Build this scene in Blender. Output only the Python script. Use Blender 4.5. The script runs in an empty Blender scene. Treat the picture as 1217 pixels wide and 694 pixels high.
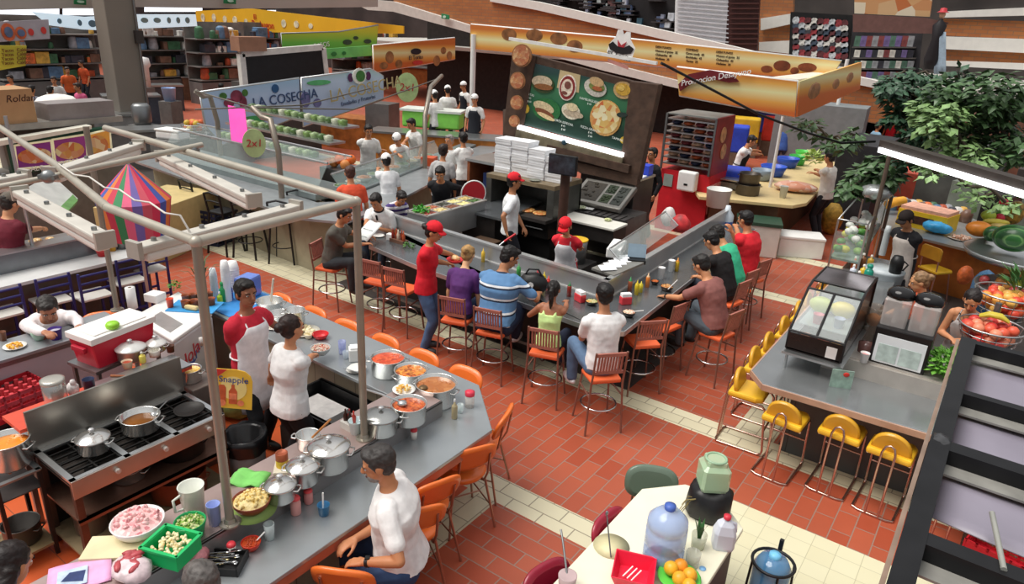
import bpy,math,random
from mathutils import Vector as V,Matrix,Euler
RN=random.Random(11)
SC=bpy.context.scene
COL=SC.collection
PI=math.pi
D=math.radians
CF,CYAW,CPIT,CROLL,CH=837.5,-0.60699987,0.37320679,-0.05011289,4.15
_cy,_sy,_cp,_sp,_cr,_sr=math.cos(CYAW),math.sin(CYAW),math.cos(CPIT),math.sin(CPIT),math.cos(CROLL),math.sin(CROLL)
FWD=V((_sy*_cp,_cy*_cp,-_sp))
_rt=V((_cy,-_sy,0))
_dn=FWD.cross(_rt)
RGT=_cr*_rt+_sr*_dn
DWN=-_sr*_rt+_cr*_dn
CPOS=V((0,0,CH))
def ray(x,y):
 return RGT*((x-608.5)/CF)+DWN*((y-347)/CF)+FWD
def P(x,y,z=0.0):
 r=ray(x,y)
 return CPOS+r*((z-CH)/r.z)
def PX(x,y,wx):
 r=ray(x,y)
 return CPOS+r*(wx/r.x)
def PY(x,y,wy):
 r=ray(x,y)
 return CPOS+r*(wy/r.y)
cam=bpy.data.objects.new('camera',bpy.data.cameras.new('camera'))
COL.objects.link(cam)
cam.data.sensor_width=36.0
cam.data.lens=CF/1217.0*36.0
cam.data.clip_start=0.05
cam.data.clip_end=300
_m=Matrix((RGT,-DWN,-FWD)).transposed().to_4x4()
_m.translation=CPOS
cam.matrix_world=_m
SC.camera=cam
def lin(h):
 h=h.lstrip('#')
 o=[]
 for i in(0,2,4):
  c=int(h[i:i+2],16)/255.0
  o.append(c/12.92 if c<=0.04045 else((c+0.055)/1.055)**2.4)
 return(o[0],o[1],o[2],1.0)
_MC={}
def mat(col,rough=0.5,metal=0.0,var=0.12,scale=6.0,bump=0.0,trans=0.0,emit=0.0,alpha=1.0,coat=0.0,ior=1.45):
 key=(col,rough,metal,var,scale,bump,trans,emit,alpha,coat)
 if key in _MC:
  return _MC[key]
 m=bpy.data.materials.new('m_'+col.lstrip('#'))
 m.use_nodes=True
 nt=m.node_tree
 b=nt.nodes['Principled BSDF']
 c=lin(col)
 b.inputs['Roughness'].default_value=rough
 b.inputs['Metallic'].default_value=metal
 b.inputs['IOR'].default_value=ior
 if coat:
  b.inputs['Coat Weight'].default_value=coat
  b.inputs['Coat Roughness'].default_value=0.12
 if trans:
  b.inputs['Transmission Weight'].default_value=trans
 if alpha<1:
  b.inputs['Alpha'].default_value=alpha
 if emit:
  b.inputs['Emission Color'].default_value=c
  b.inputs['Emission Strength'].default_value=emit
 b.inputs['Base Color'].default_value=c
 if var or bump:
  tc=nt.nodes.new('ShaderNodeTexCoord')
  n=nt.nodes.new('ShaderNodeTexNoise')
  n.inputs['Scale'].default_value=scale
  n.inputs['Detail'].default_value=3.0
  nt.links.new(tc.outputs['Object'],n.inputs['Vector'])
  if var:
   r=nt.nodes.new('ShaderNodeValToRGB')
   r.color_ramp.elements[0].position=0.3
   r.color_ramp.elements[1].position=0.7
   r.color_ramp.elements[0].color=tuple(max(0,x*(1-var))for x in c[:3])+(1,)
   r.color_ramp.elements[1].color=tuple(min(1,x*(1+var))for x in c[:3])+(1,)
   nt.links.new(n.outputs['Fac'],r.inputs['Fac'])
   nt.links.new(r.outputs['Color'],b.inputs['Base Color'])
  if bump:
   bp=nt.nodes.new('ShaderNodeBump')
   bp.inputs['Strength'].default_value=bump
   bp.inputs['Distance'].default_value=0.02
   nt.links.new(n.outputs['Fac'],bp.inputs['Height'])
   nt.links.new(bp.outputs['Normal'],b.inputs['Normal'])
 _MC[key]=m
 return m
def ramp_mat(name,stops,vec='Object',axis=2,lo=0.0,hi=1.0,rough=0.5,const=False,wave=None,emit=0.0):
 m=bpy.data.materials.new('m_'+name)
 m.use_nodes=True
 nt=m.node_tree
 b=nt.nodes['Principled BSDF']
 b.inputs['Roughness'].default_value=rough
 tc=nt.nodes.new('ShaderNodeTexCoord')
 sp=nt.nodes.new('ShaderNodeSeparateXYZ')
 nt.links.new(tc.outputs[vec],sp.inputs[0])
 src=sp.outputs[axis]
 mr=nt.nodes.new('ShaderNodeMapRange')
 mr.inputs['From Min'].default_value=lo
 mr.inputs['From Max'].default_value=hi
 nt.links.new(src,mr.inputs['Value'])
 out=mr.outputs['Result']
 if wave:
  mr.clamp=False
  fr=nt.nodes.new('ShaderNodeMath')
  fr.operation='FRACT'
  nt.links.new(out,fr.inputs[0])
  out=fr.outputs[0]
 r=nt.nodes.new('ShaderNodeValToRGB')
 cr=r.color_ramp
 if const:
  cr.interpolation='CONSTANT'
 while len(cr.elements)<len(stops):
  cr.elements.new(0.5)
 for e,(p,c)in zip(cr.elements,stops):
  e.position=p
  e.color=lin(c)
 nt.links.new(out,r.inputs['Fac'])
 nt.links.new(r.outputs['Color'],b.inputs['Base Color'])
 if emit:
  nt.links.new(r.outputs['Color'],b.inputs['Emission Color'])
  b.inputs['Emission Strength'].default_value=emit
 return m
def glass(col='DDEEEE',rough=0.03,alpha=0.25):
 key=('glass',col,rough,alpha)
 if key in _MC:
  return _MC[key]
 m=bpy.data.materials.new('m_glass_'+col)
 m.use_nodes=True
 nt=m.node_tree
 b=nt.nodes['Principled BSDF']
 b.inputs['Base Color'].default_value=lin(col)
 b.inputs['Roughness'].default_value=rough
 b.inputs['Alpha'].default_value=alpha
 b.inputs['Specular IOR Level'].default_value=0.7
 _MC[key]=m
 return m
STEEL=lambda:mat('C4C6C6',0.28,0.9,0.10,3.0)
STEELD=lambda:mat('8A8C8C',0.38,0.8,0.14,3.0)
ALU=lambda:mat('DEDEDA',0.22,0.9,0.08,8.0)
CHROME=lambda:mat('D2D2D2',0.15,1.0,0.0)
PIPE=lambda:mat('B5AEA0',0.42,0.35,0.10,5.0)
BLACK=lambda:mat('151516',0.45,0,0.2)
WHITE=lambda:mat('EDEDEA',0.45,0,0.04)
class MB:
 def __init__(self):
  self.v=[];self.f=[];self.mi=[];self.sm=[];self.m=0
 def mat(self,i):
  self.m=i
  return self
 def add(self,vs,fs,smooth=False):
  o=len(self.v)
  self.v.extend(tuple(p)for p in vs)
  for q in fs:
   self.f.append(tuple(i+o for i in q));self.mi.append(self.m);self.sm.append(smooth)
  return self
 def mark(self):
  return len(self.v)
 def xf(self,M,start=0):
  for i in range(start,len(self.v)):
   self.v[i]=tuple(M@V(self.v[i]))
  return self
 def bx(self,x0,x1,y0,y1,z0,z1):
  vs=[(x0,y0,z0),(x1,y0,z0),(x1,y1,z0),(x0,y1,z0),(x0,y0,z1),(x1,y0,z1),(x1,y1,z1),(x0,y1,z1)]
  return self.add(vs,[(0,3,2,1),(4,5,6,7),(0,1,5,4),(1,2,6,5),(2,3,7,6),(3,0,4,7)])
 def box(self,c,s,rz=0,M=None):
  k=self.mark()
  self.bx(-s[0]/2,s[0]/2,-s[1]/2,s[1]/2,-s[2]/2,s[2]/2)
  T=Matrix.Translation(V(c))@(M.to_4x4()if M else Matrix.Rotation(rz,4,'Z'))
  return self.xf(T,k)
 def beam(self,a,b,w,h,up=(0,0,1)):
  a=V(a);b=V(b);d=(b-a).normalized();u=V(up)
  s=d.cross(u)
  s=s.normalized()if s.length>1e-5 else V((1,0,0))
  u=s.cross(d).normalized()
  vs=[]
  for p in(a,b):
   for i,j in((-1,-1),(1,-1),(1,1),(-1,1)):
    vs.append(p+s*(i*w/2)+u*(j*h/2))
  return self.add(vs,[(0,1,2,3),(7,6,5,4),(0,4,5,1),(1,5,6,2),(2,6,7,3),(3,7,4,0)])
 def prism(self,poly,z0,z1):
  a=sum(poly[i][0]*poly[(i+1)%len(poly)][1]-poly[(i+1)%len(poly)][0]*poly[i][1]for i in range(len(poly)))
  if a<0:poly=poly[::-1]
  n=len(poly)
  vs=[(p[0],p[1],z0)for p in poly]+[(p[0],p[1],z1)for p in poly]
  fs=[tuple(range(n-1,-1,-1)),tuple(range(n,2*n))]+[(i,(i+1)%n,n+(i+1)%n,n+i)for i in range(n)]
  return self.add(vs,fs)
 def plate(self,pts,th):
  pts=[V(p)for p in pts]
  nrm=V((0,0,0))
  for i in range(1,len(pts)-1):
   nrm+=(pts[i]-pts[0]).cross(pts[i+1]-pts[0])
  nrm.normalize()
  n=len(pts)
  vs=[p-nrm*th/2 for p in pts]+[p+nrm*th/2 for p in pts]
  fs=[tuple(range(n-1,-1,-1)),tuple(range(n,2*n))]+[(i,(i+1)%n,n+(i+1)%n,n+i)for i in range(n)]
  return self.add(vs,fs)
 def cyl(self,a,b,r,r2=None,n=14,caps=True,smooth=True):
  r2=r if r2 is None else r2
  a=V(a);b=V(b);d=(b-a).normalized()
  s=d.orthogonal().normalized();t=d.cross(s)
  k=len(self.v)
  vs=[]
  for p,q in((a,r),(b,r2)):
   for i in range(n):
    w=2*PI*i/n
    vs.append(p+(s*math.cos(w)+t*math.sin(w))*q)
  self.add(vs,[(i,(i+1)%n,n+(i+1)%n,n+i)for i in range(n)],smooth)
  if caps:
   self.add(vs[:n],[tuple(range(n-1,-1,-1))]);self.add(vs[n:],[tuple(range(n))])
  return self
 def lathe(self,prof,c=(0,0,0),n=24,sx=1,sy=1):
  rings=[];vs=[]
  for r,z in prof:
   if r<1e-6:
    rings.append([len(vs)]);vs.append((c[0],c[1],c[2]+z))
   else:
    st=len(vs)
    for i in range(n):
     w=2*PI*i/n
     vs.append((c[0]+r*sx*math.cos(w),c[1]+r*sy*math.sin(w),c[2]+z))
    rings.append(list(range(st,st+n)))
  fs=[]
  for A,B in zip(rings,rings[1:]):
   if len(A)==1 and len(B)==1:continue
   for i in range(n):
    j=(i+1)%n
    if len(A)==1:fs.append((A[0],B[j],B[i]))
    elif len(B)==1:fs.append((A[i],A[j],B[0]))
    else:fs.append((A[i],A[j],B[j],B[i]))
  return self.add(vs,fs,True)
 def sph(self,c,r,n=12,M=None):
  if not hasattr(r,'__len__'):r=(r,r,r)
  k=self.mark();h=max(4,n*2//3)
  prof=[(math.sin(PI*i/h),-math.cos(PI*i/h))for i in range(h+1)]
  prof[0]=(0,-1);prof[-1]=(0,1)
  self.lathe(prof,(0,0,0),n)
  T=Matrix.Translation(V(c))@(M.to_4x4()if M else Matrix.Identity(4))@Matrix.Diagonal((r[0],r[1],r[2],1))
  return self.xf(T,k)
 def tube(self,pts,r,n=8,closed=False):
  pts=[V(p)for p in pts]
  N=len(pts)
  rs=r if hasattr(r,'__len__')else[r]*N
  tang=[]
  for i in range(N):
   a=pts[(i-1)%N]if(closed or i>0)else pts[i]
   b=pts[(i+1)%N]if(closed or i<N-1)else pts[i]
   tang.append((b-a).normalized())
  s=tang[0].orthogonal().normalized()
  vs=[]
  for i in range(N):
   s=(s-tang[i]*s.dot(tang[i]))
   s=s.normalized()if s.length>1e-6 else tang[i].orthogonal().normalized()
   t=tang[i].cross(s)
   for k in range(n):
    w=2*PI*k/n
    vs.append(pts[i]+(s*math.cos(w)+t*math.sin(w))*rs[i])
  fs=[]
  for i in range(N if closed else N-1):
   j=(i+1)%N
   for k in range(n):
    l=(k+1)%n
    fs.append((i*n+k,i*n+l,j*n+l,j*n+k))
  self.add(vs,fs,True)
  if not closed:
   self.add(vs[:n],[tuple(range(n-1,-1,-1))]);self.add(vs[-n:],[tuple(range(n))])
  return self
 def loft(self,rings,caps=True,smooth=True):
  n=len(rings[0]);vs=[p for r in rings for p in r];fs=[]
  for i in range(len(rings)-1):
   for k in range(n):
    l=(k+1)%n
    fs.append((i*n+k,i*n+l,(i+1)*n+l,(i+1)*n+k))
  self.add(vs,fs,smooth)
  if caps:
   self.add(rings[0],[tuple(range(n-1,-1,-1))],smooth);self.add(rings[-1],[tuple(range(n))],smooth)
  return self
 def sheet(self,grid,th=0.004):
  g=[[V(p)for p in row]for row in grid]
  h,w=len(g),len(g[0])
  nr=[]
  for i in range(h):
   for j in range(w):
    du=g[min(i+1,h-1)][j]-g[max(i-1,0)][j];dv=g[i][min(j+1,w-1)]-g[i][max(j-1,0)]
    q=du.cross(dv)
    nr.append(q.normalized()if q.length>1e-9 else V((0,0,1)))
  top=[g[i][j]+nr[i*w+j]*th/2 for i in range(h)for j in range(w)]
  bot=[g[i][j]-nr[i*w+j]*th/2 for i in range(h)for j in range(w)]
  o=h*w;fs=[]
  for i in range(h-1):
   for j in range(w-1):
    a,b,c,d=i*w+j,i*w+j+1,(i+1)*w+j+1,(i+1)*w+j
    fs.append((a,d,c,b));fs.append((o+a,o+b,o+c,o+d))
  edge=[(0,j)for j in range(w)]+[(i,w-1)for i in range(1,h)]+[(h-1,j)for j in range(w-2,-1,-1)]+[(i,0)for i in range(h-2,0,-1)]
  for q in range(len(edge)):
   a=edge[q][0]*w+edge[q][1];b=edge[(q+1)%len(edge)];b=b[0]*w+b[1]
   fs.append((a,b,o+b,o+a))
  return self.add(top+bot,fs,True)
 def disc(self,c,r,th,M=None,n=24,sx=1.0):
  k=self.mark()
  self.prism([(r*sx*math.cos(2*PI*i/n),r*math.sin(2*PI*i/n))for i in range(n)],0,th)
  T=Matrix.Translation(V(c))@(M.to_4x4()if M else Matrix.Identity(4))
  return self.xf(T,k)
 def text(self,s,size,M,th=0.004,align='CENTER',shear=0.0):
  vs,fs=text_mesh(s,size,th,align,shear)
  return self.add([M@V(p)for p in vs],fs)
 def build(self,name):
  me=bpy.data.meshes.new(name)
  me.from_pydata(self.v,[],self.f)
  me.polygons.foreach_set('material_index',self.mi)
  me.polygons.foreach_set('use_smooth',self.sm)
  me.update()
  return me
_TC={}
def text_mesh(s,size,th,align,shear):
 key=(s,round(size,4),th,align,shear)
 if key not in _TC:
  cu=bpy.data.curves.new('lettering','FONT')
  cu.body=s;cu.size=size;cu.extrude=th/2;cu.align_x=align;cu.align_y='CENTER';cu.shear=shear
  cu.resolution_u=3
  ob=bpy.data.objects.new('lettering',cu)
  COL.objects.link(ob)
  dg=bpy.context.evaluated_depsgraph_get()
  me=ob.evaluated_get(dg).to_mesh()
  _TC[key]=([tuple(v.co)for v in me.vertices],[tuple(p.vertices)for p in me.polygons])
  ob.evaluated_get(dg).to_mesh_clear()
  bpy.data.objects.remove(ob);bpy.data.curves.remove(cu)
 return _TC[key]
def frame(o,x,y):
 x=V(x).normalized();y=V(y);y=(y-x*y.dot(x)).normalized();z=x.cross(y)
 m=Matrix((x,y,z)).transposed().to_4x4()
 m.translation=V(o)
 return m
def thing(name,label,cat,loc=(0,0,0),rz=0.0,group=None):
 o=bpy.data.objects.new(name,None)
 o.empty_display_size=0.05
 COL.objects.link(o)
 o.location=V(loc);o.rotation_euler=(0,0,rz)
 o['label']=label;o['category']=cat
 if group:o['group']=group
 return o
def part(name,mb,mats,parent=None,label=None,bev=0.0,sub=0,vox=0.0,smooth=0,disp=0.0,kind=None,dscale=0.12):
 me=mb.build(name)
 for m in(mats if isinstance(mats,(list,tuple))else[mats]):
  me.materials.append(m)
 o=bpy.data.objects.new(name,me)
 COL.objects.link(o)
 if parent:o.parent=parent
 if label:o['label']=label
 if kind:o['kind']=kind
 if bev:
  b=o.modifiers.new('bevel','BEVEL');b.width=bev;b.segments=2;b.limit_method='ANGLE';b.angle_limit=D(40)
 if vox:
  r=o.modifiers.new('remesh','REMESH');r.mode='VOXEL';r.voxel_size=vox;r.use_smooth_shade=True
  if smooth:
   s=o.modifiers.new('smooth','SMOOTH');s.iterations=smooth;s.factor=0.5
 if sub:
  s=o.modifiers.new('subdivision','SUBSURF');s.levels=sub;s.render_levels=sub
 if disp:
  d=o.modifiers.new('folds','DISPLACE')
  d.texture=cloud(dscale);d.strength=disp;d.mid_level=0.5;d.texture_coords='LOCAL'
 return o
_CT={}
def cloud(s):
 if s not in _CT:
  t=bpy.data.textures.new('folds','CLOUDS');t.noise_scale=s;t.noise_depth=1
  _CT[s]=t
 return _CT[s]
def solo(name,mb,mats,label,cat,loc=(0,0,0),rz=0.0,group=None,**k):
 o=part(name,mb,mats,**k)
 o.location=V(loc);o.rotation_euler=(0,0,rz)
 o['label']=label;o['category']=cat
 if group:o['group']=group
 return o
def struct(name,mb,mats,**k):
 return part(name,mb,mats,kind='structure',**k)
def dup(root,loc,rz=None,label=None,group=None,scale=None):
 r=root.copy();COL.objects.link(r)
 r.location=V(loc)
 if rz is not None:r.rotation_euler=(0,0,rz)
 if label:r['label']=label
 if group:r['group']=group
 if scale:r.scale=(scale,)*3 if not hasattr(scale,'__len__')else scale
 def rec(a,b):
  for ch in list(a.children):
   c=ch.copy();COL.objects.link(c);c.parent=b
   rec(ch,c)
 rec(root,r)
 return r
ORD=['first','second','third','fourth','fifth','sixth','seventh','eighth','ninth','tenth','eleventh','twelfth','thirteenth','fourteenth','fifteenth','sixteenth']
def yawto(dx,dy):
 return math.atan2(-dx,dy)
def SKIN(c):
 h=[min(255,int(int(c[i:i+2],16)*k))for i,k in((0,1.16),(2,1.17),(4,1.18))]
 return mat('%02X%02X%02X'%tuple(h),0.5,0,0.06,9.0)
CLOTH=lambda c:mat(c,0.85,0,0.10,14.0,0.25)
def ring(c,fx,fy,w,d,n=20,p=2.4):
 out=[]
 for i in range(n):
  a=2*PI*i/n
  ca,sa=math.cos(a),math.sin(a)
  x=math.copysign(abs(ca)**(2/p),ca)*w;y=math.copysign(abs(sa)**(2/p),sa)*d
  out.append(c+fx*x+fy*y)
 return out
def limb(mb,pts,rs,n=12):
 for i in range(len(pts)-1):
  mb.cyl(pts[i],pts[i+1],rs[i],rs[i+1],n)
 for p,r in zip(pts,rs):
  mb.sph(p,r,n)
def ik(a,b,la,lb,pole):
 d=b-a
 L=d.length
 if L>(la+lb)*0.995:
  b=a+d.normalized()*(la+lb)*0.995;d=b-a;L=d.length
 if L<abs(la-lb)+0.02:
  b=a+d.normalized()*(abs(la-lb)+0.02);d=b-a;L=d.length
 u=d.normalized()
 x=(la*la-lb*lb+L*L)/(2*L)
 hgt=math.sqrt(max(0,la*la-x*x))
 p=V(pole);p=p-u*p.dot(u)
 p=p.normalized()if p.length>1e-4 else u.orthogonal().normalized()
 return a+u*x+p*hgt,b
def hand(mb,w,d,nrm,side,s,curl=0.5,fr=0.0082):
 d=d.normalized();nrm=(nrm-d*nrm.dot(d)).normalized();lat=d.cross(nrm)*side
 for k,(o,L,up)in enumerate(((0.030,0.078,0),(0.010,0.088,.002),(-0.010,0.082,0),(-0.029,0.064,-.004))):
  kn=w+d*(0.085+up)*s+lat*o*s
  mb.cyl(w+d*0.01*s+lat*o*0.6*s,kn,0.0165*s,0.0115*s,8);mb.sph(kn,0.0115*s,8)
  a=kn;ang=curl*0.55
  for j,(fl,rr)in enumerate(((0.44,1.0),(0.32,0.92),(0.24,0.82))):
   dr=d*math.cos(ang)+nrm*math.sin(ang)+lat*o*(1.2 if j==0 else 0.0)
   b=a+dr.normalized()*L*fl*s
   mb.cyl(a,b,fr*s*rr*1.05,fr*s*rr,8);mb.sph(b,fr*s*rr,8)
   a=b;ang+=curl*0.9
 t0=w+d*0.022*s+lat*0.024*s;t1=w+d*0.055*s+lat*0.052*s+nrm*0.012*s
 t2=t1+(d*0.8+lat*0.25+nrm*0.45*(0.4+curl)).normalized()*0.034*s
 t3=t2+(d*0.8-lat*0.1+nrm*0.6*(0.4+curl)).normalized()*0.026*s
 limb(mb,[t0,t1,t2,t3],[0.016*s,0.0115*s,0.0098*s,0.0085*s],8)
def person(label,loc,face=(0,-1),h=1.70,pose='stand',seat=0.76,foot=0.30,lean=0.0,side=0.0,twist=0.0,hp=0.0,hy=0.0,LH=None,RH=None,LF=None,RF=None,shirt='E8E6E2',sleeve=0.5,trousers='2F4058',skin='A8714E',hair='1B1512',style='short',cap=None,apron=None,shoes='26211E',fat=1.0,fem=False,vox=0.011,shirtmat=None,curl=0.6,watch=False,collar=None,knees=0.11,glasses=False,beard=None,strap=True,group=None):
 s=h/1.72
 T=thing('person',label,'person',loc,yawto(*face),group)
 Ri=Matrix.Rotation(-yawto(*face),3,'Z')
 LH,RH,LF,RF=[None if q is None else Ri@(V(q)-V(loc))for q in(LH,RH,LF,RF)]
 sit=pose=='sit'
 X,Y,Z=V((1,0,0)),V((0,1,0)),V((0,0,1))
 pel=V((0,0,seat+0.085*s))if sit else V((0,0,0.93*s))
 def ang(t):return D(lean)*(0.45+0.65*min(1,t/0.5))
 sp=[(-0.10,pel-Z*0.10*s)];p=pel.copy();t=0.0
 fr_=[]
 stn=[0,.08,.16,.24,.33,.42,.48,.53,.565,.60,.66]
 pts={}
 last=0
 for q in stn:
  a=ang(q);b=D(side)*min(1,q/0.4)
  u=V((math.sin(b),math.sin(a)*math.cos(b),math.cos(a)*math.cos(b)))
  p=p+u*(q-last)*s;last=q
  pts[q]=(p.copy(),u)
 def frm(q):
  c,u=pts[q]
  tw=D(twist)*min(1,q/0.45)
  r=V((math.cos(tw),math.sin(tw),0));r=(r-u*r.dot(u)).normalized()
  f=u.cross(r)
  return c,r,f,u
 prof={0:(.158,.118),.08:(.160,.118),.16:(.148,.108),.24:(.146,.108),.33:(.158,.116),.42:(.172,.116),.48:(.172,.104),.53:(.135,.082),.565:(.075,.062),.60:(.053,.055),.66:(.050,.054)}
 if fem:
  prof.update({0:(.168,.122),.08:(.158,.115),.16:(.132,.10),.24:(.130,.10),.33:(.142,.125),.42:(.155,.108),.48:(.155,.095),.53:(.118,.074),.565:(.066,.055),.60:(.046,.048),.66:(.044,.047)})
 def tor(q,off,front=0.0):
  c,r,f,u=frm(q)
  w,d=prof[q]
  k=fat if q<=.42 else 1+(fat-1)*0.5 if q<.56 else 1
  belly=(fat-1)*0.10*s if q in(.08,.16,.24)else 0
  return c+f*(belly),r,f,w*k*s+off,d*k*s+off
 def rings(qs,off):
  out=[]
  for q in qs:
   c,r,f,w,d=tor(q,off)
   out.append(ring(c,r,f,w,d))
  return out
 B=MB()
 c0,r0,f0,u0=frm(0)
 crotch=[ring(pel-Z*0.09*s,r0,f0,.10*s*fat,.085*s*fat)]
 B.loft(crotch+rings(stn,0))
 nk,rr,ff,uu=frm(.66)
 base=Matrix((rr,ff,uu)).transposed()
 s0=s;s=s*1.07
 a2=D(lean)*0.35
 hb=(Matrix.Rotation(D(twist),3,'Z')@Matrix.Rotation(-a2,3,'X')@Matrix.Rotation(D(hy),3,'Z')@Matrix.Rotation(-D(hp),3,'X'))
 hc=nk+hb@V((0,0.018*s,0.085*s))
 def H(x,y,z):return hc+hb@(V((x,y,z))*s)
 B.cyl(pts[.60][0],hc,.053*s if not fem else.046*s,.05*s if not fem else.044*s,12)
 B.sph(hc+hb@V((0,-.006*s,.028*s)),(.076*s,.094*s,.092*s),18,hb)
 B.sph(H(0,.018,-.035),(.062*s,.070*s,.078*s),16,hb)
 B.sph(H(0,.045,-.078),(.034*s,.034*s,.028*s),12,hb)
 B.cyl(H(0,.088,.022),H(0,.108,-.018),.009*s,.015*s,8);B.sph(H(0,.102,-.020),(.017*s,.016*s,.012*s),8,hb)
 B.sph(H(0,.082,-.052),(.025*s,.014*s,.011*s),8,hb)
 for k in(-1,1):
  B.sph(H(.078*k,-.004,.0),(.011*s,.022*s,.031*s),10,hb)
  B.sph(H(.030*k,.074,.036),(.024*s,.016*s,.010*s),8,hb)
 s=s0
 csh,rsh,fsh,ush=frm(.48)
 sw=(.176 if not fem else.158)*s*(1+(fat-1)*0.4)
 la,lb=.285*s,.255*s
 arms=[]
 for k,tgt in((-1,LH),(1,RH)):
  sh=csh+rsh*sw*k+ush*0.0
  if tgt is None:
   w=sh+rsh*0.07*k*s*fat-Z*0.50*s+fsh*(0.07*s)
  else:
   w=V(tgt)
  el,w=ik(sh,w,la,lb,rsh*0.55*k-fsh*0.7-Z*0.55)
  arms.append((k,sh,el,w))
  limb(B,[sh,sh.lerp(el,.5),el,el.lerp(w,.35),w],[.058*s,.047*s,.039*s,.039*s,.027*s])
  B.sph(csh+rsh*sw*0.72*k+ush*0.02*s,.066*s,12)
  d=(w-el).normalized()
  n=Z*-1 if tgt is not None else rsh*-k
  if abs(n.dot(d))>0.85:n=fsh
  hand(B,w,d,n,k,s,curl,0.0088)
 legs=[]
 for k,tf in((-1,LF),(1,RF)):
  hip=pel+V((.088*k*s*fat,0,-.03*s))
  if sit:
   ft=V(tf)if tf is not None else V((knees*1.1*k,.40*s,foot))
   an=ft+Z*0.085*s
   kn,an=ik(hip,an,.43*s,.42*s,V((0.25*k,1,0.9)))
  else:
   ft=V(tf)if tf is not None else V((.10*k*s,.02*k*s,0))
   an=ft+Z*0.085*s
   kn,an=ik(hip,an,.435*s,.425*s,V((0.15*k,1,0)))
  legs.append((k,hip,kn,an))
  limb(B,[hip,hip.lerp(kn,.45),kn,kn.lerp(an,.3),an],[.088*s*fat,.076*s*fat,.055*s,.054*s,.038*s])
  B.sph(an+V((0,.055*s,-.035*s)),(.036*s,.10*s,.03*s),10)
 part('body',B,SKIN(skin),T,vox=vox*0.8,smooth=2)
 if shirt:
  S=MB()
  qs=[0,.08,.16,.24,.33,.42,.48,.53,.565]if sleeve else[0,.08,.16,.24,.33,.42]
  lo=[ring(pel-Z*0.075*s,r0,f0,prof[0][0]*s*fat+.022*s,prof[0][1]*s*fat+.022*s)]
  if sit:lo=[ring(pel-Z*0.02*s,r0,f0,prof[0][0]*s*fat+.024*s,prof[0][1]*s*fat+.024*s)]
  S.loft(lo+rings(qs,.017*s))
  if sleeve:
   for k,sh,el,w in arms:
    S.sph(csh+rsh*sw*0.72*k+ush*0.018*s,.079*s,12)
    if sleeve<=0.6:
     e=sh.lerp(el,sleeve*1.25)
     limb(S,[sh,e],[.073*s,.066*s])
    else:
     limb(S,[sh,sh.lerp(el,.5),el,el.lerp(w,.9)],[.072*s,.061*s,.054*s,.042*s])
  elif strap:
   for k in(-1,1):
    c,r,f,w,d=tor(.42,.012*s)
    c2,r2,f2,w2,d2=tor(.53,.010*s)
    c3=c2+r2*k*.085*s+pts[.53][1]*.01*s
    S.tube([c+r*k*.09*s+f*d*.9,c2+r2*k*.085*s+f2*d2*.6,c3+pts[.53][1]*.012*s,c-f*d*.9+r*k*.08*s],.017*s,8)
  part('shirt',S,shirtmat or CLOTH(shirt),T,vox=vox,smooth=2,disp=0.016)
  if collar:
   Cc=MB()
   c,r,f,u=frm(.565)
   Cc.tube(ring(c+u*.008*s,r,f,.070*s,.066*s,16),.013*s,8,True)
   c,r,f,w,d=tor(.48,.018*s)
   Cc.box(c+f*(d)+pts[.48][1]*.02*s,(.03*s,.012*s,.10*s),M=Matrix((r,f,pts[.48][1])).transposed())
   part('collar',Cc,CLOTH(collar),T)
 if trousers:
  Tm=MB()
  Tm.loft([ring(pel-Z*0.10*s,r0,f0,.10*s*fat,.09*s*fat)]+rings([0,.08],.010*s))
  for k,hip,kn,an in legs:
   limb(Tm,[hip,hip.lerp(kn,.45),kn,kn.lerp(an,.4),an+Z*0.0*s],[.098*s*fat,.090*s*fat,.070*s,.068*s,.062*s])
  part('trousers',Tm,CLOTH(trousers),T,vox=vox,smooth=2,disp=0.014)
 for k,hip,kn,an in legs:
  Sh=MB()
  fd=V((0.12*k,1,0)).normalized()
  q=an+fd*.06*s-Z*.047*s
  M3=Matrix((fd.cross(Z),fd,Z)).transposed()
  Sh.sph(q,(.047*s,.138*s,.05*s),14,M3)
  Sh.sph(an-Z*.02*s,(.045*s,.055*s,.055*s),10,M3)
  zf=an.z-.087*s
  Sh.v=[(a,b,max(c,zf))for a,b,c in Sh.v]
  part('shoe',Sh,mat(shoes,.5,0,.08),T)
 s=s0*1.07
 E=MB()
 for k in(-1,1):
  E.mat(0).sph(H(.031*k,.0775,.012),(.0125*s,.008*s,.007*s),10,hb)
  E.mat(1).sph(H(.031*k,.0835,.012),(.006*s,.004*s,.006*s),8,hb)
 part('eyes',E,[mat('E6E2DC',.3,0,0),mat('1E1410',.3,0,0)],T)
 E=MB()
 for k in(-1,1):
  E.tube([H(.014*k,.090,.030),H(.032*k,.090,.036),H(.050*k,.078,.031)],.0042*s,6)
 part('eyebrows',E,mat(hair,.8,0,0),T)
 E=MB();E.sph(H(0,.092,-.053),(.021*s,.007*s,.0065*s),10,hb)
 part('lips',E,mat('8A4A42' if skin>'9' else '6E3B34',.5,0,0),T)
 if beard:
  E=MB();E.sph(H(0,.036,-.066),(.056*s,.060*s,.044*s),14,hb);E.sph(H(0,.094,-.037),(.028*s,.010*s,.007*s),8,hb)
  part('beard',E,mat(beard,.9,0,.3,40),T,vox=.006,smooth=1)
 if glasses:
  E=MB()
  for k in(-1,1):
   E.tube([H(.031*k+.02*math.cos(a*PI/6),.096,.010+.015*math.sin(a*PI/6))for a in range(12)],.0022*s,6,True)
   E.tube([H(.05*k,.092,.014),H(.078*k,0,.014)],.002*s,6)
  part('glasses',E,BLACK(),T)
 hm=mat(hair,.55,0,.35,30.0,.4)
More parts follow.
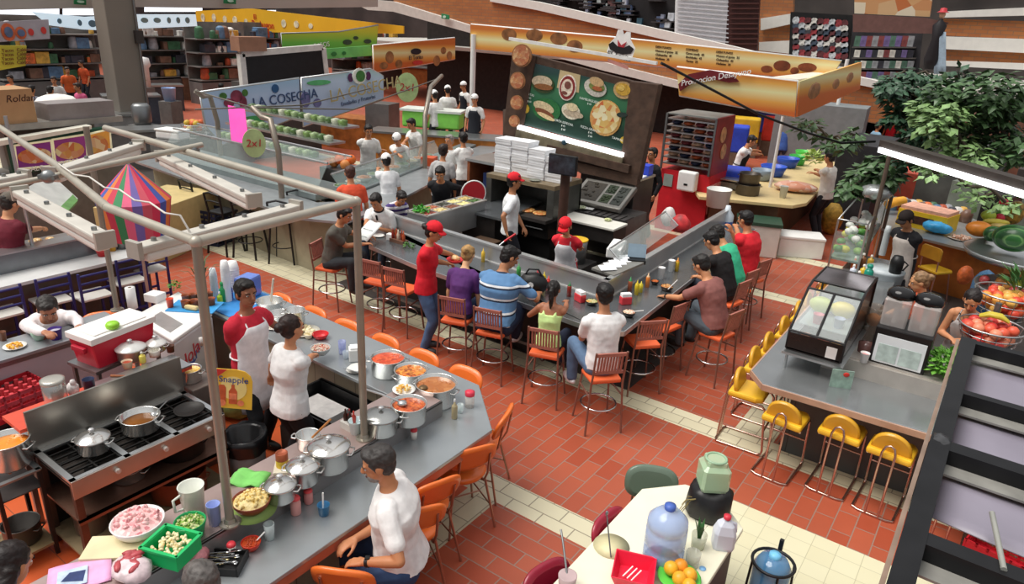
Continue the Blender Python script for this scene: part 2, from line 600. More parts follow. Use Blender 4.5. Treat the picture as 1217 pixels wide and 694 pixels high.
 if style!='none':
  Hh=MB()
  Hh.sph(H(0,-.022,.046),(.086*s,.098*s,.088*s),20,hb)
  Hh.sph(H(0,-.045,-.005),(.076*s,.062*s,.075*s),14,hb)
  if style in('short','wavy'):
   for k in(-1,1):Hh.sph(H(.071*k,.012,.020),(.012*s,.022*s,.036*s),8,hb)
   Hh.sph(H(0.01,.045,.096),(.062*s,.045*s,.030*s),12,hb)
  if style=='thin':
   Hh=MB()
   Hh.sph(H(0,-.040,.020),(.083*s,.076*s,.078*s),16,hb);Hh.sph(H(0,-.03,.05),(.080*s,.088*s,.076*s),16,hb)
  if style=='bun':
   Hh.sph(H(0,-.125,.035),.042*s,12)
  if style=='pony':
   Hh.tube([H(0,-.11,.05),H(0,-.15,.02),H(.01,-.155,-.07),H(.01,-.13,-.16),H(.0,-.12,-.22)],[.024*s,.034*s,.034*s,.026*s,.010*s],10)
  if style=='long':
   for k in(-1,0,1):
    Hh.tube([H(.055*k,-.05,.02),H(.065*k,-.075,-.08),H(.065*k,-.085,-.18),H(.05*k,-.085,-.26)],[.05*s,.05*s,.042*s,.02*s],10)
  part('hair',Hh,hm,T,vox=.009,smooth=1,disp=.014,dscale=.03)
 if cap:
  Cp=MB()
  k0=Cp.mark()
  Cp.sph((0,0,0),(.093*s,.108*s,.098*s),20)
  Cp.v=[(a,b,max(c,-.012*s))for a,b,c in Cp.v]
  Cp.sph((0,0,.098*s),.009*s,8)
  Cp.xf(Matrix.Translation(H(0,-.006,.058))@hb.to_4x4()@Matrix.Rotation(D(6),4,'X'))
  part('cap',Cp,CLOTH(cap),T)
  if cap not in('F4F3F0',):
   Br=MB()
   g=[[H(.078*math.sin(a),.060+e*.085*math.cos(a*.9)+.012,.052+.006*math.cos(a*2)-e*.022)for a in[(-1.15+2.3*i/8)for i in range(9)]]for e in(0,.5,1)]
   Br.sheet(g,.006*s)
   part('cap_brim',Br,CLOTH(cap),T)
 s=s0
 if apron:
  A=MB()
  rows=[]
  for q in((.48,.42,.33,.24,.16,.08,0)):
   c,r,f,w,d=tor(q,.036*s)
   wd={.48:.55,.42:.75}.get(q,1.25)
   rows.append([c+r*w*math.sin(a)+f*d*math.cos(a)for a in[wd*(-1+2*i/10)for i in range(11)]])
  if not sit:
   for dz in(.12,.24,.38):
    c,r,f,w,d=tor(0,.05*s)
    rows.append([c-Z*dz*s+r*w*1.04*math.sin(a)+f*(d+.02*dz)*math.cos(a)for a in[1.2*(-1+2*i/10)for i in range(11)]])
  else:
   for yy,dz in((.12,.06),(.24,.075),(.34,.06)):
    c,r,f,w,d=tor(0,.04*s)
    rows.append([c+f*(d*.5+yy)*1.0+Z*(dz-.0)*s+r*w*1.0*math.sin(a)-Z*.05*(1-math.cos(a))for a in[1.2*(-1+2*i/10)for i in range(11)]])
  A.sheet(rows,.008*s)
  ap=part('apron',A,CLOTH(apron),T)
  St=MB()
  c,r,f,w,d=tor(.48,.036*s);c2,r2,f2,u2=frm(.565)
  St.tube([c+r*w*.5+f*d*.85,c2+r2*.078*s+f2*.02*s,c2-f2*.078*s+u2*.01*s,c2-r2*.078*s+f2*.02*s,c-r*w*.5+f*d*.85],.008*s,6)
  c,r,f,w,d=tor(.16,.036*s)
  St.tube([c+r*w*math.sin(a)+f*d*math.cos(a)for a in[1.2+(2*PI-2.4)*i/10 for i in range(11)]],.009*s,6)
  part('strap',St,CLOTH(apron),ap)
 if watch:
  k,sh,el,w=arms[0 if watch=='L' else 1]
  Wt=MB();d=(w-el).normalized()
  q=w-d*.03*s
  Wt.cyl(q-d*.011*s,q+d*.011*s,.034*s,n=16);Wt.box(q+Z*.034*s,(.03*s,.03*s,.012*s))
  part('wristwatch',Wt,BLACK(),T)
 return T
def headpos(h,pose,seat,lean,hp=0):
 s=h/1.72
 y,z=0.0,(seat+.085*s)if pose=='sit' else.93*s
 last=0
 for q in[0,.08,.16,.24,.33,.42,.48,.53,.565,.60,.66]:
  a=D(lean)*(0.45+0.65*min(1,q/0.5))
  y+=math.sin(a)*(q-last)*s;z+=math.cos(a)*(q-last)*s;last=q
 a=D(lean)*.35+D(hp)
 return y+(.018*math.cos(a)+.085*math.sin(a))*s,z+(.085*math.cos(a)-.018*math.sin(a))*s
def who(label,px,py,face,h=1.70,pose='stand',seat=.64,lean=0,hp=0,base=0.0,**k):
 f=V((face[0],face[1],0)).normalized()
 dy,dz=headpos(h,pose,seat,lean,hp)
 p=P(px,py,dz+base)
 loc=V((p.x,p.y,base))-f*dy
 return person(label,loc,face,h=h,pose=pose,seat=seat,lean=lean,hp=hp,**k)
def at(x,y,zt,zb=None):
 p=P(x,y,zt)
 return V((p.x,p.y,zt if zb is None else zb))
def mpp(p):
 return(V(p)-CPOS).dot(FWD)/CF
def brick_mat(name,c1,c2,mortar,w,h,rot=0.0,ms=0.006,offset=0.5,rough=0.45,stain='6B3A28',amt=0.35):
 m=bpy.data.materials.new('m_'+name);m.use_nodes=True
 nt=m.node_tree;b=nt.nodes['Principled BSDF'];L=nt.links
 tc=nt.nodes.new('ShaderNodeTexCoord');mp=nt.nodes.new('ShaderNodeMapping')
 mp.inputs['Rotation'].default_value=(0,0,rot)
 L.new(tc.outputs['Object'],mp.inputs[0])
 br=nt.nodes.new('ShaderNodeTexBrick')
 br.inputs['Color1'].default_value=lin(c1);br.inputs['Color2'].default_value=lin(c2);br.inputs['Mortar'].default_value=lin(mortar)
 br.inputs['Scale'].default_value=1.0;br.inputs['Mortar Size'].default_value=ms;br.inputs['Mortar Smooth'].default_value=0.2
 br.inputs['Brick Width'].default_value=w;br.inputs['Row Height'].default_value=h;br.offset=offset;br.inputs['Bias'].default_value=0.0
 L.new(mp.outputs[0],br.inputs['Vector'])
 n=nt.nodes.new('ShaderNodeTexNoise');n.inputs['Scale'].default_value=0.9;n.inputs['Detail'].default_value=6
 L.new(tc.outputs['Object'],n.inputs['Vector'])
 r=nt.nodes.new('ShaderNodeValToRGB');r.color_ramp.elements[0].position=.35;r.color_ramp.elements[1].position=.75
 r.color_ramp.elements[0].color=(0,0,0,1);r.color_ramp.elements[1].color=(amt,amt,amt,1)
 L.new(n.outputs['Fac'],r.inputs['Fac'])
 mx=nt.nodes.new('ShaderNodeMixRGB');mx.inputs['Color2'].default_value=lin(stain)
 L.new(r.outputs['Color'],mx.inputs['Fac']);L.new(br.outputs['Color'],mx.inputs['Color1'])
 L.new(mx.outputs[0],b.inputs['Base Color'])
 b.inputs['Roughness'].default_value=rough
 bp=nt.nodes.new('ShaderNodeBump');bp.inputs['Strength'].default_value=.35;bp.inputs['Distance'].default_value=.004;bp.invert=True
 L.new(br.outputs['Fac'],bp.inputs['Height']);L.new(bp.outputs['Normal'],b.inputs['Normal'])
 return m
def food_mat(c1,c2,c3,scale=60):
 m=bpy.data.materials.new('m_food');m.use_nodes=True
 nt=m.node_tree;b=nt.nodes['Principled BSDF'];L=nt.links
 tc=nt.nodes.new('ShaderNodeTexCoord');n=nt.nodes.new('ShaderNodeTexVoronoi');n.inputs['Scale'].default_value=scale
 L.new(tc.outputs['Object'],n.inputs['Vector'])
 r=nt.nodes.new('ShaderNodeValToRGB');cr=r.color_ramp;cr.elements.new(.5)
 for e,(p,c)in zip(cr.elements,((0.15,c1),(.5,c2),(.85,c3))):
  e.position=p;e.color=lin(c)
 L.new(n.outputs['Color'],r.inputs['Fac']);L.new(r.outputs['Color'],b.inputs['Base Color'])
 b.inputs['Roughness'].default_value=.4
 bp=nt.nodes.new('ShaderNodeBump');bp.inputs['Strength'].default_value=.6;bp.inputs['Distance'].default_value=.006
 L.new(n.outputs['Distance'],bp.inputs['Height']);L.new(bp.outputs['Normal'],b.inputs['Normal'])
 return m
_FM={}
def food(*a):
 if a not in _FM:_FM[a]=food_mat(*a)
 return _FM[a]
def pot(label,loc,r,h,body=None,content=None,lid=None,knob='C8C8C8',handles=2,hang=0.6,fill=0.85,name='cooking_pot',cat='pot',group=None,flare=1.0):
 T=thing(name,label,cat,loc,0,group)
 m=body or ALU()
 b=MB();b.lathe([(0,0),(r*.93/flare,0),(r*.97/flare,.01),(r,h-.006),(r+.007,h),(r+.004,h+.004),(r-.004,h),(r*.96/flare,.012),(0,.010)],n=32)
 part('body',b,m,T)
 for k in range(handles):
  a=hang+k*PI
  c=V((math.cos(a),math.sin(a),0));t=V((-c.y,c.x,0));z=V((0,0,h*.80))
  w=min(.05,r*.35)
  hb=MB();hb.tube([c*r*.98-t*w+z,c*(r+.030)-t*w+z,c*(r+.038)+z+V((0,0,.004)),c*(r+.030)+t*w+z,c*r*.98+t*w+z],.006,8)
  part('handle',hb,m,T)
 if content:
  c=MB();k=[]
  c.lathe([(r*.97,h*fill-.01),(r*.93,h*fill),(r*.5,h*fill+.004),(0,h*fill+.006)],n=32)
  rr=random.Random(int(loc.x*1000))
  for i in range(16):
   a=rr.random()*2*PI;d=r*.85*math.sqrt(rr.random())
   c.sph((d*math.cos(a),d*math.sin(a),h*fill),(r*.14,r*.11,r*.05),8)
  part('food',c,content,T)
 if lid:
  l=MB();l.lathe([(r+.010,h-.004),(r+.012,h+.004),(r+.006,h+.010),(r*.75,h+.030),(r*.35,h+.044),(0,h+.048)],n=32)
  l.cyl((0,0,h+.045),(0,0,h+.062),.008,n=10)
  lo=part('lid',l,lid,T)
  kb=MB();kb.lathe([(0,h+.060),(.020,h+.062),(.024,h+.072),(.016,h+.082),(0,h+.084)],n=16)
  part('knob',kb,mat(knob,.3,.5,0),lo)
 return T
def bowl(label,loc,r,h,col,content=None,name='bowl',cat='bowl',group=None,mats=None,flat=0.55,mound=0.25,rough=.35):
 T=thing(name,label,cat,loc,0,group)
 b=MB();b.lathe([(0,0),(r*flat,0),(r*.84,h*.45),(r,h),(r*.97,h+.004),(r*.93,h),(r*.77,h*.45),(r*flat*.9,.008),(0,.007)],n=28)
 part('body',b,mats or mat(col,rough,0,.05),T)
 if content:
  c=MB();rr=random.Random(int(loc.x*999)+3)
  c.lathe([(r*.93,h*.86),(r*.6,h*.86+h*mound*.7),(0,h*.86+h*mound)],n=24)
  for i in range(46):
   a=rr.random()*2*PI;d=r*.80*math.sqrt(rr.random())
   c.sph((d*math.cos(a),d*math.sin(a),h*.88+h*mound*(1-(d/r)**2)),(r*.15,r*.10,r*.08),7,Euler((rr.random()*2,rr.random()*2,rr.random()*6)).to_matrix())
  part('food',c,content,T)
 return T
def cup(label,loc,r,h,col,name='cup',cat='cup',group=None,taper=.78,m=None,inside=None):
 b=MB();b.lathe([(0,0),(r*taper,0),(r,h),(r+.002,h+.002),(r-.003,h),(r*taper-.003,.006),(0,.006)],n=18)
 if inside:
  b.mat(1).lathe([(r*.9,h*.8),(0,h*.8)],n=18)
 return solo(name,b,[m or mat(col,.35,0,.03)]+([mat(inside,.3,0,0)]if inside else[]),label,cat,loc,group=group)
def bottle(label,loc,r,h,col,capc,name='bottle',cat='bottle',group=None,neck=.35,nh=.72,m=None,taper=1.0,band=None):
 T=thing(name,label,cat,loc,0,group)
 b=MB();b.lathe([(0,0),(r*.92,0),(r,.008),(r*taper,h*nh*.86),(r*.8*taper,h*nh*.95),(r*neck,h*nh),(r*neck,h*.9),(0,h*.9)],n=16)
 part('body',b,m or mat(col,.25,0,.03),T)
 if band:
  q=MB();q.lathe([(r*1.012,h*.18),(r*1.015,h*.2),(r*1.015,h*.5),(r*1.012,h*.52)],n=16);part('sticker',q,mat(band,.5,0,.1),T)
 c=MB();c.lathe([(r*neck*1.15,h*.86),(r*neck*1.2,h*.88),(r*neck*.9,h),(0,h)],n=14)
 part('cap',c,mat(capc,.35,0,0),T)
 return T
def squeeze(label,loc,col,r=.028,h=.20,group=None,capc=None):
 T=thing('squeeze_bottle',label,'bottle',loc,0,group)
 b=MB();b.lathe([(0,0),(r,0),(r,h*.66),(r*.75,h*.72),(0,h*.72)],n=14)
 part('body',b,mat(col,.35,0,.03),T)
 c=MB();c.lathe([(r*.8,h*.71),(r*.8,h*.76),(r*.32,h*.80),(r*.12,h),(0,h)],n=12)
 part('nozzle',c,mat(capc or col,.35,0,.02),T)
 return T
def shaker(label,loc,r,h,body,capc,group=None):
 T=thing('shaker',label,'shaker',loc,0,group)
 b=MB();b.lathe([(0,0),(r,0),(r,h*.74),(0,h*.74)],n=16);part('body',b,mat(body,.25,0,.03),T)
 c=MB();c.lathe([(r*1.08,h*.72),(r*1.08,h*.86),(r*.8,h*.97),(0,h)],n=16);part('cap',c,mat(capc,.4,0,0),T)
 return T
def plate(label,loc,r,col='ECEAE4',content=None,group=None,hh=.02):
 T=thing('plate',label,'plate',loc,0,group)
 b=MB();b.lathe([(0,0),(r*.6,0),(r,hh),(r,hh+.003),(r*.62,.006),(0,.006)],n=26);part('dish',b,mat(col,.3,0,.02),T)
 if content:
  c=MB();rr=random.Random(int(abs(loc.x)*777))
  for i in range(22):
   a=rr.random()*2*PI;d=r*.62*math.sqrt(rr.random())
   c.sph((d*math.cos(a),d*math.sin(a),.018+.02*(1-d/r)),(r*.20,r*.15,r*.11),7,Euler((rr.random(),rr.random(),rr.random()*6)).to_matrix())
  part('food',c,content,T)
 return T
def glassware(label,loc,r,h,col='D8E4E4',group=None,fill=None):
 T=thing('drinking_glass',label,'glass',loc,0,group)
 b=MB();b.lathe([(0,0),(r*.85,0),(r,h),(r-.002,h),(r*.83,.01),(0,.01)],n=18);part('body',b,glass(col,.05,.45),T)
 if fill:
  c=MB();c.lathe([(0,.012),(r*.8,.012),(r*.92,h*.75),(0,h*.75)],n=16);part('drink',c,mat(fill,.2,0,0),T)
 return T
def carton(name,label,cat,loc,s,rz,m,group=None,bev=.004,parts=None):
 b=MB();b.bx(-s[0]/2,s[0]/2,-s[1]/2,s[1]/2,0,s[2])
 return solo(name,b,m,label,cat,loc,rz,group,bev=bev)
def leafy(mb,c,R_,n,size,rnd,flat=1.0,up=.3):
 for i in range(n):
  while True:
   p=V((rnd.uniform(-1,1),rnd.uniform(-1,1),rnd.uniform(-1,1)))
   if p.length<1:break
  o=V(c)+V((p.x*R_[0],p.y*R_[1],p.z*R_[2]))
  d=V((p.x+rnd.uniform(-.6,.6),p.y+rnd.uniform(-.6,.6),up+rnd.uniform(-.5,.4))).normalized()
  s=d.cross(V((rnd.uniform(-.4,.4),rnd.uniform(-.4,.4),1))).normalized()
  nn=s.cross(d)
  L=size*rnd.uniform(.7,1.25);w=L*.30*flat
  a=o;m_=o+d*L*.5+nn*L*.06;e=o+d*L-nn*L*.10
  mb.add([a,m_+s*w-nn*w*.25,e,m_-s*w-nn*w*.25,m_],[(0,4,1),(4,2,1),(0,3,4),(4,3,2)])
def stool_red(label,loc,face,group=None):
 T=thing('bar_stool',label,'bar stool',loc,yawto(*face),group)
 lm=mat('8E6658',.35,.4,.1);sh=.59
 b=MB();b.prism([(-.17,-.17),(.17,-.17),(.185,.12),(.13,.18),(-.13,.18),(-.185,.12)],sh,sh+.05)
 part('seat',b,mat('E8683A',.45,0,.06),T,bev=.018)
 b=MB()
 for k in range(9):
  x=-.128+.032*k
  b.beam((x,-.195,sh+.15),(x,-.225,sh+.36),.020,.010,(0,1,0))
 b.beam((-.16,-.193,sh+.15),(.16,-.193,sh+.15),.022,.03,(0,0,1));b.beam((-.16,-.228,sh+.37),(.16,-.228,sh+.37),.024,.036,(0,0,1))
 part('backrest',b,mat('A8685A',.5,0,.12,20),T)
 for k in(-1,1):
  b=MB();b.tube([(.205*k,-.215,0),(.175*k,-.18,sh),(.172*k,-.20,sh+.12),(.170*k,-.235,sh+.40)],.0125,8);part('leg',b,lm,T)
  b=MB();b.tube([(.205*k,.205,0),(.155*k,.15,sh)],.0125,8);part('leg',b,lm,T)
 b=MB();b.tube([(.19*math.cos(i*PI/10)*1.02,.18*math.sin(i*PI/10)*1.05,.27)for i in range(20)],.011,8,True)
 part('foot_ring',b,CHROME(),T)
 b=MB();b.beam((-.185,-.19,.45),(-.172,.175,.45),.014,.014);b.beam((.185,-.19,.45),(.172,.175,.45),.014,.014)
 part('stretcher',b,lm,T)
 return T
def chair_orange(label,loc,face,col='EC7530',group=None,sh=.49):
 T=thing('diner_chair',label,'chair',loc,yawto(*face),group)
 vm=mat(col,.32,0,.06,5,0,coat=.3);lm=mat('B08672',.28,.8,.1)
 b=MB()
 b.loft([[V((w*math.cos(a),d*math.sin(a),z))for a in[2*PI*i/24 for i in range(24)]]for w,d,z in((.16,.15,sh-.03),(.20,.19,sh-.018),(.215,.205,sh+.01),(.20,.19,sh+.035),(.12,.11,sh+.043))])
 part('seat',b,vm,T)
 b=MB();g0=[]
 for w,h_,t in((.17,.095,-.026),(.205,.125,-.016),(.215,.135,0),(.205,.125,.016),(.17,.095,.026)):
  row=[]
  for i in range(28):
   a=2*PI*i/28;ca,sa=math.cos(a),math.sin(a)
   x=math.copysign(abs(ca)**.62,ca)*w;z=math.copysign(abs(sa)**.75,sa)*h_
   row.append(V((x,-.235+t-.10*(z/.3)+.55*x*x,sh+.27+z)))
  g0.append(row)
 b.loft(g0)
 part('backrest',b,vm,T)
 for k in(-1,1):
  b=MB();b.tube([(.205*k,.20,0),(.13*k,.13,sh-.03)],.011,8);part('leg',b,lm,T)
  b=MB();b.tube([(.215*k,-.25,0),(.15*k,-.15,sh-.03)],.011,8);part('leg',b,lm,T)
  b=MB();b.tube([(.12*k,.10,sh-.04),(.13*k,-.17,sh-.03),(.135*k,-.225,sh+.08),(.135*k,-.262,sh+.30)],.010,8);part('back_post',b,lm,T)
 b=MB()
 for k in(-1,1):b.tube([(.175*k,.175,sh*.45),(.18*k,-.20,sh*.45)],.007,6)
 b.tube([(-.178,0,sh*.45),(.178,0,sh*.45)],.007,6)
 part('stretcher',b,lm,T)
 return T
def stool_yellow(label,loc,face,group=None):
 T=thing('cantilever_stool',label,'bar stool',loc,yawto(*face),group)
 ym=mat('EDB92E',.35,0,.06,5,coat=.25);cm=mat('C8A79A',.2,.95,0);sh=.58
 b=MB();b.prism([(-.19,-.19),(.19,-.19),(.19,.10),(.15,.17),(-.15,.17),(-.19,.10)],sh,sh+.065)
 part('seat',b,ym,T,bev=.022)
 b=MB();n=14
 pl=[(.17*math.cos(PI*i/n),.20*math.sin(PI*i/n)**.8)for i in range(n+1)]
 rows=[]
 for t,sc_ in((-.022,.9),(-.012,.98),(.012,1),(.022,.92)):
  rows.append([V((x*sc_,-.125+t-z*.16+.3*x*x,sh+.06+z*sc_))for x,z in pl])
 b.loft(rows)
 part('backrest',b,mat('D9A22C',.35,0,.06,5,coat=.25),T)
 b=MB()
 for k in(-1,1):
  b.tube([(.175*k,-.22,.012),(.175*k,.20,.012),(.175*k,.245,.03),(.175*k,.25,.07),(.175*k,.215,.36),(.175*k,.205,sh-.05),(.175*k,.17,sh-.01),(.175*k,-.14,sh-.01)],.0125,8)
 b.tube([(-.175,-.22,.012),(-.12,-.245,.012),(.12,-.245,.012),(.175,-.22,.012)],.0125,8)
 b.tube([(-.175,.225,.30),(.175,.225,.30)],.011,8)
 part('tube_frame',b,cm,T)
 b=MB()
 b.tube([(-.055,-.25,.02),(-.055,-.235,.35),(-.055,-.215,sh+.08),(-.035,-.200,sh+.135),(0,-.20,sh+.155),(.035,-.200,sh+.135),(.055,-.215,sh+.08),(.055,-.235,.35),(.055,-.25,.02)],.011,8)
 part('back_hoop',b,cm,T)
 return T
def ribbed_pan(label,loc,r,col='2A2725'):
 T=thing('griddle_pan',label,'pan',loc)
 b=MB();b.lathe([(0,0),(r*.92,0),(r,.02),(r*.96,.022),(r*.9,.008),(0,.008)],n=28);part('body',b,mat(col,.5,.3,.2),T)
 return T
def zone(n,x0,x1,y0,y1,m,z=0.0):
 b=MB();b.bx(x0,x1,y0,y1,z-.03,z)
 return struct(n,b,m)
BV=brick_mat('brick_across','A64A30','B2593E','957B6E',.330,.172,0)
BU=brick_mat('brick_along','A64A30','B2593E','957B6E',.330,.172,PI/2)
CR=brick_mat('cream_band','D9D2B4','CFC8AA','8F8672',.330,.172,0,.006,.5,.4,'B0A68A',.3)
CRU=brick_mat('cream_band_along','CFC9AC','C6BFA2','8F8672',.330,.172,PI/2,.006,.5,.4,'A0967A',.4)
CRW=brick_mat('cream_square','DDD8B8','D8D2B0','B8B294',.20,.20,0,.003,0,.4,'C0B898',.3)
KO=brick_mat('kitchen_tile','CF5A2C','D86434','8C4A30',.40,.40,0,.004,0,.4,'9C4526',.4)
KD=brick_mat('dark_tile','4A4340','504844','2E2A28',.30,.30,0,.005,0,.5,'2A2624',.5)
zone('floor',-3.07,6,-2,4.33,BV)
zone('floor',-3.40,-3.07,-2,4.33,CRU)
zone('floor',-8.0,-3.40,-2,4.33,KO)
zone('floor',-1.35,6,4.66,5.77,CRW)
zone('floor',-8.0,6,4.33,4.66,CR)
zone('floor',-26,-8.0,-2,4.66,BV)
zone('floor',-26,-1.35,4.66,6.67,BU)
zone('floor',-1.35,6,5.77,6.67,BU)
zone('floor',-26,6,6.67,7.02,CR)
zone('floor',-3.1,6,7.02,11.35,BV)
zone('floor',-8.4,-3.1,7.02,11.35,KD)
zone('floor',-26,-8.4,7.02,7.9,CRU)
zone('floor',-26,-8.4,7.9,11.35,KD)
zone('floor',-26,6,11.35,11.70,CR)
zone('floor',-26,6,11.70,13.75,BU)
zone('floor',-26,6,13.75,14.10,CR)
zone('floor',-70,12,14.10,60,BV)
zone('floor',-70,-26,-12,14.10,KD)
ZA,ZS=.90,1.05
GREYTOP=mat('A6ABAD',.26,.55,.10,2.0)
LAM=mat('B9AEB4',.5,0,.06,2.0)
TERRA=mat('B9532F',.5,0,.15,4.0)
T=thing('soup_counter','L-shaped grey metal-topped eating counter around the soup kitchen','counter',(-3.4,2.6,0))
def rel(T,mb):
 return mb.xf(Matrix.Translation(-T.location))
xo=-3.00;ych=4.13
poly=[(xo,.2),(xo,ych),(-3.56,4.66),(-7.45,4.80),(-7.45,4.02),(-3.98,3.98),(-3.98,.2)]
b=MB();b.prism(poly,ZA-.035,ZA);part('worktop',rel(T,b),GREYTOP,T,bev=.006)
b=MB();b.prism([(xo-.012,.2),(xo-.012,ych-.01),(-3.565,4.645),(-7.44,4.785),(-7.44,4.70),(-3.6,4.56),(-3.09,4.08),(-3.09,.2)],ZA-.115,ZA-.036)
part('edge_trim',rel(T,b),mat('B8664A',.45,0,.15,6),T)
b=MB();b.prism([(-3.42,.2),(-3.42,4.0),(-3.75,4.30),(-7.4,4.42),(-7.4,4.10),(-3.85,4.05),(-3.85,.2)],0.0,ZA-.036)
part('base',rel(T,b),[brick_mat('counter_tile','A9A08C','9F967F','6E675A',.3,.2,0,.006,.5,.5)],T)
b=MB();b.prism([(-3.46,.2),(-3.46,4.02),(-3.90,4.02),(-3.90,.2)],ZS-.02,ZS)
part('raised_shelf',rel(T,b),mat('B9A29C',.28,.55,.1,3),T,bev=.004)
b=MB();b.bx(-3.475,-3.46,.2,4.02,ZA,ZS-.0);b.bx(-3.90,-3.47,4.005,4.02,ZA,ZS-.02);b.bx(-3.905,-3.89,.2,4.02,ZA-.5,ZS-.02)
part('shelf_front',rel(T,b),mat('8D8A8A',.35,.5,.1,3),T)
T=thing('left_counter','narrow eating counter with pale mauve laminate wall behind the red cool box','counter',(-7.4,2.4,0))
b=MB();b.bx(-7.62,-7.16,.9,3.22,.915,.95);part('worktop',rel(T,b),mat('A7ABAE',.3,.5,.1),T,bev=.005)
b=MB();b.bx(-7.30,-7.20,.9,3.22,0,.915);part('laminate_wall',rel(T,b),LAM,T)
b=MB();b.bx(-7.205,-7.195,.9,3.22,.86,.915);part('trim',rel(T,b),STEELD(),T)
pz=2.93
q1,q2=P(275,628,ZS),P(430,528,ZS)
c3=P(125,152,pz);cl=P(0,150,pz)
def pipe_post(label,p,z0,z1,r=.028):
 T=thing('frame_post',label,'post',(p[0],p[1],z0))
 b=MB();b.cyl((0,0,0),(0,0,z1-z0),r,n=14);part('tube',b,mat('9A9284',.4,.5,.1),T)
 b=MB();b.cyl((0,0,0),(0,0,.012),r*2.4,n=18);b.cyl((0,0,.012),(0,0,.04),r*1.4,r*1.1,n=14)
 for k in range(4):b.cyl((r*1.9*math.cos(k*PI/2+.7),r*1.9*math.sin(k*PI/2+.7),.012),(r*1.9*math.cos(k*PI/2+.7),r*1.9*math.sin(k*PI/2+.7),.02),.006,n=6)
 part('flange',b,mat('A8A296',.35,.7,.1),T)
 return T
PT1=P(232,284,pz);PT2=P(427,236,pz)
q1=V((PT1.x*.5+q1.x*.5,PT1.y*.5+q1.y*.5,0));q2=V((PT2.x*.5+q2.x*.5,PT2.y*.5+q2.y*.5,0))
pipe_post('upright steel pipe standing on the soup counter beside the blue cup',q1,ZS,pz)
pipe_post('upright steel pipe on the soup counter beside the black-lidded pot',q2,ZS,pz)
p3=P(139,246,pz)
pipe_post('upright steel pipe at the kitchen end beside the wide red cool box',V((-7.55,3.32,0)),.95,pz)
T=thing('overhead_frame','overhead rectangular frame of painted steel pipes carrying strip lamps','pipe frame',(q1.x,q1.y,pz))
b=MB();a0=V((q1.x,q1.y,pz));a1=V((q2.x,q2.y,pz));l0=V((-8.2,q1.y+.35,pz));l1=V((-8.2,q2.y+.25,pz))
b.cyl(a0,V((-4.48,q1.y+.02,pz)),.028,n=14);b.cyl(V((-4.48,q1.y+.02,pz)),P(65,195,pz),.028,n=14);b.cyl(P(65,195,pz),P(-30,132,pz),.028,n=14)
part('rail',rel(T,b),PIPE(),T)
b=MB();b.cyl(a1,P(125,152,pz),.030,n=14);part('rail',rel(T,b),PIPE(),T)
b=MB();b.cyl(a0,a1,.030,n=14);b.sph(a0,.036);b.sph(a1,.036);part('cross_rail',rel(T,b),PIPE(),T)
b=MB();b.cyl(P(-10,224,pz-.06),P(57,211,pz-.03),.022,n=10);b.cyl(P(57,211,pz-.03),P(240,172,pz+.04),.024,n=10);part('cross_rail',rel(T,b),PIPE(),T)
for q in((57,210),(228,179)):
 b=MB();c=P(q[0],q[1],pz);b.sph(c,(.05,.05,.05),10);b.box(c,(.12,.05,.03),.6);part('clamp',rel(T,b),STEELD(),T)
b=MB();c=P(70,196,pz+.03);pts=[P(70+i*18,197+i*7.6+(3 if i%2 else-2),pz+.045)for i in range(9)]+[P(240,300,pz-.2)]
b.tube(pts,.006,6);part('cable',rel(T,b),mat('D8D4CC',.6),T)
def strip_lamp(label,a,b_,w=.105,on=0.0,drop=.0):
 a=V(a);b_=V(b_);T=thing('strip_lamp',label,'strip lamp',(a+b_)/2)
 m=MB();m.beam(a,b_,w,.05);d=(b_-a).normalized()
 part('housing',rel(T,m),mat('C9C4BA',.45,.1,.08),T,bev=.012)
 m=MB();m.beam(a+d*.04-V((0,0,.05)),b_-d*.04-V((0,0,.05)),w*.86,.06);part('diffuser',rel(T,m),mat('E2E0D8',.3,0,.03,emit=on),T,bev=.02)
 m=MB();L=(b_-a).length
 for k in range(4):
  m=MB();c=a+d*L*(.1+.266*k);m.cyl(c+V((0,0,.02)),c+V((0,0,.045)),.016,n=8);part('clip',rel(T,m),STEELD(),T)
 for e in(a,b_):
  m=MB();m.box(e,(.03,w*1.05,.10),math.atan2(d.y,d.x));part('end_cap',rel(T,m),mat('AFAAA0',.4,.2,.05),T)
 return T
zl=2.84
strip_lamp('grey strip lamp hanging over the kitchen in front of the striped umbrella',P(160,297,zl),P(352,246,zl))
strip_lamp('grey strip lamp left of the umbrella, below the pipe joint',P(24,229,zl),P(125,285,zl))
strip_lamp('long strip lamp under the far pipe rail, above the yellow bench',P(192,185,zl),P(302,238,zl))
strip_lamp('strip lamp running from below the food light box towards the left edge',P(60,206,zl+.05),P(165,172,zl+.05))
strip_lamp('short strip lamp end cut by the left edge of the picture',P(-40,222,zl+.02),P(30,209,zl+.02))
T=thing('advert_card','yellow arched drink advert with a bottle hanging on the kitchen post','sign',P(280,465,1.55))
A_=P(251,437,1.75);Bq=P(302,446,1.70);C_=P(304,487,1.42);D_=P(262,488,1.42)
o=(A_+C_)/2
ex=((Bq-A_)+(C_-D_)).normalized();ey=((A_-D_)+(Bq-C_)).normalized();M_=frame(o,ex,ey)
w=(C_-D_).length/2*1.05;h_=((A_-D_).length+(Bq-C_).length)/4*1.0
pl=[(-w,-h_),(w,-h_),(w,h_*.45),(w*.9,h_*.72),(w*.6,h_*.93),(w*.15,h_*1.0),(-w,h_*.98)]
b=MB();b.prism(pl,-.004,.004);b.xf(M_);part('card',rel(T,b),mat('E9B93A',.4,0,.06),T)
b=MB();b.disc((0,h_*.05,.0045),w*.72,.002);b.xf(M_);part('halo',rel(T,b),mat('F1D98A',.4,0,.1),T)
b=MB();b.text('Snapple',w*.52,M_@Matrix.Translation((0,h_*.48,.007)),.002);part('lettering',rel(T,b),mat('24418C',.4,0,0),T)
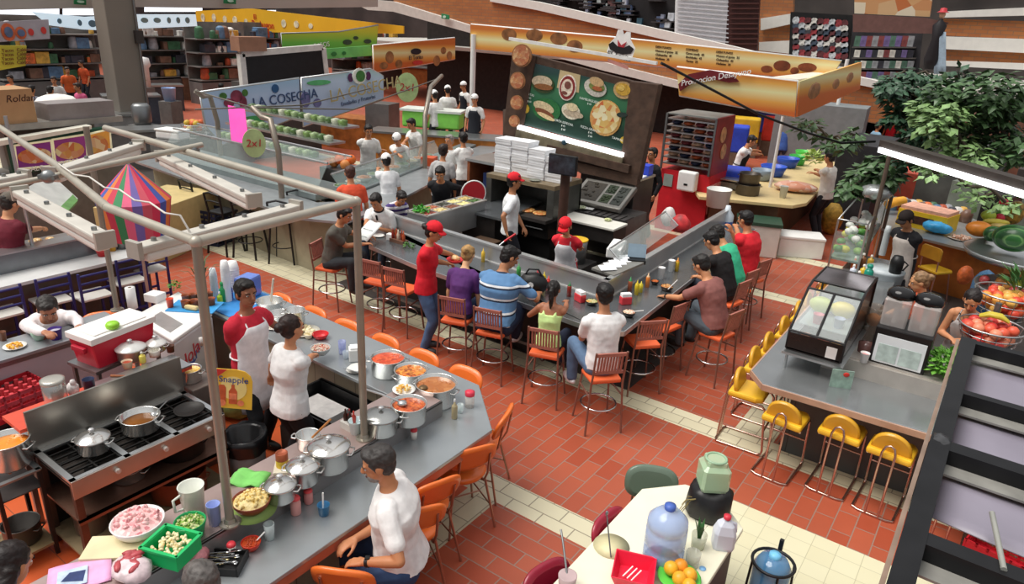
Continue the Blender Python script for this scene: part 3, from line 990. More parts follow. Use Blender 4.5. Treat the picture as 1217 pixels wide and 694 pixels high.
b=MB();b.prism([(-w*.25,-h_*.75),(w*.2,-h_*.75),(w*.2,-h_*.1),(w*.06,h_*.08),(w*.06,h_*.24),(-w*.11,h_*.24),(-w*.11,h_*.08),(-w*.25,-h_*.1)],.0065,.009)
b.prism([(-w*.85,-h_*.7),(-w*.4,-h_*.7),(-w*.4,h_*.05),(-w*.5,h_*.2),(-w*.75,h_*.2),(-w*.85,h_*.05)],.0065,.008);b.xf(M_);part('bottle_print',rel(T,b),mat('C4572E',.4,0,.15,20),T)
b=MB();b.prism([(-w*.23,-h_*.5),(w*.18,-h_*.5),(w*.18,-h_*.2),(-w*.23,-h_*.2)],.0092,.0105);b.disc((-w*.6,-h_*.72,.009),w*.2,.002);b.disc((w*.4,-h_*.68,.009),w*.18,.002);b.xf(M_);part('fruit_print',rel(T,b),mat('E9825A',.4,0,.2,20),T)
b=MB();b.prism([(-w,h_*.5),(-w*.35,h_*.98),(-w,h_*.98)],.0065,.009);b.xf(M_);part('corner_flash',rel(T,b),mat('C8342C',.4,0,0),T)
T=thing('gas_stove','long stainless gas range with open black under-shelves','stove',(-5.25,2.3,0))
x0,x1,y0,y1=-5.58,-4.95,1.66,2.90
SB=mat('B8AAA0',.28,.75,.12,3)
b=MB();b.bx(x0,x0+.02,y0,y1,.82,1.20);part('splashback',rel(T,b),mat('A29E96',.30,.8,.12,2),T)
b=MB();b.bx(x1-.015,x1,y0,y1,.70,.855);part('front_panel',rel(T,b),SB,T,bev=.004)
b=MB();n=3
for k in range(n+1):
 yy=y0+.02+(y1-y0-.04)*k/n;b.bx(x0+.02,x1-.01,yy-.022,yy+.022,.835,.858)
b.bx(x0+.02,x0+.07,y0,y1,.835,.858);b.bx(x1-.05,x1-.01,y0,y1,.835,.858)
part('top_frame',rel(T,b),STEEL(),T)
b=MB();b.bx(x0+.03,x1-.03,y0+.02,y1-.02,.76,.775);part('drip_tray',rel(T,b),mat('4A4440',.4,.6,.3),T)
for k in range(3):
 for j in range(2):
  ya=y0+.05+(y1-y0-.04)*k/n;yb=ya+(y1-y0)/n-.075;xa=x0+.08+j*.255;xb=xa+.235
  b=MB()
  for i in range(4):b.bx(xa+(xb-xa)*i/3-.006,xa+(xb-xa)*i/3+.006,ya,yb,.836,.850)
  for i in(0,.5,1):b.bx(xa,xb,ya+(yb-ya)*i-.006,ya+(yb-ya)*i+.006,.832,.848)
  b.cyl(((xa+xb)/2,(ya+yb)/2,.78),((xa+xb)/2,(ya+yb)/2,.822),.055,.045,n=14)
  part('burner_grate',rel(T,b),mat('1B1A19',.5,.4,.2),T)
for yy in(1.98,2.36,2.74):
 b=MB();b.cyl((x1,yy,.79),(x1+.028,yy,.79),.020,n=14);b.bx(x1+.026,x1+.034,yy-.004,yy+.004,.775,.805);part('knob',rel(T,b),mat('D6D0C8',.3,.4,0),T)
for xx in(x0+.03,x1-.03):
 for yy in(y0+.03,y1-.03):
  b=MB();b.bx(xx-.025,xx+.025,yy-.025,yy+.025,0,.835);part('leg',rel(T,b),mat('5E4A40',.4,.6,.2),T)
b=MB();b.bx(x0,x1,y0,y1,.49,.51);b.bx(x1-.02,x1,y0,y1,.465,.51);part('shelf',rel(T,b),mat('7C5B4C',.35,.6,.2),T)
b=MB();b.bx(x0,x1,y0,y1,.12,.14);part('shelf',rel(T,b),mat('8C7A5C',.6,.1,.2),T)
b=MB();b.bx(x0,x0+.012,y0,y1,.14,.82);part('back_panel',rel(T,b),mat('1E1C1B',.6,.1,.3),T)
GR=mat('5A5550',.4,.7,.2)
def sp(lb,px,py,zt,r,h,zb,**k):
 p=P(px,py,zb+h);return pot(lb,V((p.x,p.y,zb)),r,h,**k)
GL=mat('D2D0CC',.14,.9,.08,5)
sp('steel saucepan with a glass lid on the front left burner',110,520,0,.115,.11,.852,lid=GL)
sp('open saucepan of dark oil with a ladle on the middle burner',166,494,0,.148,.12,.852,content=None,fill=.4)
b=MB();p=P(166,497,.92);b.lathe([(.128,0),(0,.002)],(0,0,0),24);solo('frying_oil',b,mat('7A4A1C',.15,0,.2),'brown frying oil lying in the open saucepan','oil',(p.x,p.y,.915))
T=thing('ladle','small steel ladle dipped in the pan of dark oil','ladle',P(183,492,.95))
b=MB();b.sph((0,0,0),(.03,.03,.02),10);part('bowl',b,STEEL(),T);b=MB();b.tube([(0,.02,.01),(.03,.06,.06),(.05,.10,.10)],.005,6);part('handle',b,STEEL(),T)
g=P(225,487,.86);gp=ribbed_pan('round dark griddle plate on the far right burner',V((g.x,g.y,.852)),.125)
g=P(233,555,.52);pot('wide black casserole on the stove shelf',V((-5.22,2.62,.512)),.20,.16,body=mat('2B2421',.4,.4,.3),lid=mat('3A3230',.3,.6,.2))
pot('brown clay pot on the bottom shelf of the stove',V((-5.2,2.55,.142)),.23,.22,body=mat('7A3F28',.5,0,.2),handles=2)
pot('dented steel pan lying on the stove shelf',V((-5.2,2.16,.512)),.13,.10,body=GL,handles=1)
T=thing('back_bench','bench behind the range with an orange vinyl top','bench',(-6.0,2.35,0))
b=MB();b.bx(-5.92,-5.60,1.62,3.02,1.02,1.05);part('top',rel(T,b),mat('D4513A',.45,0,.1),T)
b=MB();b.bx(-5.92,-5.6,2.30,3.02,1.05,1.062);part('steel_sheet',rel(T,b),STEEL(),T)
for xx in(-5.88,-5.66):
 for yy in(1.7,2.95):
  b=MB();b.bx(xx-.02,xx+.02,yy-.02,yy+.02,0,1.02);part('leg',rel(T,b),STEELD(),T)
zb=1.05
def on(px,py,z,dz=0.0):p=P(px,py,z+dz);return V((p.x,p.y,z))
T=thing('steel_canister','tall steel canister on the orange bench behind the range','canister',on(68,480,zb))
b=MB();b.lathe([(0,0),(.082,0),(.085,.01),(.085,.21),(.080,.215),(0,.217)],n=24);part('body',b,ALU(),T)
b=MB();b.lathe([(.088,.20),(.089,.225),(.07,.232),(0,.232)],n=24);part('lid',b,mat('C6C2B8',.3,.6,0),T)
T=thing('plastic_bag','knotted clear plastic bag on the orange bench beside the canister','bag',on(88,470,zb))
b=MB();b.sph((0,0,.06),(.055,.05,.06),10);b.sph((.02,0,.12),(.02,.02,.035),8);part('film',b,mat('D8D2D0',.2,0,.3,40),T,disp=.03,dscale=.04)
cup('dark blue enamel mug on the orange bench',on(107,463,zb),.045,.10,'1E2A4E',taper=.95,name='mug')
T=thing('cool_box','big red cool box with a white lid','cool box',(-6.35,2.72,1.05),.16)
b=MB();L,W_=.62,.34
b.loft([[V((x*(.93 if k==0 else 1),y*(.9 if k==0 else 1),z))for y,x in((-L/2,-W_/2),(-L/2,W_/2),(L/2,W_/2),(L/2,-W_/2))]for k,z in((0,0),(1,.24))],smooth=False)
part('tub',b,mat('C6243A',.4,0,.06),T,bev=.02)
b=MB();b.bx(-W_/2-.012,W_/2+.012,-L/2-.012,L/2+.012,.24,.30);b.bx(-W_/2+.03,W_/2-.03,-L/2+.05,L/2-.05,.30,.312);part('lid',b,mat('F2EFEA',.4,0,.03),T,bev=.015)
for k in(-1,1):
 b=MB();b.bx(-.09,.09,k*(L/2+.02)-.018,k*(L/2+.02)+.018,.15,.20);part('handle',b,mat('B01E34',.4,0,0),T,bev=.008)
b=MB();b.lathe([(0,0),(.055,0),(.06,.03),(.045,.05),(0,.052)],n=16)
p=P(134,388,1.37);solo('plastic_tub',b,mat('9AD83A',.35,0,.05),'lime green plastic lid lying on the cool box','lid',(p.x,p.y,1.362))
zb2=1.062
sp('white enamel stew pot with a domed lid beside the cool box',155,413,0,.12,.11,zb2,body=mat('B8B6B2',.3,.7,.1),lid=mat('DADAD6',.25,.3,0))
sp('small pot with a flat white lid at the end of the bench',185,408,0,.085,.07,zb2,lid=mat('E2E0DC',.25,.3,0))
cup('brown clay cup at the right end of the bench',on(203,418,zb2),.036,.065,'5A3020',taper=.85)
bowl('white ribbed ramekin on the bench ahead of the small pot',on(184,423,zb2),.055,.06,'E8E4DA',flat=.8)
bottle('small bottle of yellow oil on the bench',on(170,431,zb2),.028,.11,'D9C95A','D8D6CC')
cup('beige cup with red contents on the bench',on(152,437,zb2),.045,.065,'D9C2A4',inside='A8442E')
T=thing('ladle','wooden-handled spoon lying along the bench edge','spoon',on(150,448,zb2));b=MB();b.tube([(-.1,-.08,.01),(0,0,.01),(.05,.05,.01)],[.012,.007,.006],8);part('handle',b,mat('9A5A34',.6),T)
T=thing('trolley','steel trolley that carries the red cool box','trolley',(-6.35,2.72,0),.16)
b=MB();b.bx(-.2,.2,-.34,.34,1.02,1.05);part('top',b,STEELD(),T)
for xx in(-.17,.17):
 for yy in(-.3,.3):
  b=MB();b.bx(xx-.015,xx+.015,yy-.015,yy+.015,0,1.02);part('leg',b,STEELD(),T)
T=thing('pot_stand','low dark iron stand with two shelves at the left end of the range','stand',(-5.55,1.45,0))
for xx in(-5.80,-5.40):
 for yy in(1.34,1.62):
  b=MB();b.bx(xx-.014,xx+.014,yy-.014,yy+.014,0,.80);part('leg',rel(T,b),mat('2A2422',.5,.4,.2),T)
b=MB()
for yy in(1.34,1.62):b.bx(-5.81,-5.39,yy-.02,yy+.02,.785,.80)
for xx in(-5.8,-5.4):b.bx(xx-.02,xx+.02,1.33,1.63,.785,.80)
b.bx(-5.7,-5.5,1.46,1.48,.785,.80);part('top_frame',rel(T,b),STEELD(),T)
b=MB();b.bx(-5.81,-5.39,1.33,1.63,.10,.12);part('shelf',rel(T,b),mat('8A7452',.6,0,.2),T)
b=MB();b.bx(-5.81,-5.39,1.33,1.63,.64,.65);part('shelf',rel(T,b),mat('4A4442',.5,.3,.2),T)
pot('tall stockpot of orange broth on the iron stand',V((-5.62,1.53,.80)),.15,.21,content=mat('E08A2A',.3,0,.15,12),fill=.8)
pot('stacked steel pots on the bottom shelf of the iron stand',V((-5.6,1.48,.12)),.13,.16,body=GR)
pot('lidded steel pot under the left end of the range',V((-5.3,1.86,.14)),.12,.22,body=mat('8C7A70',.3,.7,.15),lid=GL)
rc=mat('B5222E',.45,0,.1)
def crate(label,loc,rz,s=(.42,.30,.24),m=rc,group=None,name='plastic_crate'):
 T=thing(name,label,'crate',loc,rz,group);x,y,z=s[0]/2,s[1]/2,s[2]
 b=MB();t=.012
 b.bx(-x,x,-y,y,0,t)
 for k in(-1,1):
  for zz in(.0,.28,.56,.84):
   b.bx(-x,x,k*y-t/2,k*y+t/2,z*zz,z*(zz+.16));b.bx(k*x-t/2,k*x+t/2,-y,y,z*zz,z*(zz+.16))
  for i in range(7):
   xx=-x+2*x*i/6;b.bx(xx-.010,xx+.010,k*y-t/2,k*y+t/2,0,z)
  for i in range(5):
   yy=-y+2*y*i/4;b.bx(k*x-t/2,k*x+t/2,yy-.010,yy+.010,0,z)
 part('frame',b,m,T)
 return T
bc=mat('241E22',.5,0,.2)
for k,(m,lb)in enumerate(((bc,'black crate at the bottom of the bottle crate stack by the left wall'),(bc,'dark crate second from the bottom of the stack by the left wall'),(rc,'red bottle crate topmost of the stack by the left wall'))):
 crate(lb,(-7.0,2.02,.25*k),.1,(.34,.50,.25),m)
 if k==2:
  b=MB()
  for i in range(4):
   for j in range(6):b.cyl((-.12+.08*i,-.2+.08*j,.02),(-.12+.08*i,-.2+.08*j,.235),.026,.020,n=8)
  solo('bottle_tops',b,mat('D24A50',.4,0,.2,20),'rows of red capped bottles packed in the top crate','bottles',(-7.0,2.02,.5),.1,kind='stuff')
crate('black crate of soft drink bottles on the floor ahead of the stack',(-6.72,1.56,0),.1,(.34,.46,.25),bc)
T=thing('cool_box','small pale blue and red cool box on the floor beneath the bench','cool box',(-6.55,2.15,.30),.1)
b=MB();b.bx(-.14,.14,-.2,.2,0,.20);part('tub',b,mat('B52C3C',.4),T,bev=.015);b=MB();b.bx(-.15,.15,-.21,.21,.20,.25);part('lid',b,mat('BFD0DE',.4),T,bev=.012)
b=MB();b.bx(-6.8,-6.3,1.9,2.4,0,.30);solo('low_bench',b,mat('6E6258',.6),'low wooden bench carrying the small cool box','bench',bev=.01)
cs=[P(158,376,1.0),P(205,405,1.0),P(252,372,1.0),P(212,346,1.0)]
T=thing('freezer_chest','white freezer chest with slanted red lettering and a sliding top','freezer',(-6.9,3.6,0))
b=MB();b.prism([(p.x,p.y)for p in cs],.08,.96);part('body',rel(T,b),mat('CFCBCB',.4,0,.05),T,bev=.02)
b=MB();b.prism([(p.x,p.y)for p in cs],.96,1.0);part('top',rel(T,b),mat('ECEAE6',.3,0,.03),T,bev=.012)
b=MB();cc=sum(cs,V((0,0,0)))/4;b.prism([((p.x-cc.x)*.92+cc.x,(p.y-cc.y)*.92+cc.y)for p in cs],0,.08);part('plinth',rel(T,b),BLACK(),T)
ux=(cs[2]-cs[1]).normalized();nn=V((ux.y,-ux.x,0));mf=(cs[1]+cs[2])/2
mf=cs[1].lerp(cs[2],.34)
MF=frame(V((mf.x,mf.y,.74))+nn*.003,ux,V((0,0,1)))
b=MB();b.text('Hola',.20,MF@Matrix.Rotation(.28,4,'Z')@Matrix.Translation((-.02,-.02,0)),.006,shear=.2);part('logo',rel(T,b),mat('C43A44',.4,0,0),T)
b=MB()
for i in range(9):b.box(MF@V((-.12+.055*i,-.22+.045*i*.9,0)),(.02,.002,.09),M=MF.to_3x3()@Matrix.Rotation(0,3,'Z')@Matrix(((1,0,0),(0,0,1),(0,1,0))))
part('ribbon_print',rel(T,b),mat('5A74A8',.5,0,0),T)
b=MB();b.text('~',.22,MF@Matrix.Translation((.02,-.10,0)),.005);part('swoosh',rel(T,b),mat('3A4FA0',.4,0,0),T)
b=MB();ua=(cs[0]-cs[1]);b.prism([((cs[1]+ua*t+(cs[2]-cs[1])*q).x,(cs[1]+ua*t+(cs[2]-cs[1])*q).y)for t,q in((.18,.12),(.18,.42),(.72,.42),(.72,.12))],1.0,1.006)
part('sink_recess',rel(T,b),mat('A9A8A4',.3,.4,.1),T)
b=MB();p=P(251,390,.9);b.lathe([(0,0),(.02,0),(.02,.09),(0,.09)]);
solo('tap_bottle',b,mat('E6E2DC',.3),'white bottle hooked on the freezer end beside the pipe post','bottle',(mf.x+.03,mf.y+.12,.80))
z1=1.0
cup('orange plastic tumbler on the freezer chest',on(203,366,z1),.038,.11,'E8532E')
T=thing('paper_roll','white kitchen paper roll standing behind the freezer chest','paper roll',on(158,366,z1));b=MB();b.lathe([(.018,0),(.05,0),(.05,.24),(.018,.24)],n=18);part('paper',b,WHITE(),T);b=MB();b.lathe([(.018,0),(.018,.24)],n=10);part('core',b,mat('B59A74',.7),T)
carton('napkin_box','white napkin stack on the freezer chest beside the tumbler','napkins',on(185,357,z1),(.17,.15,.09),.3,WHITE())
b=MB();b.bx(-.26,.26,-.16,.16,0,.012);solo('tray',b,mat('3F9BD8',.35),'blue plastic tray under the brown clay mugs','tray',on(232,365,z1),.6,bev=.005)
rr=random.Random(4)
for i in range(8):
 p=on(222+9*(i%4)+rr.uniform(-2,2),352+7*(i//4)-1*(i%4),z1+.012,.06)
 cup('brown clay mug on the blue tray among its set',p,.048,.075,'A5562F',taper=.9,name='clay_mug',group='clay mugs on the blue tray',inside='5A2A18')
carton('bread_loaf','pale loaf on the front of the blue tray','bread',on(228,368,z1+.012),(.16,.06,.05),.35,mat('D9C58E',.7,0,.15),bev=.02)
T=thing('potted_plant','spiky-leaved plant behind the clay mugs','plant',on(240,347,z1));
b=MB();rr=random.Random(2)
for i in range(16):
 a=rr.uniform(0,6.28);L=rr.uniform(.22,.38);d=V((math.cos(a),math.sin(a),0));e=rr.uniform(.5,1.1)
 p0=V((0,0,.08));p1=p0+d*L*.5*e+V((0,0,L*.7));p2=p0+d*L*e*1.05+V((0,0,L*.75));s_=V((-d.y,d.x,0))
 b.add([p0+s_*.012,p0-s_*.012,p1-s_*.010,p1+s_*.010,p2],[(0,1,2,3),(3,2,4)])
part('leaves',b,mat('4A5A34',.5,0,.3),T);b=MB();b.lathe([(0,0),(.05,0),(.06,.10),(.05,.10),(0,.09)]);part('plant_pot',b,mat('8A5A3A',.7),T)
T=thing('herb_bunch','leafy green herb bunch left of the clay mugs','herbs',on(208,347,z1));b=MB();leafy(b,(0,0,.08),(.06,.06,.06),50,.05,rr);part('leaves',b,mat('4E8A34',.6,0,.3),T)
b=MB();b.bx(-7.40,-6.60,4.06,4.74,0,.008);solo('plastic_cloth',b,mat('3E8FD4',.4,0,.1),'blue plastic sheet on the end of the counter behind the cook','cloth',(0,0,ZA+.001))
def stack(label,p,r,h,n,col,group=None,topr=.8):
 T=thing('cup_stack',label,'cup stack',p,0,group)
 b=MB();
 for i in range(n):b.lathe([(r*.97,h*i/n),(r,h*i/n+.004),(r*.93,h*i/n+.008),(r*.93,h*(i+1)/n)],n=20)
 b.lathe([(r*.93,h),(r*topr*.9,h+.07),(0,h+.07)],n=20);part('cups',b,mat(col,.45,0,.02),T)
 return T
zc=ZA+.009
stack('tall stack of white foam cups behind the red-shirted cook',on(271,357,zc),.052,.42,22,'EFEFEF')
stack('shorter stack of clear cups beside the tall foam stack',on(256,352,zc),.045,.28,16,'D5DFE4')
stack('stack of wide white foam bowls behind the cook',on(279,345,zc),.075,.30,10,'F0F0EE')
bottle('green detergent bottle behind the cook',on(266,358,zc),.038,.24,'2E9A5A','2E9A5A',neck=.6)
bottle('lime bottle next to the blue cloth edge',on(262,362,zc),.030,.16,'A9CF3A','E8E8E8')
bottle('blue bottle behind the red cook',on(274,356,zc),.034,.22,'3A4F9E','C23A3A',neck=.6)
bottle('red-capped bottle beside the blue bottle',on(283,352,zc),.034,.22,'B43A46','D84A4A',neck=.6)
b=MB();b.bx(-.10,.10,-.13,.13,0,.26);solo('water_jug',b,mat('6B86D0',.2,0,.05),'pale blue plastic container behind the head of the cook','container',on(296,352,zc),.3,bev=.03)
def steampot(lb,px,py,wpx,hh,z,**k):
 p=P(px,py,z+hh);p.z=z;r=wpx/2*mpp(p);return pot(lb,p,r,hh,**k)
steampot('large steel colander pot with a wooden paddle on the back counter',320,357,30,.15,ZA,fill=.6)
T=thing('paddle','wooden paddle leaning in the colander pot','paddle',P(322,358,1.0));b=MB();b.tube([(0,0,0),(.05,.02,.28)],.012,8);part('handle',b,mat('D8D0C0',.6),T)
steampot('steel pot with a ring handle left of the cook woman',332,372,25,.17,ZA)
steampot('tall steel pot right behind the cook woman',350,368,23,.20,ZA)
plate('white plate of tortillas in front of the cook',on(327,388,ZA),.13,content=food('EFE6CF','E6D9B8','F6F1E2'))
plate('flat tray of pale dough behind the cook woman',on(362,395,ZA),.16,'D8D2C2',content=food('EADFB8','DCCB94','F3EAD0'))
bowl('small orange bowl on the back counter',on(354,399,ZA),.055,.045,'E78A2A',content=food('E78A2A','F0A84A','D86A1E'))
bowl('bright red bowl on the back counter',on(381,399,ZA,.03),.085,.055,'D2282E')
bowl('white rice bowl beside the small orange bowl',on(367,402,ZA),.05,.05,'E8DCC0',content=food('EADFC0','D8C48A','F3EAD0'))
sg=bowl('grey serving bowl of diced salad held by the cook woman',on(381,415,ZA+.06,.05),.10,.07,'B8BDBC',content=food('E8E0C8','C8563A','DDE4D8'))
glassware('pale blue glass on the back counter beside the napkin box',on(407,420,ZA),.04,.14,'A9B4E8')
glassware('small clear glass of mint behind the pale blue glass',on(411,426,ZA),.032,.08,'C8D4E0')
T=thing('napkin_holder','white napkin holder on the back counter next to the pipe','napkin holder',on(424,427,ZA),.9)
b=MB();b.bx(-.075,.075,-.06,.06,0,.13);part('box',b,WHITE(),T,bev=.01);b=MB();b.bx(-.06,.06,-.05,.05,.13,.145);part('napkins',b,mat('F6F5F2',.8,0,.04),T)
for k in range(3):
 plate('white side plate in the pile by the pipe, %s from the bottom'%ORD[k],on(422+1.5*k,441-1.2*k,ZA+.014*k),.085)
T=thing('fork','steel fork resting over the pile of side plates','fork',on(416,441,ZA+.05));b=MB();b.beam((-.09,0,0),(.04,.02,.004),.010,.003);b.beam((.04,.02,.004),(.09,.028,.006),.018,.003);part('shaft',b,STEEL(),T)
steampot('large pot of red tomato soup at the near left of the soup row',461,424,40,.17,ZA,content=food('C8401C','E06030','A83214',30))
steampot('pot of orange stew next to the tomato soup',488,439,38,.16,ZA,content=food('C65A1A','E89A3A','8E3A10',40),hang=1.4)
steampot('largest pot, full of brown mole sauce',518,455,48,.19,ZA,content=food('B5703A','A8622E','BE7C46',20),hang=.2)
steampot('pot of red chunky stew with a ladle resting in it',486,479,41,.16,ZS,content=food('C04A22','D8702E','8E2E12',45),hang=2.0)
T=thing('ladle','steel ladle sticking out of the red chunky stew','ladle',P(476,478,ZS+.17));b=MB();b.tube([(0,0,0),(-.12,-.08,.06),(-.26,-.16,.10)],.008,8);part('handle',b,STEEL(),T);b=MB();b.sph((.01,.01,-.01),(.04,.04,.025),10);part('bowl',b,STEEL(),T)
T=thing('ladle','ladle dipped in the brown mole sauce','ladle',P(503,461,ZA+.17));b=MB();b.sph((0,0,0),(.042,.042,.022),12);part('bowl',b,mat('6E5436',.4,.4),T)
plate('plate of fried eggs between the stew pots',on(480,465,ZS),.10,content=food('E8A03A','F0B84A','E6D9B0'))
steampot('steel pot with a black-rimmed silver lid at the pipe foot',453,494,39,.14,ZS,lid=mat('A9AAA8',.22,.85,.1))
steampot('big glass-lidded stewpot on the raised shelf behind the seated man',391,530,46,.17,ZS,lid=GL)
steampot('glass-lidded pot second in the row of lidded pots',360,553,36,.13,ZS,lid=GL)
steampot('low glass-lidded pot at the end of the lidded row',333,576,34,.11,ZS,lid=GL)
steampot('open saucepan with a wooden spoon behind the lidded pots',366,516,27,.11,ZS)
T=thing('spoon','wooden spoon standing in the open saucepan','spoon',P(371,520,ZS+.1));b=MB();b.tube([(0,0,0),(.10,.10,.15)],.009,8);part('handle',b,mat('B97A44',.6),T)
T=thing('tin_can','yellow and red labelled tin can','tin',on(336,556,ZS));b=MB();b.lathe([(0,0),(.043,0),(.043,.13),(.040,.132),(.037,.12),(0,.12)]);part('body',b,mat('A8583A',.4,.3,.2,20),T);b=MB();b.lathe([(.044,.02),(.044,.075)]);part('paper_band',b,mat('D8B43A',.5,0,.2,30),T)
cup('pale blue cutlery tub beside the pipe on the raised shelf',on(424,514,ZS),.06,.11,'CFE0E2')
T=thing('bottle_caddy','caddy of dark sauce bottles behind the black-lidded pot','caddy',on(416,508,ZS));b=MB();b.bx(-.06,.06,-.05,.05,0,.06);part('tray',b,mat('C8C4BC',.4),T)
for i in range(4):b=MB();x=-.035+.024*i;b.lathe([(0,.005),(.018,.005),(.018,.11),(.007,.13),(.007,.16),(0,.16)],(x,.02*(i%2)-.01,0),10);part('bottle',b,mat(('3A1E16','8A2A2A','2A2420','B0382E')[i],.3),T)
carton('cutting_board','pale wooden board under the tin can','board',on(345,556,ZS-.15+.15),(.22,.16,.02),.8,mat('DAD2BE',.6,0,.1))
b=MB();
g=[[V((-.12+.03*i,-.09+.03*j,.012+.010*math.sin(i*1.3)+.008*math.cos(j*1.7+i)))for j in range(7)]for i in range(9)]
b.sheet(g,.008);solo('dish_cloth',b,CLOTH('7FCB6A'),'crumpled light green cloth on the work counter','cloth',on(296,570,ZS),.5)
T=bowl('brown clay dish of yellow corn chips',on(300,606,ZS),.125,.085,'7E3A22',content=food('E8CF8A','F0DCA0','D8B45A'),mound=.5)
b=MB();b.lathe([(0,0),(.13,0),(.155,.004),(0,.004)],n=24);solo('plate_mat',b,mat('8FA85A',.5),'green plate beneath the brown clay dish','plate',on(300,606,ZS))
bowl('green round tub of sliced green chillies',on(228,636,ZS),.095,.11,'1F9A58',content=food('7FA83A','4E7A2A','D8D8A0',60),flat=.75,mound=.1)
T=thing('square_basket','bright green square basket of chopped onion','basket',on(206,660,ZS),.35)
b=MB();gm=mat('1FB565',.4,0,.05)
for k,z in((0,0),):b.bx(-.10,.10,-.085,.085,0,.01)
for k in(-1,1):b.beam((k*.115,-.105,.055),(k*.115,.105,.055),.11,.008,(1,0,0));b.beam((-.12,k*.10,.055),(.12,k*.10,.055),.11,.008,(0,1,0));b.bx(-.13,.13,k*.105-.010,k*.105+.010,.10,.115);b.bx(k*.125-.010,k*.125+.010,-.11,.11,.10,.115)
part('basket',b,gm,T)
b=MB();rr=random.Random(8)
for i in range(70):x,y=rr.uniform(-.09,.09),rr.uniform(-.08,.08);b.sph((x,y,.08+.03*(1-abs(x)/.1)*(1-abs(y)/.1)),(.018,.012,.010),6,Euler((rr.random()*3,rr.random()*3,rr.random()*6)).to_matrix())
part('onion',b,food('EADBA8','F4EAC8','D9C080'),T)
bowl('white colander heaped with raw pink chicken',on(166,634,ZS),.155,.10,'ECE6E4',content=food('E8AEB0','F0C8C4','C87A80',40),mound=.45,name='colander')
T=thing('measuring_jug','white translucent plastic jug behind the green tub','jug',on(231,608,ZS));b=MB();b.lathe([(0,0),(.065,0),(.078,.20),(.082,.205),(.074,.20),(.062,.01),(0,.01)],n=22);part('body',b,mat('E4E6DC',.25,0,.03),T)
b=MB();b.tube([(0,-.075,.17),(0,-.125,.16),(0,-.12,.07),(0,-.068,.06)],.009,8);part('handle',b,mat('DADCD2',.3),T)
cup('tall pale blue tumbler at the foot of the pipe',on(256,622,ZS),.042,.15,'93A4DC',taper=.85)
carton('cutting_board','pale wooden chopping board under the colander','board',on(140,652,ZS),(.36,.20,.02),.75,mat('DCD0A8',.6,0,.1))
T=thing('newspaper','pink magazine page lying on the counter corner','magazine',on(95,684,ZS),1.1)
b=MB();b.sheet([[V((-.16+.04*i,-.12+.03*j,.006+.004*math.sin(i)))for j in range(9)]for i in range(9)],.003);part('page',b,mat('E4A8D0',.6,0,.15,10),T)
b=MB();b.bx(-.11,.04,-.09,.06,.012,.014);part('picture',b,mat('B8C8DC',.6,0,.2,20),T);b=MB();b.prism([(-.09,-.03),(.02,-.07),(.03,.02),(-.05,.03)],.0142,.0155);part('picture',b,mat('2A3A6A',.6,0,.2,20),T)
T=thing('meat_bag','clear bag of raw meat beside the green basket','bag of meat',on(158,684,ZS));b=MB();b.sph((0,0,.05),(.13,.10,.055),14);part('film',b,mat('D8C4C8',.2,0,.25,20),T,disp=.04,dscale=.06)
b=MB();rr=random.Random(3)
for i in range(9):b.sph((rr.uniform(-.08,.08),rr.uniform(-.06,.06),.09),(.05,.022,.018),8,Matrix.Rotation(rr.random()*3,3,'Z'))
part('meat',b,mat('B04A50',.4,0,.2,20),T)
T=thing('meat_bag','knotted bag of pink ham on the lower counter at the near end','bag of meat',on(226,668,ZA));b=MB();b.sph((0,0,.07),(.13,.11,.075),14);part('film',b,mat('D88C92',.25,0,.3,25),T,disp=.03,dscale=.05)
T=thing('cutlery_tray','black tray of cutlery on the eating counter','cutlery',on(262,672,ZA),.6)
b=MB();b.bx(-.14,.14,-.085,.085,0,.02);b.bx(-.14,.14,-.09,-.08,0,.055);b.bx(-.14,.14,.08,.09,0,.055);b.bx(-.145,-.135,-.09,.09,0,.055);b.bx(.135,.145,-.09,.09,0,.055);part('tray',b,BLACK(),T)
for i in range(14):
 b=MB();a=rr.uniform(-.4,.4);c=V((rr.uniform(-.05,.05),rr.uniform(-.06,.06),.03+.003*i));d=V((math.cos(a),math.sin(a),0));b.beam(c-d*.07,c+d*.05,.006,.003);b.sph(c+d*.06,(.016,.010,.004),6,Matrix.Rotation(a,3,'Z'));part('spoon',b,mat('C9B88A' if i%3==0 else 'BFC2C4',.25,.9),T)
shaker('white salt shaker with red cap beside the red bowl',on(276,658,ZA),.026,.09,'E8E4DC','D23A44')
T=bowl('small red salsa bowl with a white spoon',on(299,652,ZA),.062,.055,'C8321E',content=mat('B0421E',.4),mound=0)
T=thing('spoon','white plastic spoon in the red salsa bowl','spoon',on(301,647,ZA+.03));b=MB();b.tube([(0,0,0),(.03,.07,.07)],.005,6);part('handle',b,WHITE(),T)
glassware('clear glass of spoons in front of the clay dish',on(321,640,ZA),.035,.12)
bottle('pink sauce bottle with a red cap, taller of the pair on the counter',on(352,610,ZA),.036,.14,'D89A94','D8484C',neck=.85,nh=.78)
bottle('short pink sauce bottle with a red cap beside the taller one',on(367,597,ZA),.032,.11,'D08A86','D8484C',neck=.85,nh=.78)
T=cup('glass of blue gelatin with a spoon in front of the man',on(385,611,ZA),.042,.08,'2E6E9A')
T=thing('spoon','white spoon in the glass of blue gelatin','spoon',on(384,604,ZA+.05));b=MB();b.tube([(0,0,0),(-.005,.01,.12)],.006,6);part('handle',b,WHITE(),T)
shaker('white shaker with a red cap at the end of the pot row',on(492,521,ZA),.026,.10,'E8E2DA','D23A44')
T=bottle('slim glass oil bottle at the counter corner',on(540,497,ZA),.026,.19,'A89A78','C8C8C8')
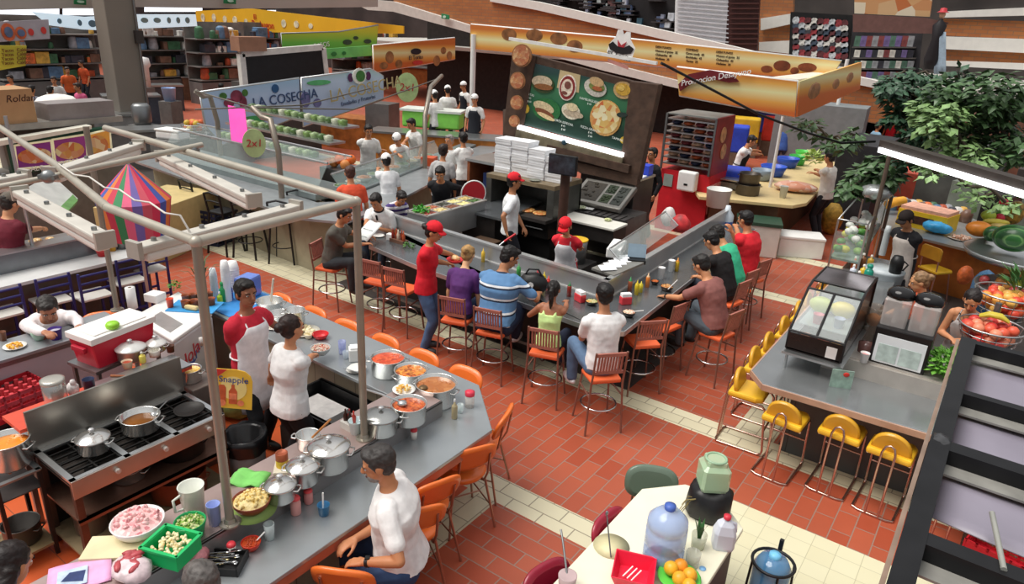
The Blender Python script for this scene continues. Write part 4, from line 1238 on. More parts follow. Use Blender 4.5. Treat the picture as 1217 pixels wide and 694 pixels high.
T=thing('sugar_jar','clear glass jar with a red lid at the counter corner','jar',on(558,483,ZA));b=MB();b.lathe([(0,0),(.038,0),(.042,.01),(.04,.12),(0,.12)],n=18);part('glass',b,glass('E4DCD4',.05,.5),T);b=MB();b.lathe([(.043,.115),(.044,.15),(.02,.16),(0,.16)],n=18);part('lid',b,mat('D83A50',.4),T)
glassware('short clear glass beside the slim oil bottle',on(547,490,ZA),.03,.08)
T=thing('storage_crate','black plastic box of papers under the back counter','box',(-4.62,3.75,.42),0)
b=MB();b.bx(-.40,.40,-.24,.24,0,.02)
for k in(-1,1):b.bx(-.40,.40,k*.24-.012,k*.24+.012,0,.30);b.bx(k*.40-.012,k*.40+.012,-.24,.24,0,.30);b.bx(-.42,.42,k*.25-.02,k*.25+.02,.27,.30)
part('box',b,BLACK(),T);b=MB();b.bx(-.34,.1,-.2,.15,.10,.20);part('papers',b,mat('D8D4D0',.7,0,.15,12),T)
b=MB();b.bx(-5.05,-4.18,3.5,3.98,0,.42);solo('low_cupboard',b,mat('2E2622',.6,0,.2),'dark low cupboard carrying the black plastic box','cupboard',bev=.01)
b=MB();b.bx(-.18,.18,-.14,.14,0,.16);solo('plastic_tub',b,mat('2E6E5E',.4),'dark green tub on the kitchen floor beside the cupboard','tub',(-4.3,3.2,0),.2,bev=.02)
T=thing('waste_bin','grey waste bin with a black liner beside the range','bin',(-5.05,3.12,0));b=MB();b.lathe([(0,0),(.15,0),(.19,.48),(.18,.48),(.14,.02),(0,.02)],n=22);part('bin',b,mat('7A8284',.5),T)
b=MB();b.lathe([(.205,.36),(.21,.46),(.20,.52),(.15,.50),(.12,.3),(0,.28)],n=22);part('liner',b,mat('161618',.3,0,.2),T,disp=.05,dscale=.07)
T=thing('produce_sack','green bundle of vegetables on the floor behind the hanging card','vegetables',(-6.15,3.75,0));b=MB();b.sph((0,0,.16),(.26,.22,.18),12);part('sack',b,mat('7A9A5A',.7,0,.4,12),T,disp=.06,dscale=.1);b=MB();leafy(b,(0,0,.30),(.22,.18,.1),60,.13,rr);part('leaves',b,mat('5E8C44',.6,0,.3),T)
b=MB();b.bx(-.2,.2,-.12,.12,0,.18);solo('carton',b,mat('B5793F',.7,0,.1),'small open brown carton on top of the vegetables','carton',(-6.05,3.95,.32),.5)
sp('enamel pot of yellow broth at the far end of the range',225,438,0,.10,.12,.86,content=food('E8C04A','D8A83A','F0D88A'))
b=MB();b.bx(-5.95,-5.5,2.94,3.22,0,.86);solo('side_cupboard',b,mat('7A6E66',.5,.3,.15),'small steel cupboard at the far end of the range','cupboard',bev=.01)
bk=[(305,340),(335,355),(372,372),(412,388),(456,406),(497,427),(546,448)]
nm=['behind the cups at the far end','behind the colander pot','behind the tall steel pot','behind the red bowl','behind the napkin holder','behind the orange stew pot','behind the brown mole pot']
proto=None
for(x,y),n_ in zip(bk,nm):
 p=P(x,y,.84);loc=V((p.x,4.62,0));lb='orange diner chair tucked under the counter '+n_
 if proto is None:proto=chair_orange(lb,loc,(0,-1))
 else:dup(proto,loc,proto.rotation_euler.z+RN.uniform(-.08,.08),lb)
def oc(lb,px,py,fx,fy,z=.77):
 p=P(px,py,z);f=V((fx,fy,0)).normalized();return dup(proto,V((p.x,p.y,0))+f*.26,yawto(fx,fy),lb)
oc('orange diner chair standing off the cut corner of the counter',603,500,-1,-.35)
oc('orange diner chair nearest the cut corner on the aisle side',565,545,-1,.5)
oc('orange diner chair with its back against the next one, mid counter',522,585,-1,.35)
oc('orange chair the grey-haired man sits on',499,618,-.9,.55)
oc('orange chair under the hand of the grey-haired man at the picture edge',405,692,-.5,.9)
oc('orange chair back beyond the cool box where the eating man sits',122,380,1,-.6,.8)
person('grey-haired man with a moustache in a white t-shirt sitting sideways at the soup counter',P(480,661,.60)-V((0,0,.60)),(-.80,-.60),h=1.74,pose='sit',seat=.535,foot=.02,lean=11,fat=1.3,RH=P(423,640,.84),LH=P(432,668,.82),hp=12,hy=8,shirt='ECE8E6',trousers='31486E',skin='A86F4C',hair='3A3634',style='short',beard='8A8480',watch='L',vox=.0085,curl=.55)
who('cook woman seen from behind in a white t-shirt and black trousers, hair tied up',347,391,(.12,1),h=1.62,lean=6,RH=P(384,416,.98),LH=P(322,447,.92),shirt='EDEBEA',trousers='17161A',hair='2A1A16',style='bun',fem=True,skin='B27A58',vox=.0085,fat=1.12)
who('smiling cook in a red shirt and long white apron walking behind the back counter',293,350,(.95,.12),h=1.74,lean=2,hy=-12,LH=P(340,396,1.0),RH=P(287,440,.78),shirt='D22A3E',trousers='1A1A1E',apron='EFEAEC',skin='8A5A42',hair='17120F',vox=.0085,style='wavy')
who('man in a white shirt eating at the left counter beside the red cool box',57,368,(1,-.30),h=1.78,pose='sit',seat=.50,lean=42,hp=14,sleeve=1.0,LH=P(98,392,1.13),RH=P(62,399,1.14),shirt='EDE6E6',skin='96644A',hair='2A2522',fat=1.1)
who('woman with dark tied hair leaning in at the bottom left corner',12,674,(-.3,1),h=1.62,lean=34,hp=12,shirt='D5D2D2',sleeve=.5,trousers='2A2A30',hair='1E1412',style='long',fem=True,skin='A8714E')
who('person with grey hair at the picture bottom beyond the cutlery tray',241,697,(-1,.1),h=1.66,pose='sit',seat=.54,lean=10,hp=25,shirt='C98A92',hair='5A5552',skin='A8714E')
zc_=.95
bowl('mint green bowl on the left counter in front of the eating man',on(46,398,zc_,.05),.07,.09,'A8C8B4',content=food('E8E8E4','D8DCD4','F4F4F0'))
cup('purple yoghurt tub with a foil top beside the eating man',on(66,396,zc_,.06),.06,.11,'4A2A8C',inside='D8D4E0')
plate('plate holding a yellow sponge cake on the left counter',on(18,413,zc_),.10,content=food('F0B030','E8A028','F4C050'))
cup('brown cup by the left edge of the left counter',on(3,400,zc_,.04),.035,.09,'7A4A30')
T=cup('terracotta cup beside the mint green bowl',on(52,402,zc_),.05,.06,'B86A4A')
BT=mat('7F8386',.26,.75,.12,2.5)
SSW=mat('BCBEBF',.34,.7,.12,2.0)
T=thing('island_counter','long dark steel lunch counter wrapping the pizza kitchen island','counter',(-5,8,0))
o1,o2,oc_,o3,o4=P(439,291,.9),P(496,315.5,.9),P(737,397,.9),P(818,334,.9),P(898,272,.9)
j1,j2,j3,j4=P(449,268,.9),P(540,295,.9),P(721,356,.9),P(866,264,.9)
lf=[(o1.x-.25,o1.y+.25),(o1.x,o1.y),(o2.x,o2.y),(oc_.x-.16,oc_.y-.06),(oc_.x,oc_.y+.10),(o3.x,o3.y),(o4.x,o4.y),(j4.x,o4.y),(j3.x,j3.y),(j1.x,j1.y),(o1.x-.25,j1.y)]
b=MB();b.prism(lf,.865,.90);part('worktop',rel(T,b),BT,T,bev=.006)
ins=lambda p,d:(p[0],p[1])
ed=[(o1.x,o1.y),(o2.x,o2.y),(oc_.x-.16,oc_.y-.06),(oc_.x,oc_.y+.10),(o3.x,o3.y),(o4.x,o4.y)]
b=MB()
for a_,c_ in zip(ed,ed[1:]):b.beam((a_[0],a_[1],.87),(c_[0],c_[1],.87),.02,.058)
part('edge_trim',rel(T,b),SSW,T)
b=MB();b.prism([(-7.4,7.35),(-3.75,7.0),(-3.60,7.2),(-3.62,12.0),(-3.80,12.0),(-3.85,7.5),(-7.4,7.75)],0,.865);part('base',rel(T,b),mat('3A3634',.6,.1,.2),T)
b=MB();b.bx(-7.4,-3.7,6.95,7.05,.16,.20);part('foot_rail',rel(T,b),STEELD(),T)
T=thing('steel_partition','waist-high stainless wall dividing the lunch counter from the pizza kitchen','partition',(-5,8,0))
w1,w2,w3=V((j1.x,j1.y,0)),V((j3.x,j3.y,0)),V((j4.x,j4.y,0))
def wallp(a,c,z0,z1,th=.06):
 d=(c-a).normalized();n=V((-d.y,d.x,0));return[(a.x,a.y),(c.x,c.y),(c.x+n.x*th,c.y+n.y*th),(a.x+n.x*th,a.y+n.y*th)]
b=MB();b.prism(wallp(w1,w2,0,0),.50,1.13);b.prism(wallp(w2,w3,0,0),.50,1.13);part('panel',rel(T,b),SSW,T)
b=MB()
for a_,c_ in((w1,w2),(w2,w3)):
 d=(c_-a_).normalized();n=V((-d.y,d.x,0));b.beam(a_+n*.03+V((0,0,1.14)),c_+n*.03+V((0,0,1.14)),.085,.03)
part('cap_rail',rel(T,b),mat('C4C6C6',.3,.7,.1),T)
b=MB()
for a_,c_ in((w1,w2),(w2,w3)):
 d=(c_-a_).normalized();n=V((-d.y,d.x,0));b.beam(a_-n*.008+V((0,0,.905)),c_-n*.008+V((0,0,.905)),.02,.02)
part('skirting',rel(T,b),mat('D8D8D6',.3,.6),T)
def sv(T,b):b.xf(Matrix.Translation((-.16,.30,-.09)));return rel(T,b)
T=thing('salsa_bar','raised steel bar of salsa and vegetable trays at the left end of the island','food bar',(-7.2,8.3,0))
q=[V((-7.42,7.60,0)),V((-6.98,7.60,0)),V((-6.98,9.05,0)),V((-7.42,9.05,0))]
b=MB();b.prism([(p.x,p.y)for p in q],.86,1.28);part('body',sv(T,b),SSW,T,bev=.01)
b=MB();b.bx(-7.44,-7.38,7.58,9.07,1.28,1.30);b.bx(-7.02,-6.96,7.58,9.07,1.28,1.30)
for k in range(6):yy=7.60+1.43*k/5;b.bx(-7.42,-6.98,yy-.015,yy+.015,1.28,1.30)
b.bx(-7.215,-7.185,7.6,9.05,1.28,1.30)
part('tray_frame',sv(T,b),mat('C8C4BE',.3,.6),T)
tc=['6E7A3A','9A4A38','B86A48','D8C48A','3A3A2E','7A4A32','E6DC9A','E6DC9A','C8B070','4A6A34']
for k in range(5):
 for j in range(2):
  b=MB();xa=-7.40+.20*j;ya=7.62+.286*k;rr=random.Random(k*7+j)
  b.bx(xa,xa+.18,ya,ya+.25,1.278,1.285)
  for i in range(16):b.sph((xa+rr.uniform(.02,.16),ya+rr.uniform(.03,.22),1.288),(.03,.03,.014),6)
  part('filled_tray',sv(T,b),mat(tc[k*2+j],.5,0,.25,40),T)
b=MB();rr=random.Random(5);leafy(b,(0,0,.05),(.13,.10,.05),130,.06,rr)
solo('parsley',b,mat('3F9A2E',.6,0,.3),'heap of bright green parsley beside the salsa trays','herbs',P(501,253,1.18))
b=MB();b.bx(-.14,.14,-.14,.14,0,.05);solo('herb_tray',b,STEEL(),'shallow steel tray under the parsley','tray',P(501,255,1.14))
T=thing('kitchen_worktop','grey steel worktop behind the salsa bar running towards the oven','worktop',(-6.9,9.6,0))
b=MB();b.prism([(-7.55,9.07),(-6.55,9.07),(-6.75,10.5),(-7.75,10.9)],1.0,1.04);part('top',rel(T,b),mat('8A8F93',.25,.75,.1),T)
b=MB();b.prism([(-7.45,9.12),(-6.75,9.12),(-6.95,10.3),(-7.6,10.5)],0,1.0);part('cabinet',rel(T,b),mat('2A2624',.5,.2,.2),T)
carton('paper','white order pad lying on the steel worktop','paper',P(571,238,1.04),(.16,.10,.008),.3,WHITE())
b=MB();b.bx(-6.4,-5.2,7.75,8.35,.0,.86);T=thing('fryer_bench','dark fryer bench just behind the partition','fryer',(-5.8,8.0,0));part('body',rel(T,b),mat('242222',.4,.4,.2),T,bev=.01)
for k in range(2):
 b=MB();x=-6.25+.55*k;b.bx(x,x+.45,7.80,8.28,.861,.87);b.bx(x+.02,x+.43,7.82,8.26,.84,.865);part('oil_well',rel(T,b),mat('6A6C6C' if k else '9FA3A4',.3,.7,.15),T)
b=MB();b.tube([(-5.95,8.0,.88),(-5.85,8.15,1.02)],.012,8);b.mat(1).tube([(-5.85,8.15,1.02),(-5.75,8.3,1.13)],.016,8);part('basket_handle',rel(T,b),[STEEL(),mat('C8242E',.4)],T)
T=thing('sack','blue and white plastic sacks on the floor at the left of the fryer','sack',P(566,276,.45));b=MB();b.sph((0,0,.0),(.26,.22,.18),12);b.sph((-.2,.05,.04),(.16,.16,.16),10);part('plastic',b,mat('4A5878',.4,0,.4,10),T,disp=.1,dscale=.12)
b=MB();b.bx(-6.95,-6.5,8.3,9.0,0,.70);solo('cabinet',b,mat('4A3626',.6,0,.2),'brown wooden cupboard below the salsa bar','cupboard',bev=.01)
T=thing('pizza_oven','black deck oven with pizzas in its long opening','oven',(-6.7,10.3,0))
x0,x1,y0,y1=-7.52,-6.08,9.85,10.75
ST2=mat('5E5E5A',.35,.6,.15)
b=MB();b.bx(x0,x1,y0,y1,1.46,1.54);part('top',rel(T,b),mat('8A7A60',.4,.4,.2),T,bev=.008)
b=MB();b.bx(x0,x0+.12,y0,y1,.98,1.46);b.bx(x1-.14,x1,y0,y1,.98,1.46);b.bx(x0,x1,y1-.06,y1,.98,1.46);part('frame',rel(T,b),ST2,T,bev=.006)
b=MB();b.bx(x0,x1,y0-.22,y1,.93,.985);part('deck',rel(T,b),mat('4E4A48',.4,.5,.2),T)
b=MB();b.bx(x0+.02,x1-.02,y0-.10,y1,.62,.93);part('door',rel(T,b),mat('2C2A29',.35,.5,.15),T,bev=.02)
b=MB();b.tube([(x0+.1,y0-.13,.80),(x1-.1,y0-.13,.80)],.014,8);part('handle',rel(T,b),STEELD(),T)
b=MB();b.bx(x0+.02,x1-.02,y0,y1,.0,.60);part('stand',rel(T,b),mat('171616',.6,.1,.2),T)
pm=food('D8A85A','C86A34','E8CF8A',30)
for k in range(4):
 b=MB();b.lathe([(0,0),(.13,0),(.145,.02),(.12,.03),(0,.03)],n=20)
 solo('pizza',b,pm,'pizza baking in the oven opening, %s from the left'%ORD[k],'pizza',(x0+.28+.28*k,y0+.12,.988))
bm=mat('E9EAEC',.6,0,.03)
def boxes(lb,x,y,n,z0=1.545,w=.34,h=.046):
 for k in range(n):
  T=thing('pizza_box','white pizza box %s in %s'%('lowest' if k==0 else 'topmost' if k==n-1 else ORD[k]+' from the bottom',lb),'pizza box',(x+RN.uniform(-.008,.008),y+RN.uniform(-.012,.012),z0+h*k),RN.uniform(-.03,.03),'pizza boxes piled on the oven')
  b=MB();b.bx(-w/2,w/2,-w/2,w/2,0,h-.010);part('tray',b,bm,T)
  b=MB();b.bx(-w/2-.002,w/2+.002,-w/2-.002,w/2+.002,h-.009,h-.002);part('lid',b,bm,T)
boxes('the leftmost pile on the oven',-7.33,10.22,13)
boxes('the second pile on the oven',-6.98,10.24,13)
boxes('the third pile on the oven',-6.63,10.24,11)
boxes('the pile by the monitor',-6.28,10.26,9)
plate('grey tin plate on the front of the oven top',V((-6.55,9.95,1.542)),.10,'7A7C70')
T=thing('fridge','brown steel cabinet left of the oven with things on its shelf','cabinet',(-8.05,10.7,0))
b=MB();b.bx(-8.45,-7.7,10.4,11.2,1.55,1.60);part('top',rel(T,b),STEEL(),T)
b=MB();b.bx(-8.42,-8.36,10.42,11.18,.3,1.55);b.bx(-7.78,-7.72,10.42,11.18,.3,1.55);b.bx(-8.4,-7.74,11.1,11.16,.3,1.55);part('side',rel(T,b),mat('9A5A3A',.5,.1,.15),T)
b=MB();b.bx(-8.4,-7.74,10.45,11.15,1.05,1.08);part('shelf',rel(T,b),STEELD(),T)
carton('blue_box','dark blue box on the shelf of the brown cabinet','box',(-7.98,10.62,1.35-.27),(.26,.2,.28),.2,mat('2A3A6A',.5,0,.2))
T=thing('red_disc','round red sign with a white rim leaning on the left side of the oven','sign',(-7.62,9.62,1.2));M3=frame((0,0,0),(.6,.8,0),(0,0,1)).to_3x3();b=MB();b.disc((0,0,0),.22,.02,M3);part('disc',b,mat('C0242E',.4,0,.05),T);b=MB();b.tube([M3@V((.22*math.cos(k*PI/12),.22*math.sin(k*PI/12),.01))for k in range(24)],.014,6,True);part('rim',b,WHITE(),T)
T=thing('sandwich_station','steel sandwich table with a white cutting board and tilted ingredient trays','prep table',(-5.6,11.0,0))
b=MB();b.bx(-6.40,-5.12,10.55,11.5,.55,.98);part('body',rel(T,b),mat('6E6A68',.35,.6,.15),T,bev=.01)
b=MB();b.bx(-6.30,-5.02,10.05,10.55,.94,.98);part('cutting_board',rel(T,b),mat('E4E2D8',.45,0,.05),T,bev=.008)
b=MB();b.bx(-6.28,-5.04,10.1,10.55,.70,.935);part('board_support',rel(T,b),mat('3E3A38',.4,.4,.15),T)
b=MB()
for xx in(-6.25,-5.1):
 for yy in(10.2,11.4):b.bx(xx-.03,xx+.03,yy-.03,yy+.03,0,.70)
part('legs',rel(T,b),mat('2A2827',.5,.3,.2),T)
b=MB()
for i in range(10):b.bx(-6.2+.12*i,-6.19+.12*i,10.56,10.95,.985,.995)
b.bx(-6.25,-5.05,10.57,10.60,.985,1.0);part('grill_bars',rel(T,b),mat('222020',.4,.5,.2),T)
R_=Matrix.Translation((-5.90,11.22,1.24))@Matrix.Rotation(D(28),4,'X')
b=MB();b.bx(-.52,.52,-.34,.34,-.10,.0);b.xf(R_);part('tilted_cabinet',rel(T,b),mat('8F8C86',.35,.5,.12),T,bev=.02)
for(xa,xb,ya,yb,c)in((-.44,-.02,-.25,.25,'3A3020'),(.03,.22,-.25,-.02,'3A4A26'),(.03,.22,.02,.25,'2A3A1E'),(.26,.46,-.25,.25,'3A4038')):
 b=MB();b.bx(xa,xb,ya,yb,.001,.006)
 for i in range(14):b.sph((random.Random(i+int(xa*99)).uniform(xa+.03,xb-.03),random.Random(i*3+int(ya*99)).uniform(ya+.03,yb-.03),.008),(.03,.03,.012),6)
 b.xf(R_);part('ingredient_tray',rel(T,b),mat(c,.5,0,.5,30),T)
b=MB();b.bx(-6.55,-5.42,11.5,12.3,.0,1.46);part('cold_cabinet',rel(T,b),mat('4A4644',.4,.4,.15),T,bev=.01)
b=MB();b.bx(-6.57,-5.40,11.48,12.32,1.46,1.50);part('cabinet_top',rel(T,b),STEEL(),T)
carton('papers','white papers on the right of the cold cabinet top','papers',(-5.68,11.85,1.50),(.5,.34,.01),.1,WHITE())
T=thing('plastic_bag','pale blue plastic bag on top of the cold cabinet','bag',(-6.12,11.8,1.50));b=MB();b.sph((0,0,.07),(.24,.16,.08),12);part('film',b,mat('9AC4DC',.3,0,.2,15),T,disp=.06,dscale=.1)
carton('blue_crate','bright blue plastic box behind the cold cabinet top','box',(-5.62,12.18,1.50),(.34,.24,.18),.1,mat('2A46C8',.4,0,.05))
carton('carton','small white carton at the left of the pale blue bag','box',(-6.38,12.05,1.50),(.18,.14,.14),.2,WHITE())
T=thing('red_bag','red and white bag between the monitor and the blue box','bag',(-6.0,12.18,1.50));b=MB();b.sph((0,0,.09),(.16,.12,.1),10);part('film',b,mat('B82A3A',.4,0,.5,12),T,disp=.05,dscale=.08)
carton('papers','white sheets hanging below the tilted trays','papers',(-6.0,10.85,1.0),(.26,.14,.012),.2,WHITE())
plate('green-white sliced cabbage in a heap on the grill bars',V((-6.1,10.8,.99)),.15,'8A8C7E',content=food('C8CFA8','DDE2C8','A8B488'))
T=plate('small heap of sliced lettuce on the cutting board',V((-5.35,10.45,.985)),.07,'D8DCB0',content=food('D8DC9A','E4E8B8','B8C47A'))
T=thing('mustard_tub','steel bucket with a yellow rim beside the red-capped woman','bucket',P(686,290,.8)-V((0,0,.30)))
b=MB();b.lathe([(0,0),(.15,0),(.17,.38),(.16,.38),(.14,.02),(0,.02)],n=22);part('bucket',b,STEELD(),T);b=MB();b.lathe([(.155,.35),(.175,.37),(.178,.385),(.16,.39),(0,.37)],n=22);part('rim',b,mat('E0B428',.4),T)
b=MB();b.bx(-.25,.25,-.25,.25,0,.5);solo('stand',b,mat('2A2827',.5),'dark stand below the yellow-rimmed bucket','stand',P(686,290,.8)*1-V((0,0,.8)))
mp_=P(672,265,.98);mp_=V((-5.86,9.80,0))
T=thing('wooden_post','dark wooden post in the middle of the pizza kitchen carrying a monitor','post',(mp_.x,mp_.y,0))
b=MB();b.cyl((0,0,0),(0,0,1.80),.085,.08,12);part('log',b,mat('4A3026',.7,0,.25,8),T)
T=thing('monitor','black flat monitor mounted on the wooden post','monitor',PY(669,196,9.66),.1)
b=MB();b.bx(-.25,.25,-.03,.03,-.16,.16);part('casing',b,BLACK(),T,bev=.01)
b=MB();b.bx(-.23,.23,-.034,-.030,-.14,.14);part('screen',b,mat('2A343C',.15,0,.6,9),T)
b=MB();b.cyl((0,.02,-.02),(.03,.16,-.04),.03,n=10);part('bracket',b,BLACK(),T)
T=thing('menu_board','big timber-framed menu board with pictures of sandwiches and a pizza','menu board',(-6.3,10.7,2.1))
wm=mat('4E3A2E',.75,0,.3,7,.5);yb=10.72
def BP(x,y):return PY(x,y,yb)
def quadp(m,pts,th=.02,off=0.0):
 return m.plate([BP(*p)+V((0,-off,0))for p in pts],th)
b=MB();quadp(b,[(637,66),(772,101),(767,122),(632,88)],.10);part('frame_beam',rel(T,b),wm,T,bev=.01)
b=MB();quadp(b,[(619,158),(747,193),(745,212),(622,172)],.10);part('frame_beam',rel(T,b),wm,T,bev=.01)
b=MB();quadp(b,[(751,96),(786,100),(761,214),(737,214)],.16);part('frame_post',rel(T,b),wm,T,bev=.015)
b=MB();quadp(b,[(612,60),(640,66),(622,165),(600,160)],.16);part('frame_post',rel(T,b),wm,T,bev=.015)
b=MB();quadp(b,[(600,130),(622,130),(622,178),(600,176)],.12);part('frame_post',rel(T,b),mat('5A4A40',.7,0,.2),T)
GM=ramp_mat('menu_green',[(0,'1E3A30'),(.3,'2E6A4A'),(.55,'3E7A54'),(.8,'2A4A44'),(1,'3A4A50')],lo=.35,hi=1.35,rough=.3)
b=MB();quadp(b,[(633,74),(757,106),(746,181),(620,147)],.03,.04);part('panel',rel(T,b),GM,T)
b=MB();quadp(b,[(668,83),(692,89),(690,110),(664,104)],.01,.058);part('cream_patch',rel(T,b),mat('C9B58A',.4,0,.1),T)
ex=(BP(746,103)-BP(636,75)).normalized();ey=V((0,0,1))
def ell(m,px,py,w,h,rot=0.0,off=.07,n=24,th=.012):
 c=BP(px,py)+V((0,-off,0));k=mpp(c);ey_=ex.cross(V((0,1,0)));ey_=-ey_ if ey_.z<0 else ey_
 pts=[]
 for i in range(n):
  a=2*PI*i/n;x=math.cos(a)*w/2*k;y=math.sin(a)*h/2*k
  pts.append(c+ex*(x*math.cos(rot)-y*math.sin(rot))+ey_*(x*math.sin(rot)+y*math.cos(rot)))
 return m.plate(pts,th)
def pic(nm,items,off=.07):
 for i,(col,els)in enumerate(items):
  b=MB()
  for e in els:ell(b,*e,off=off+.006*i)
  part(nm,rel(T,b),mat(col,.4,0,.25,30)if isinstance(col,str)else col,T)
pic('torta_picture',[('3A4A2A',[(648,100,32,20,.1)]),('C9B79A',[(647,97,29,14,.1)]),('8A5A34',[(649,103,26,7,.1)])])
pic('torta_picture',[('2A6A3A',[(652,130,40,26,.05)]),('CDBB94',[(649,127,30,12,-.1)]),('7A4A30',[(650,134,28,8,-.15)]),('D8C090',[(652,138,26,5,-.15)])])
pic('round_emblem',[('E8E0D4',[(677,104,24,30)]),('8A3030',[(677,104,21,27)]),('E4D4C0',[(677,104,16,20)]),('7A4A40',[(678,101,9,9),(674,110,8,4)])])
pic('burger_picture',[('C8C4B8',[(710,104,31,20,-.1)]),('7A8A4A',[(712,103,22,11)]),('C8A87A',[(712,97,20,10,-.1)]),('A8603A',[(713,105,14,5)])])
pic('noodle_plate_picture',[('B89A6A',[(743,107,26,20)]),('C8A040',[(743,106,20,14)]),('D8B860',[(741,104,10,7)])])
pic('torta_picture',[('E0D8C0',[(681,132,26,18,-.1)]),('B8A890',[(684,135,28,8)]),('D8C8A0',[(683,127,16,9)])])
pic('pizza_picture',[('C89A5A',[(722,140,42,42,-.1)]),(food('E8E0B8','D8B86A','C8683A',12),[(722,139,38,38)]),('2A3A34',[(742,136,14,6,.2)])])
pic('lemon_picture',[('C8A83A',[(628,129,9,10),(743,166,8,8)])])
for(x,y,s1,n_)in((628,112,'TORTAS',3),(699,119,'HAMBURGUESA',2),(668,145,'TORTA ESPECIAL',3),(700,153,'PIZZA GRANDE',3),(733,165,'TAMANO',1),(640,158,'CALIENTES',1)):
 for k in range(n_):
  b=MB();c=BP(x+4,y+4.2*k)+V((0,-.075,0));b.text(s1 if k==0 else('$ 35','$ 45','$ 60')[k],.055 if k==0 else.045,frame(c,ex,ey),.002);part('lettering',rel(T,b),mat('E6EEE6',.5,0,0),T)
b=MB();b.beam(BP(621,148)+V((0,-.13,-.03)),BP(745,181)+V((0,-.13,-.03)),.07,.07);part('tube_light',rel(T,b),mat('F6F8FF',.4,0,0,emit=2.2),T)
b=MB();quadp(b,[(618,153),(744,187),(742,199),(616,166)],.06,.09);part('lower_beam',rel(T,b),mat('7A7058',.7,0,.25,7,.4),T)
b=MB();c=BP(676,168)+V((0,-.15,0));b.sph(c,(.05,.05,.05),12);part('eye_lamp',rel(T,b),mat('2A4450',.2,.3),T)
b=MB();b.beam(BP(612,46)+V((0,-.16,0)),BP(786,75)+V((0,-.16,0)),.05,.05);part('top_rail',rel(T,b),mat('E6E6E2',.4),T)
b=MB();b.beam(BP(605,178)+V((0,-.02,0)),BP(760,214)+V((0,-.02,0)),.14,.16);b.beam(BP(655,175)+V((0,-.1,0)),BP(752,200)+V((0,-.1,0)),.10,.13);part('log_beam',rel(T,b),wm,T)
for i,(x,y,w)in enumerate(((620,66,26),(615,96,20),(614,122,17),(611,144,14))):
 T=thing('pizza_disc','round pizza-shaped plaque on the left edge of the menu board, %s from the top'%ORD[i],'plaque',PY(x,y,10.5))
 c=V((0,0,0));k=mpp(T.location);Mx=Matrix.Rotation(D(90),3,'X')@Matrix.Rotation(D(8),3,'Y')
 b=MB();b.disc((0,.02,0),w/2*k,.03,Mx,28);part('crust',b,mat('9A6A44',.6,0,.2,20),T)
 b=MB();b.disc((0,-.01,0),w/2*k*.86,.012,Mx,28);part('topping',b,food('C88A5A','B06848','D8B080',22),T)
T=thing('hat_sign','cut-out sign with three white chef hats over a black sombrero','sign',PY(738,58,10.56))
o_=T.location.copy();S_=mpp(o_);F_=frame((0,0,0),ex,ey)
def flat(m,pts,off):return m.add(*[[F_@V((x*S_,-y*S_,z))for z in(off,off+.012)for x,y in pts],[tuple(range(len(pts)-1,-1,-1)),tuple(range(len(pts),2*len(pts)))]+[(i,(i+1)%len(pts),len(pts)+(i+1)%len(pts),len(pts)+i)for i in range(len(pts))]])
b=MB();flat(b,[(-18,6),(-16,-4),(-10,-12),(-9,-20),(-3,-21),(0,-16),(3,-20),(8,-20),(10,-12),(18,-4),(17,6),(15,12),(-14,12)],-.01);part('backing',b,mat('F0EEEA',.5),T)
b=MB();flat(b,[(-17,-2),(-12,-6),(-5,-2),(4,-2),(10,-6),(17,-3),(14,3),(4,6),(-6,5),(-14,3)],.004);part('hat_brim',b,mat('1E1A1C',.5),T)
b=MB();flat(b,[(-6,-9),(0,-4),(6,-9),(4,-2),(-4,-2)],.008);part('scarf',b,mat('B03038',.5),T)
b=MB();b.text('El Torito',9.5*S_,F_@Matrix.Translation((0,-8.5*S_,.016)),.006,shear=.2);part('lettering',b,mat('2A2022',.5),T)
b=MB();flat(b,[(-15,14),(14,17),(15,21),(-13,18)],-.005);part('ribbon',b,mat('C88A80',.5,0,.1),T)
def bb(lb,x,y,col,cap_=None,**k):return squeeze(lb,on(x,y,.90),col,capc=cap_,**k)
bb('red ketchup squeeze bottle beside the mustard, in front of the black bag',638,337,'C81E2E')
bb('yellow mustard squeeze bottle between the two red ones',646,340,'D8BE2A')
bb('second red squeeze bottle, right of the mustard',651,345,'D8382E')
bb('red-brown hot sauce bottle with a green nozzle near the girl',676,352,'8E2E22','3A7A4A')
bb('yellow mustard bottle behind the blonde customer',574,311,'E0B83A')
bb('green soda bottle in front of the striped-polo man',616,330,'3F9A4E',r=.03)
bb('yellow squeeze bottle on the right wing of the counter',756,350,'D8BE2A')
bb('orange sauce bottle on the right wing of the counter',769,341,'E0843A','E8C8A0')
bb('small mustard bottle beside the tall yellow one',761,347,'D8C83A',h=.15)
bb('yellow mustard bottle beside the white cups',804,322,'D8AE2A','E0902A')
bb('green-capped salsa bottle by the partition corner',748,346,'A85A3A','3A9A5A')
for i,(x,y)in enumerate(((785,331),(797,322))):
 cup(('nearer' if i==0 else 'farther')+' white foam cup on the right wing of the counter',on(x,y,.90),.048,.16,'EDEDEC')
def nap(lb,x,y,rz):
 T=thing('napkin_dispenser',lb,'napkin holder',on(x,y,.90),rz)
 b=MB();b.bx(-.07,.07,-.045,.045,0,.10);part('holder',b,mat('D23A42',.4),T,bev=.012);b=MB();b.bx(-.062,.062,-.035,.035,.10,.14);part('napkins',b,mat('F2EEEE',.8),T)
nap('red napkin dispenser between the girl and the man in white',689,358,-.4)
nap('red napkin dispenser behind the man in white',743,361,.9)
def snack(lb,x,y,r=.085):bowl(lb,on(x,y,.90),r,.06,'3A2A22',content=food('C8763A','E0B070','8A4A28',40),flat=.7)
snack('brown clay bowl of food in front of the man in the brown shirt',792,345)
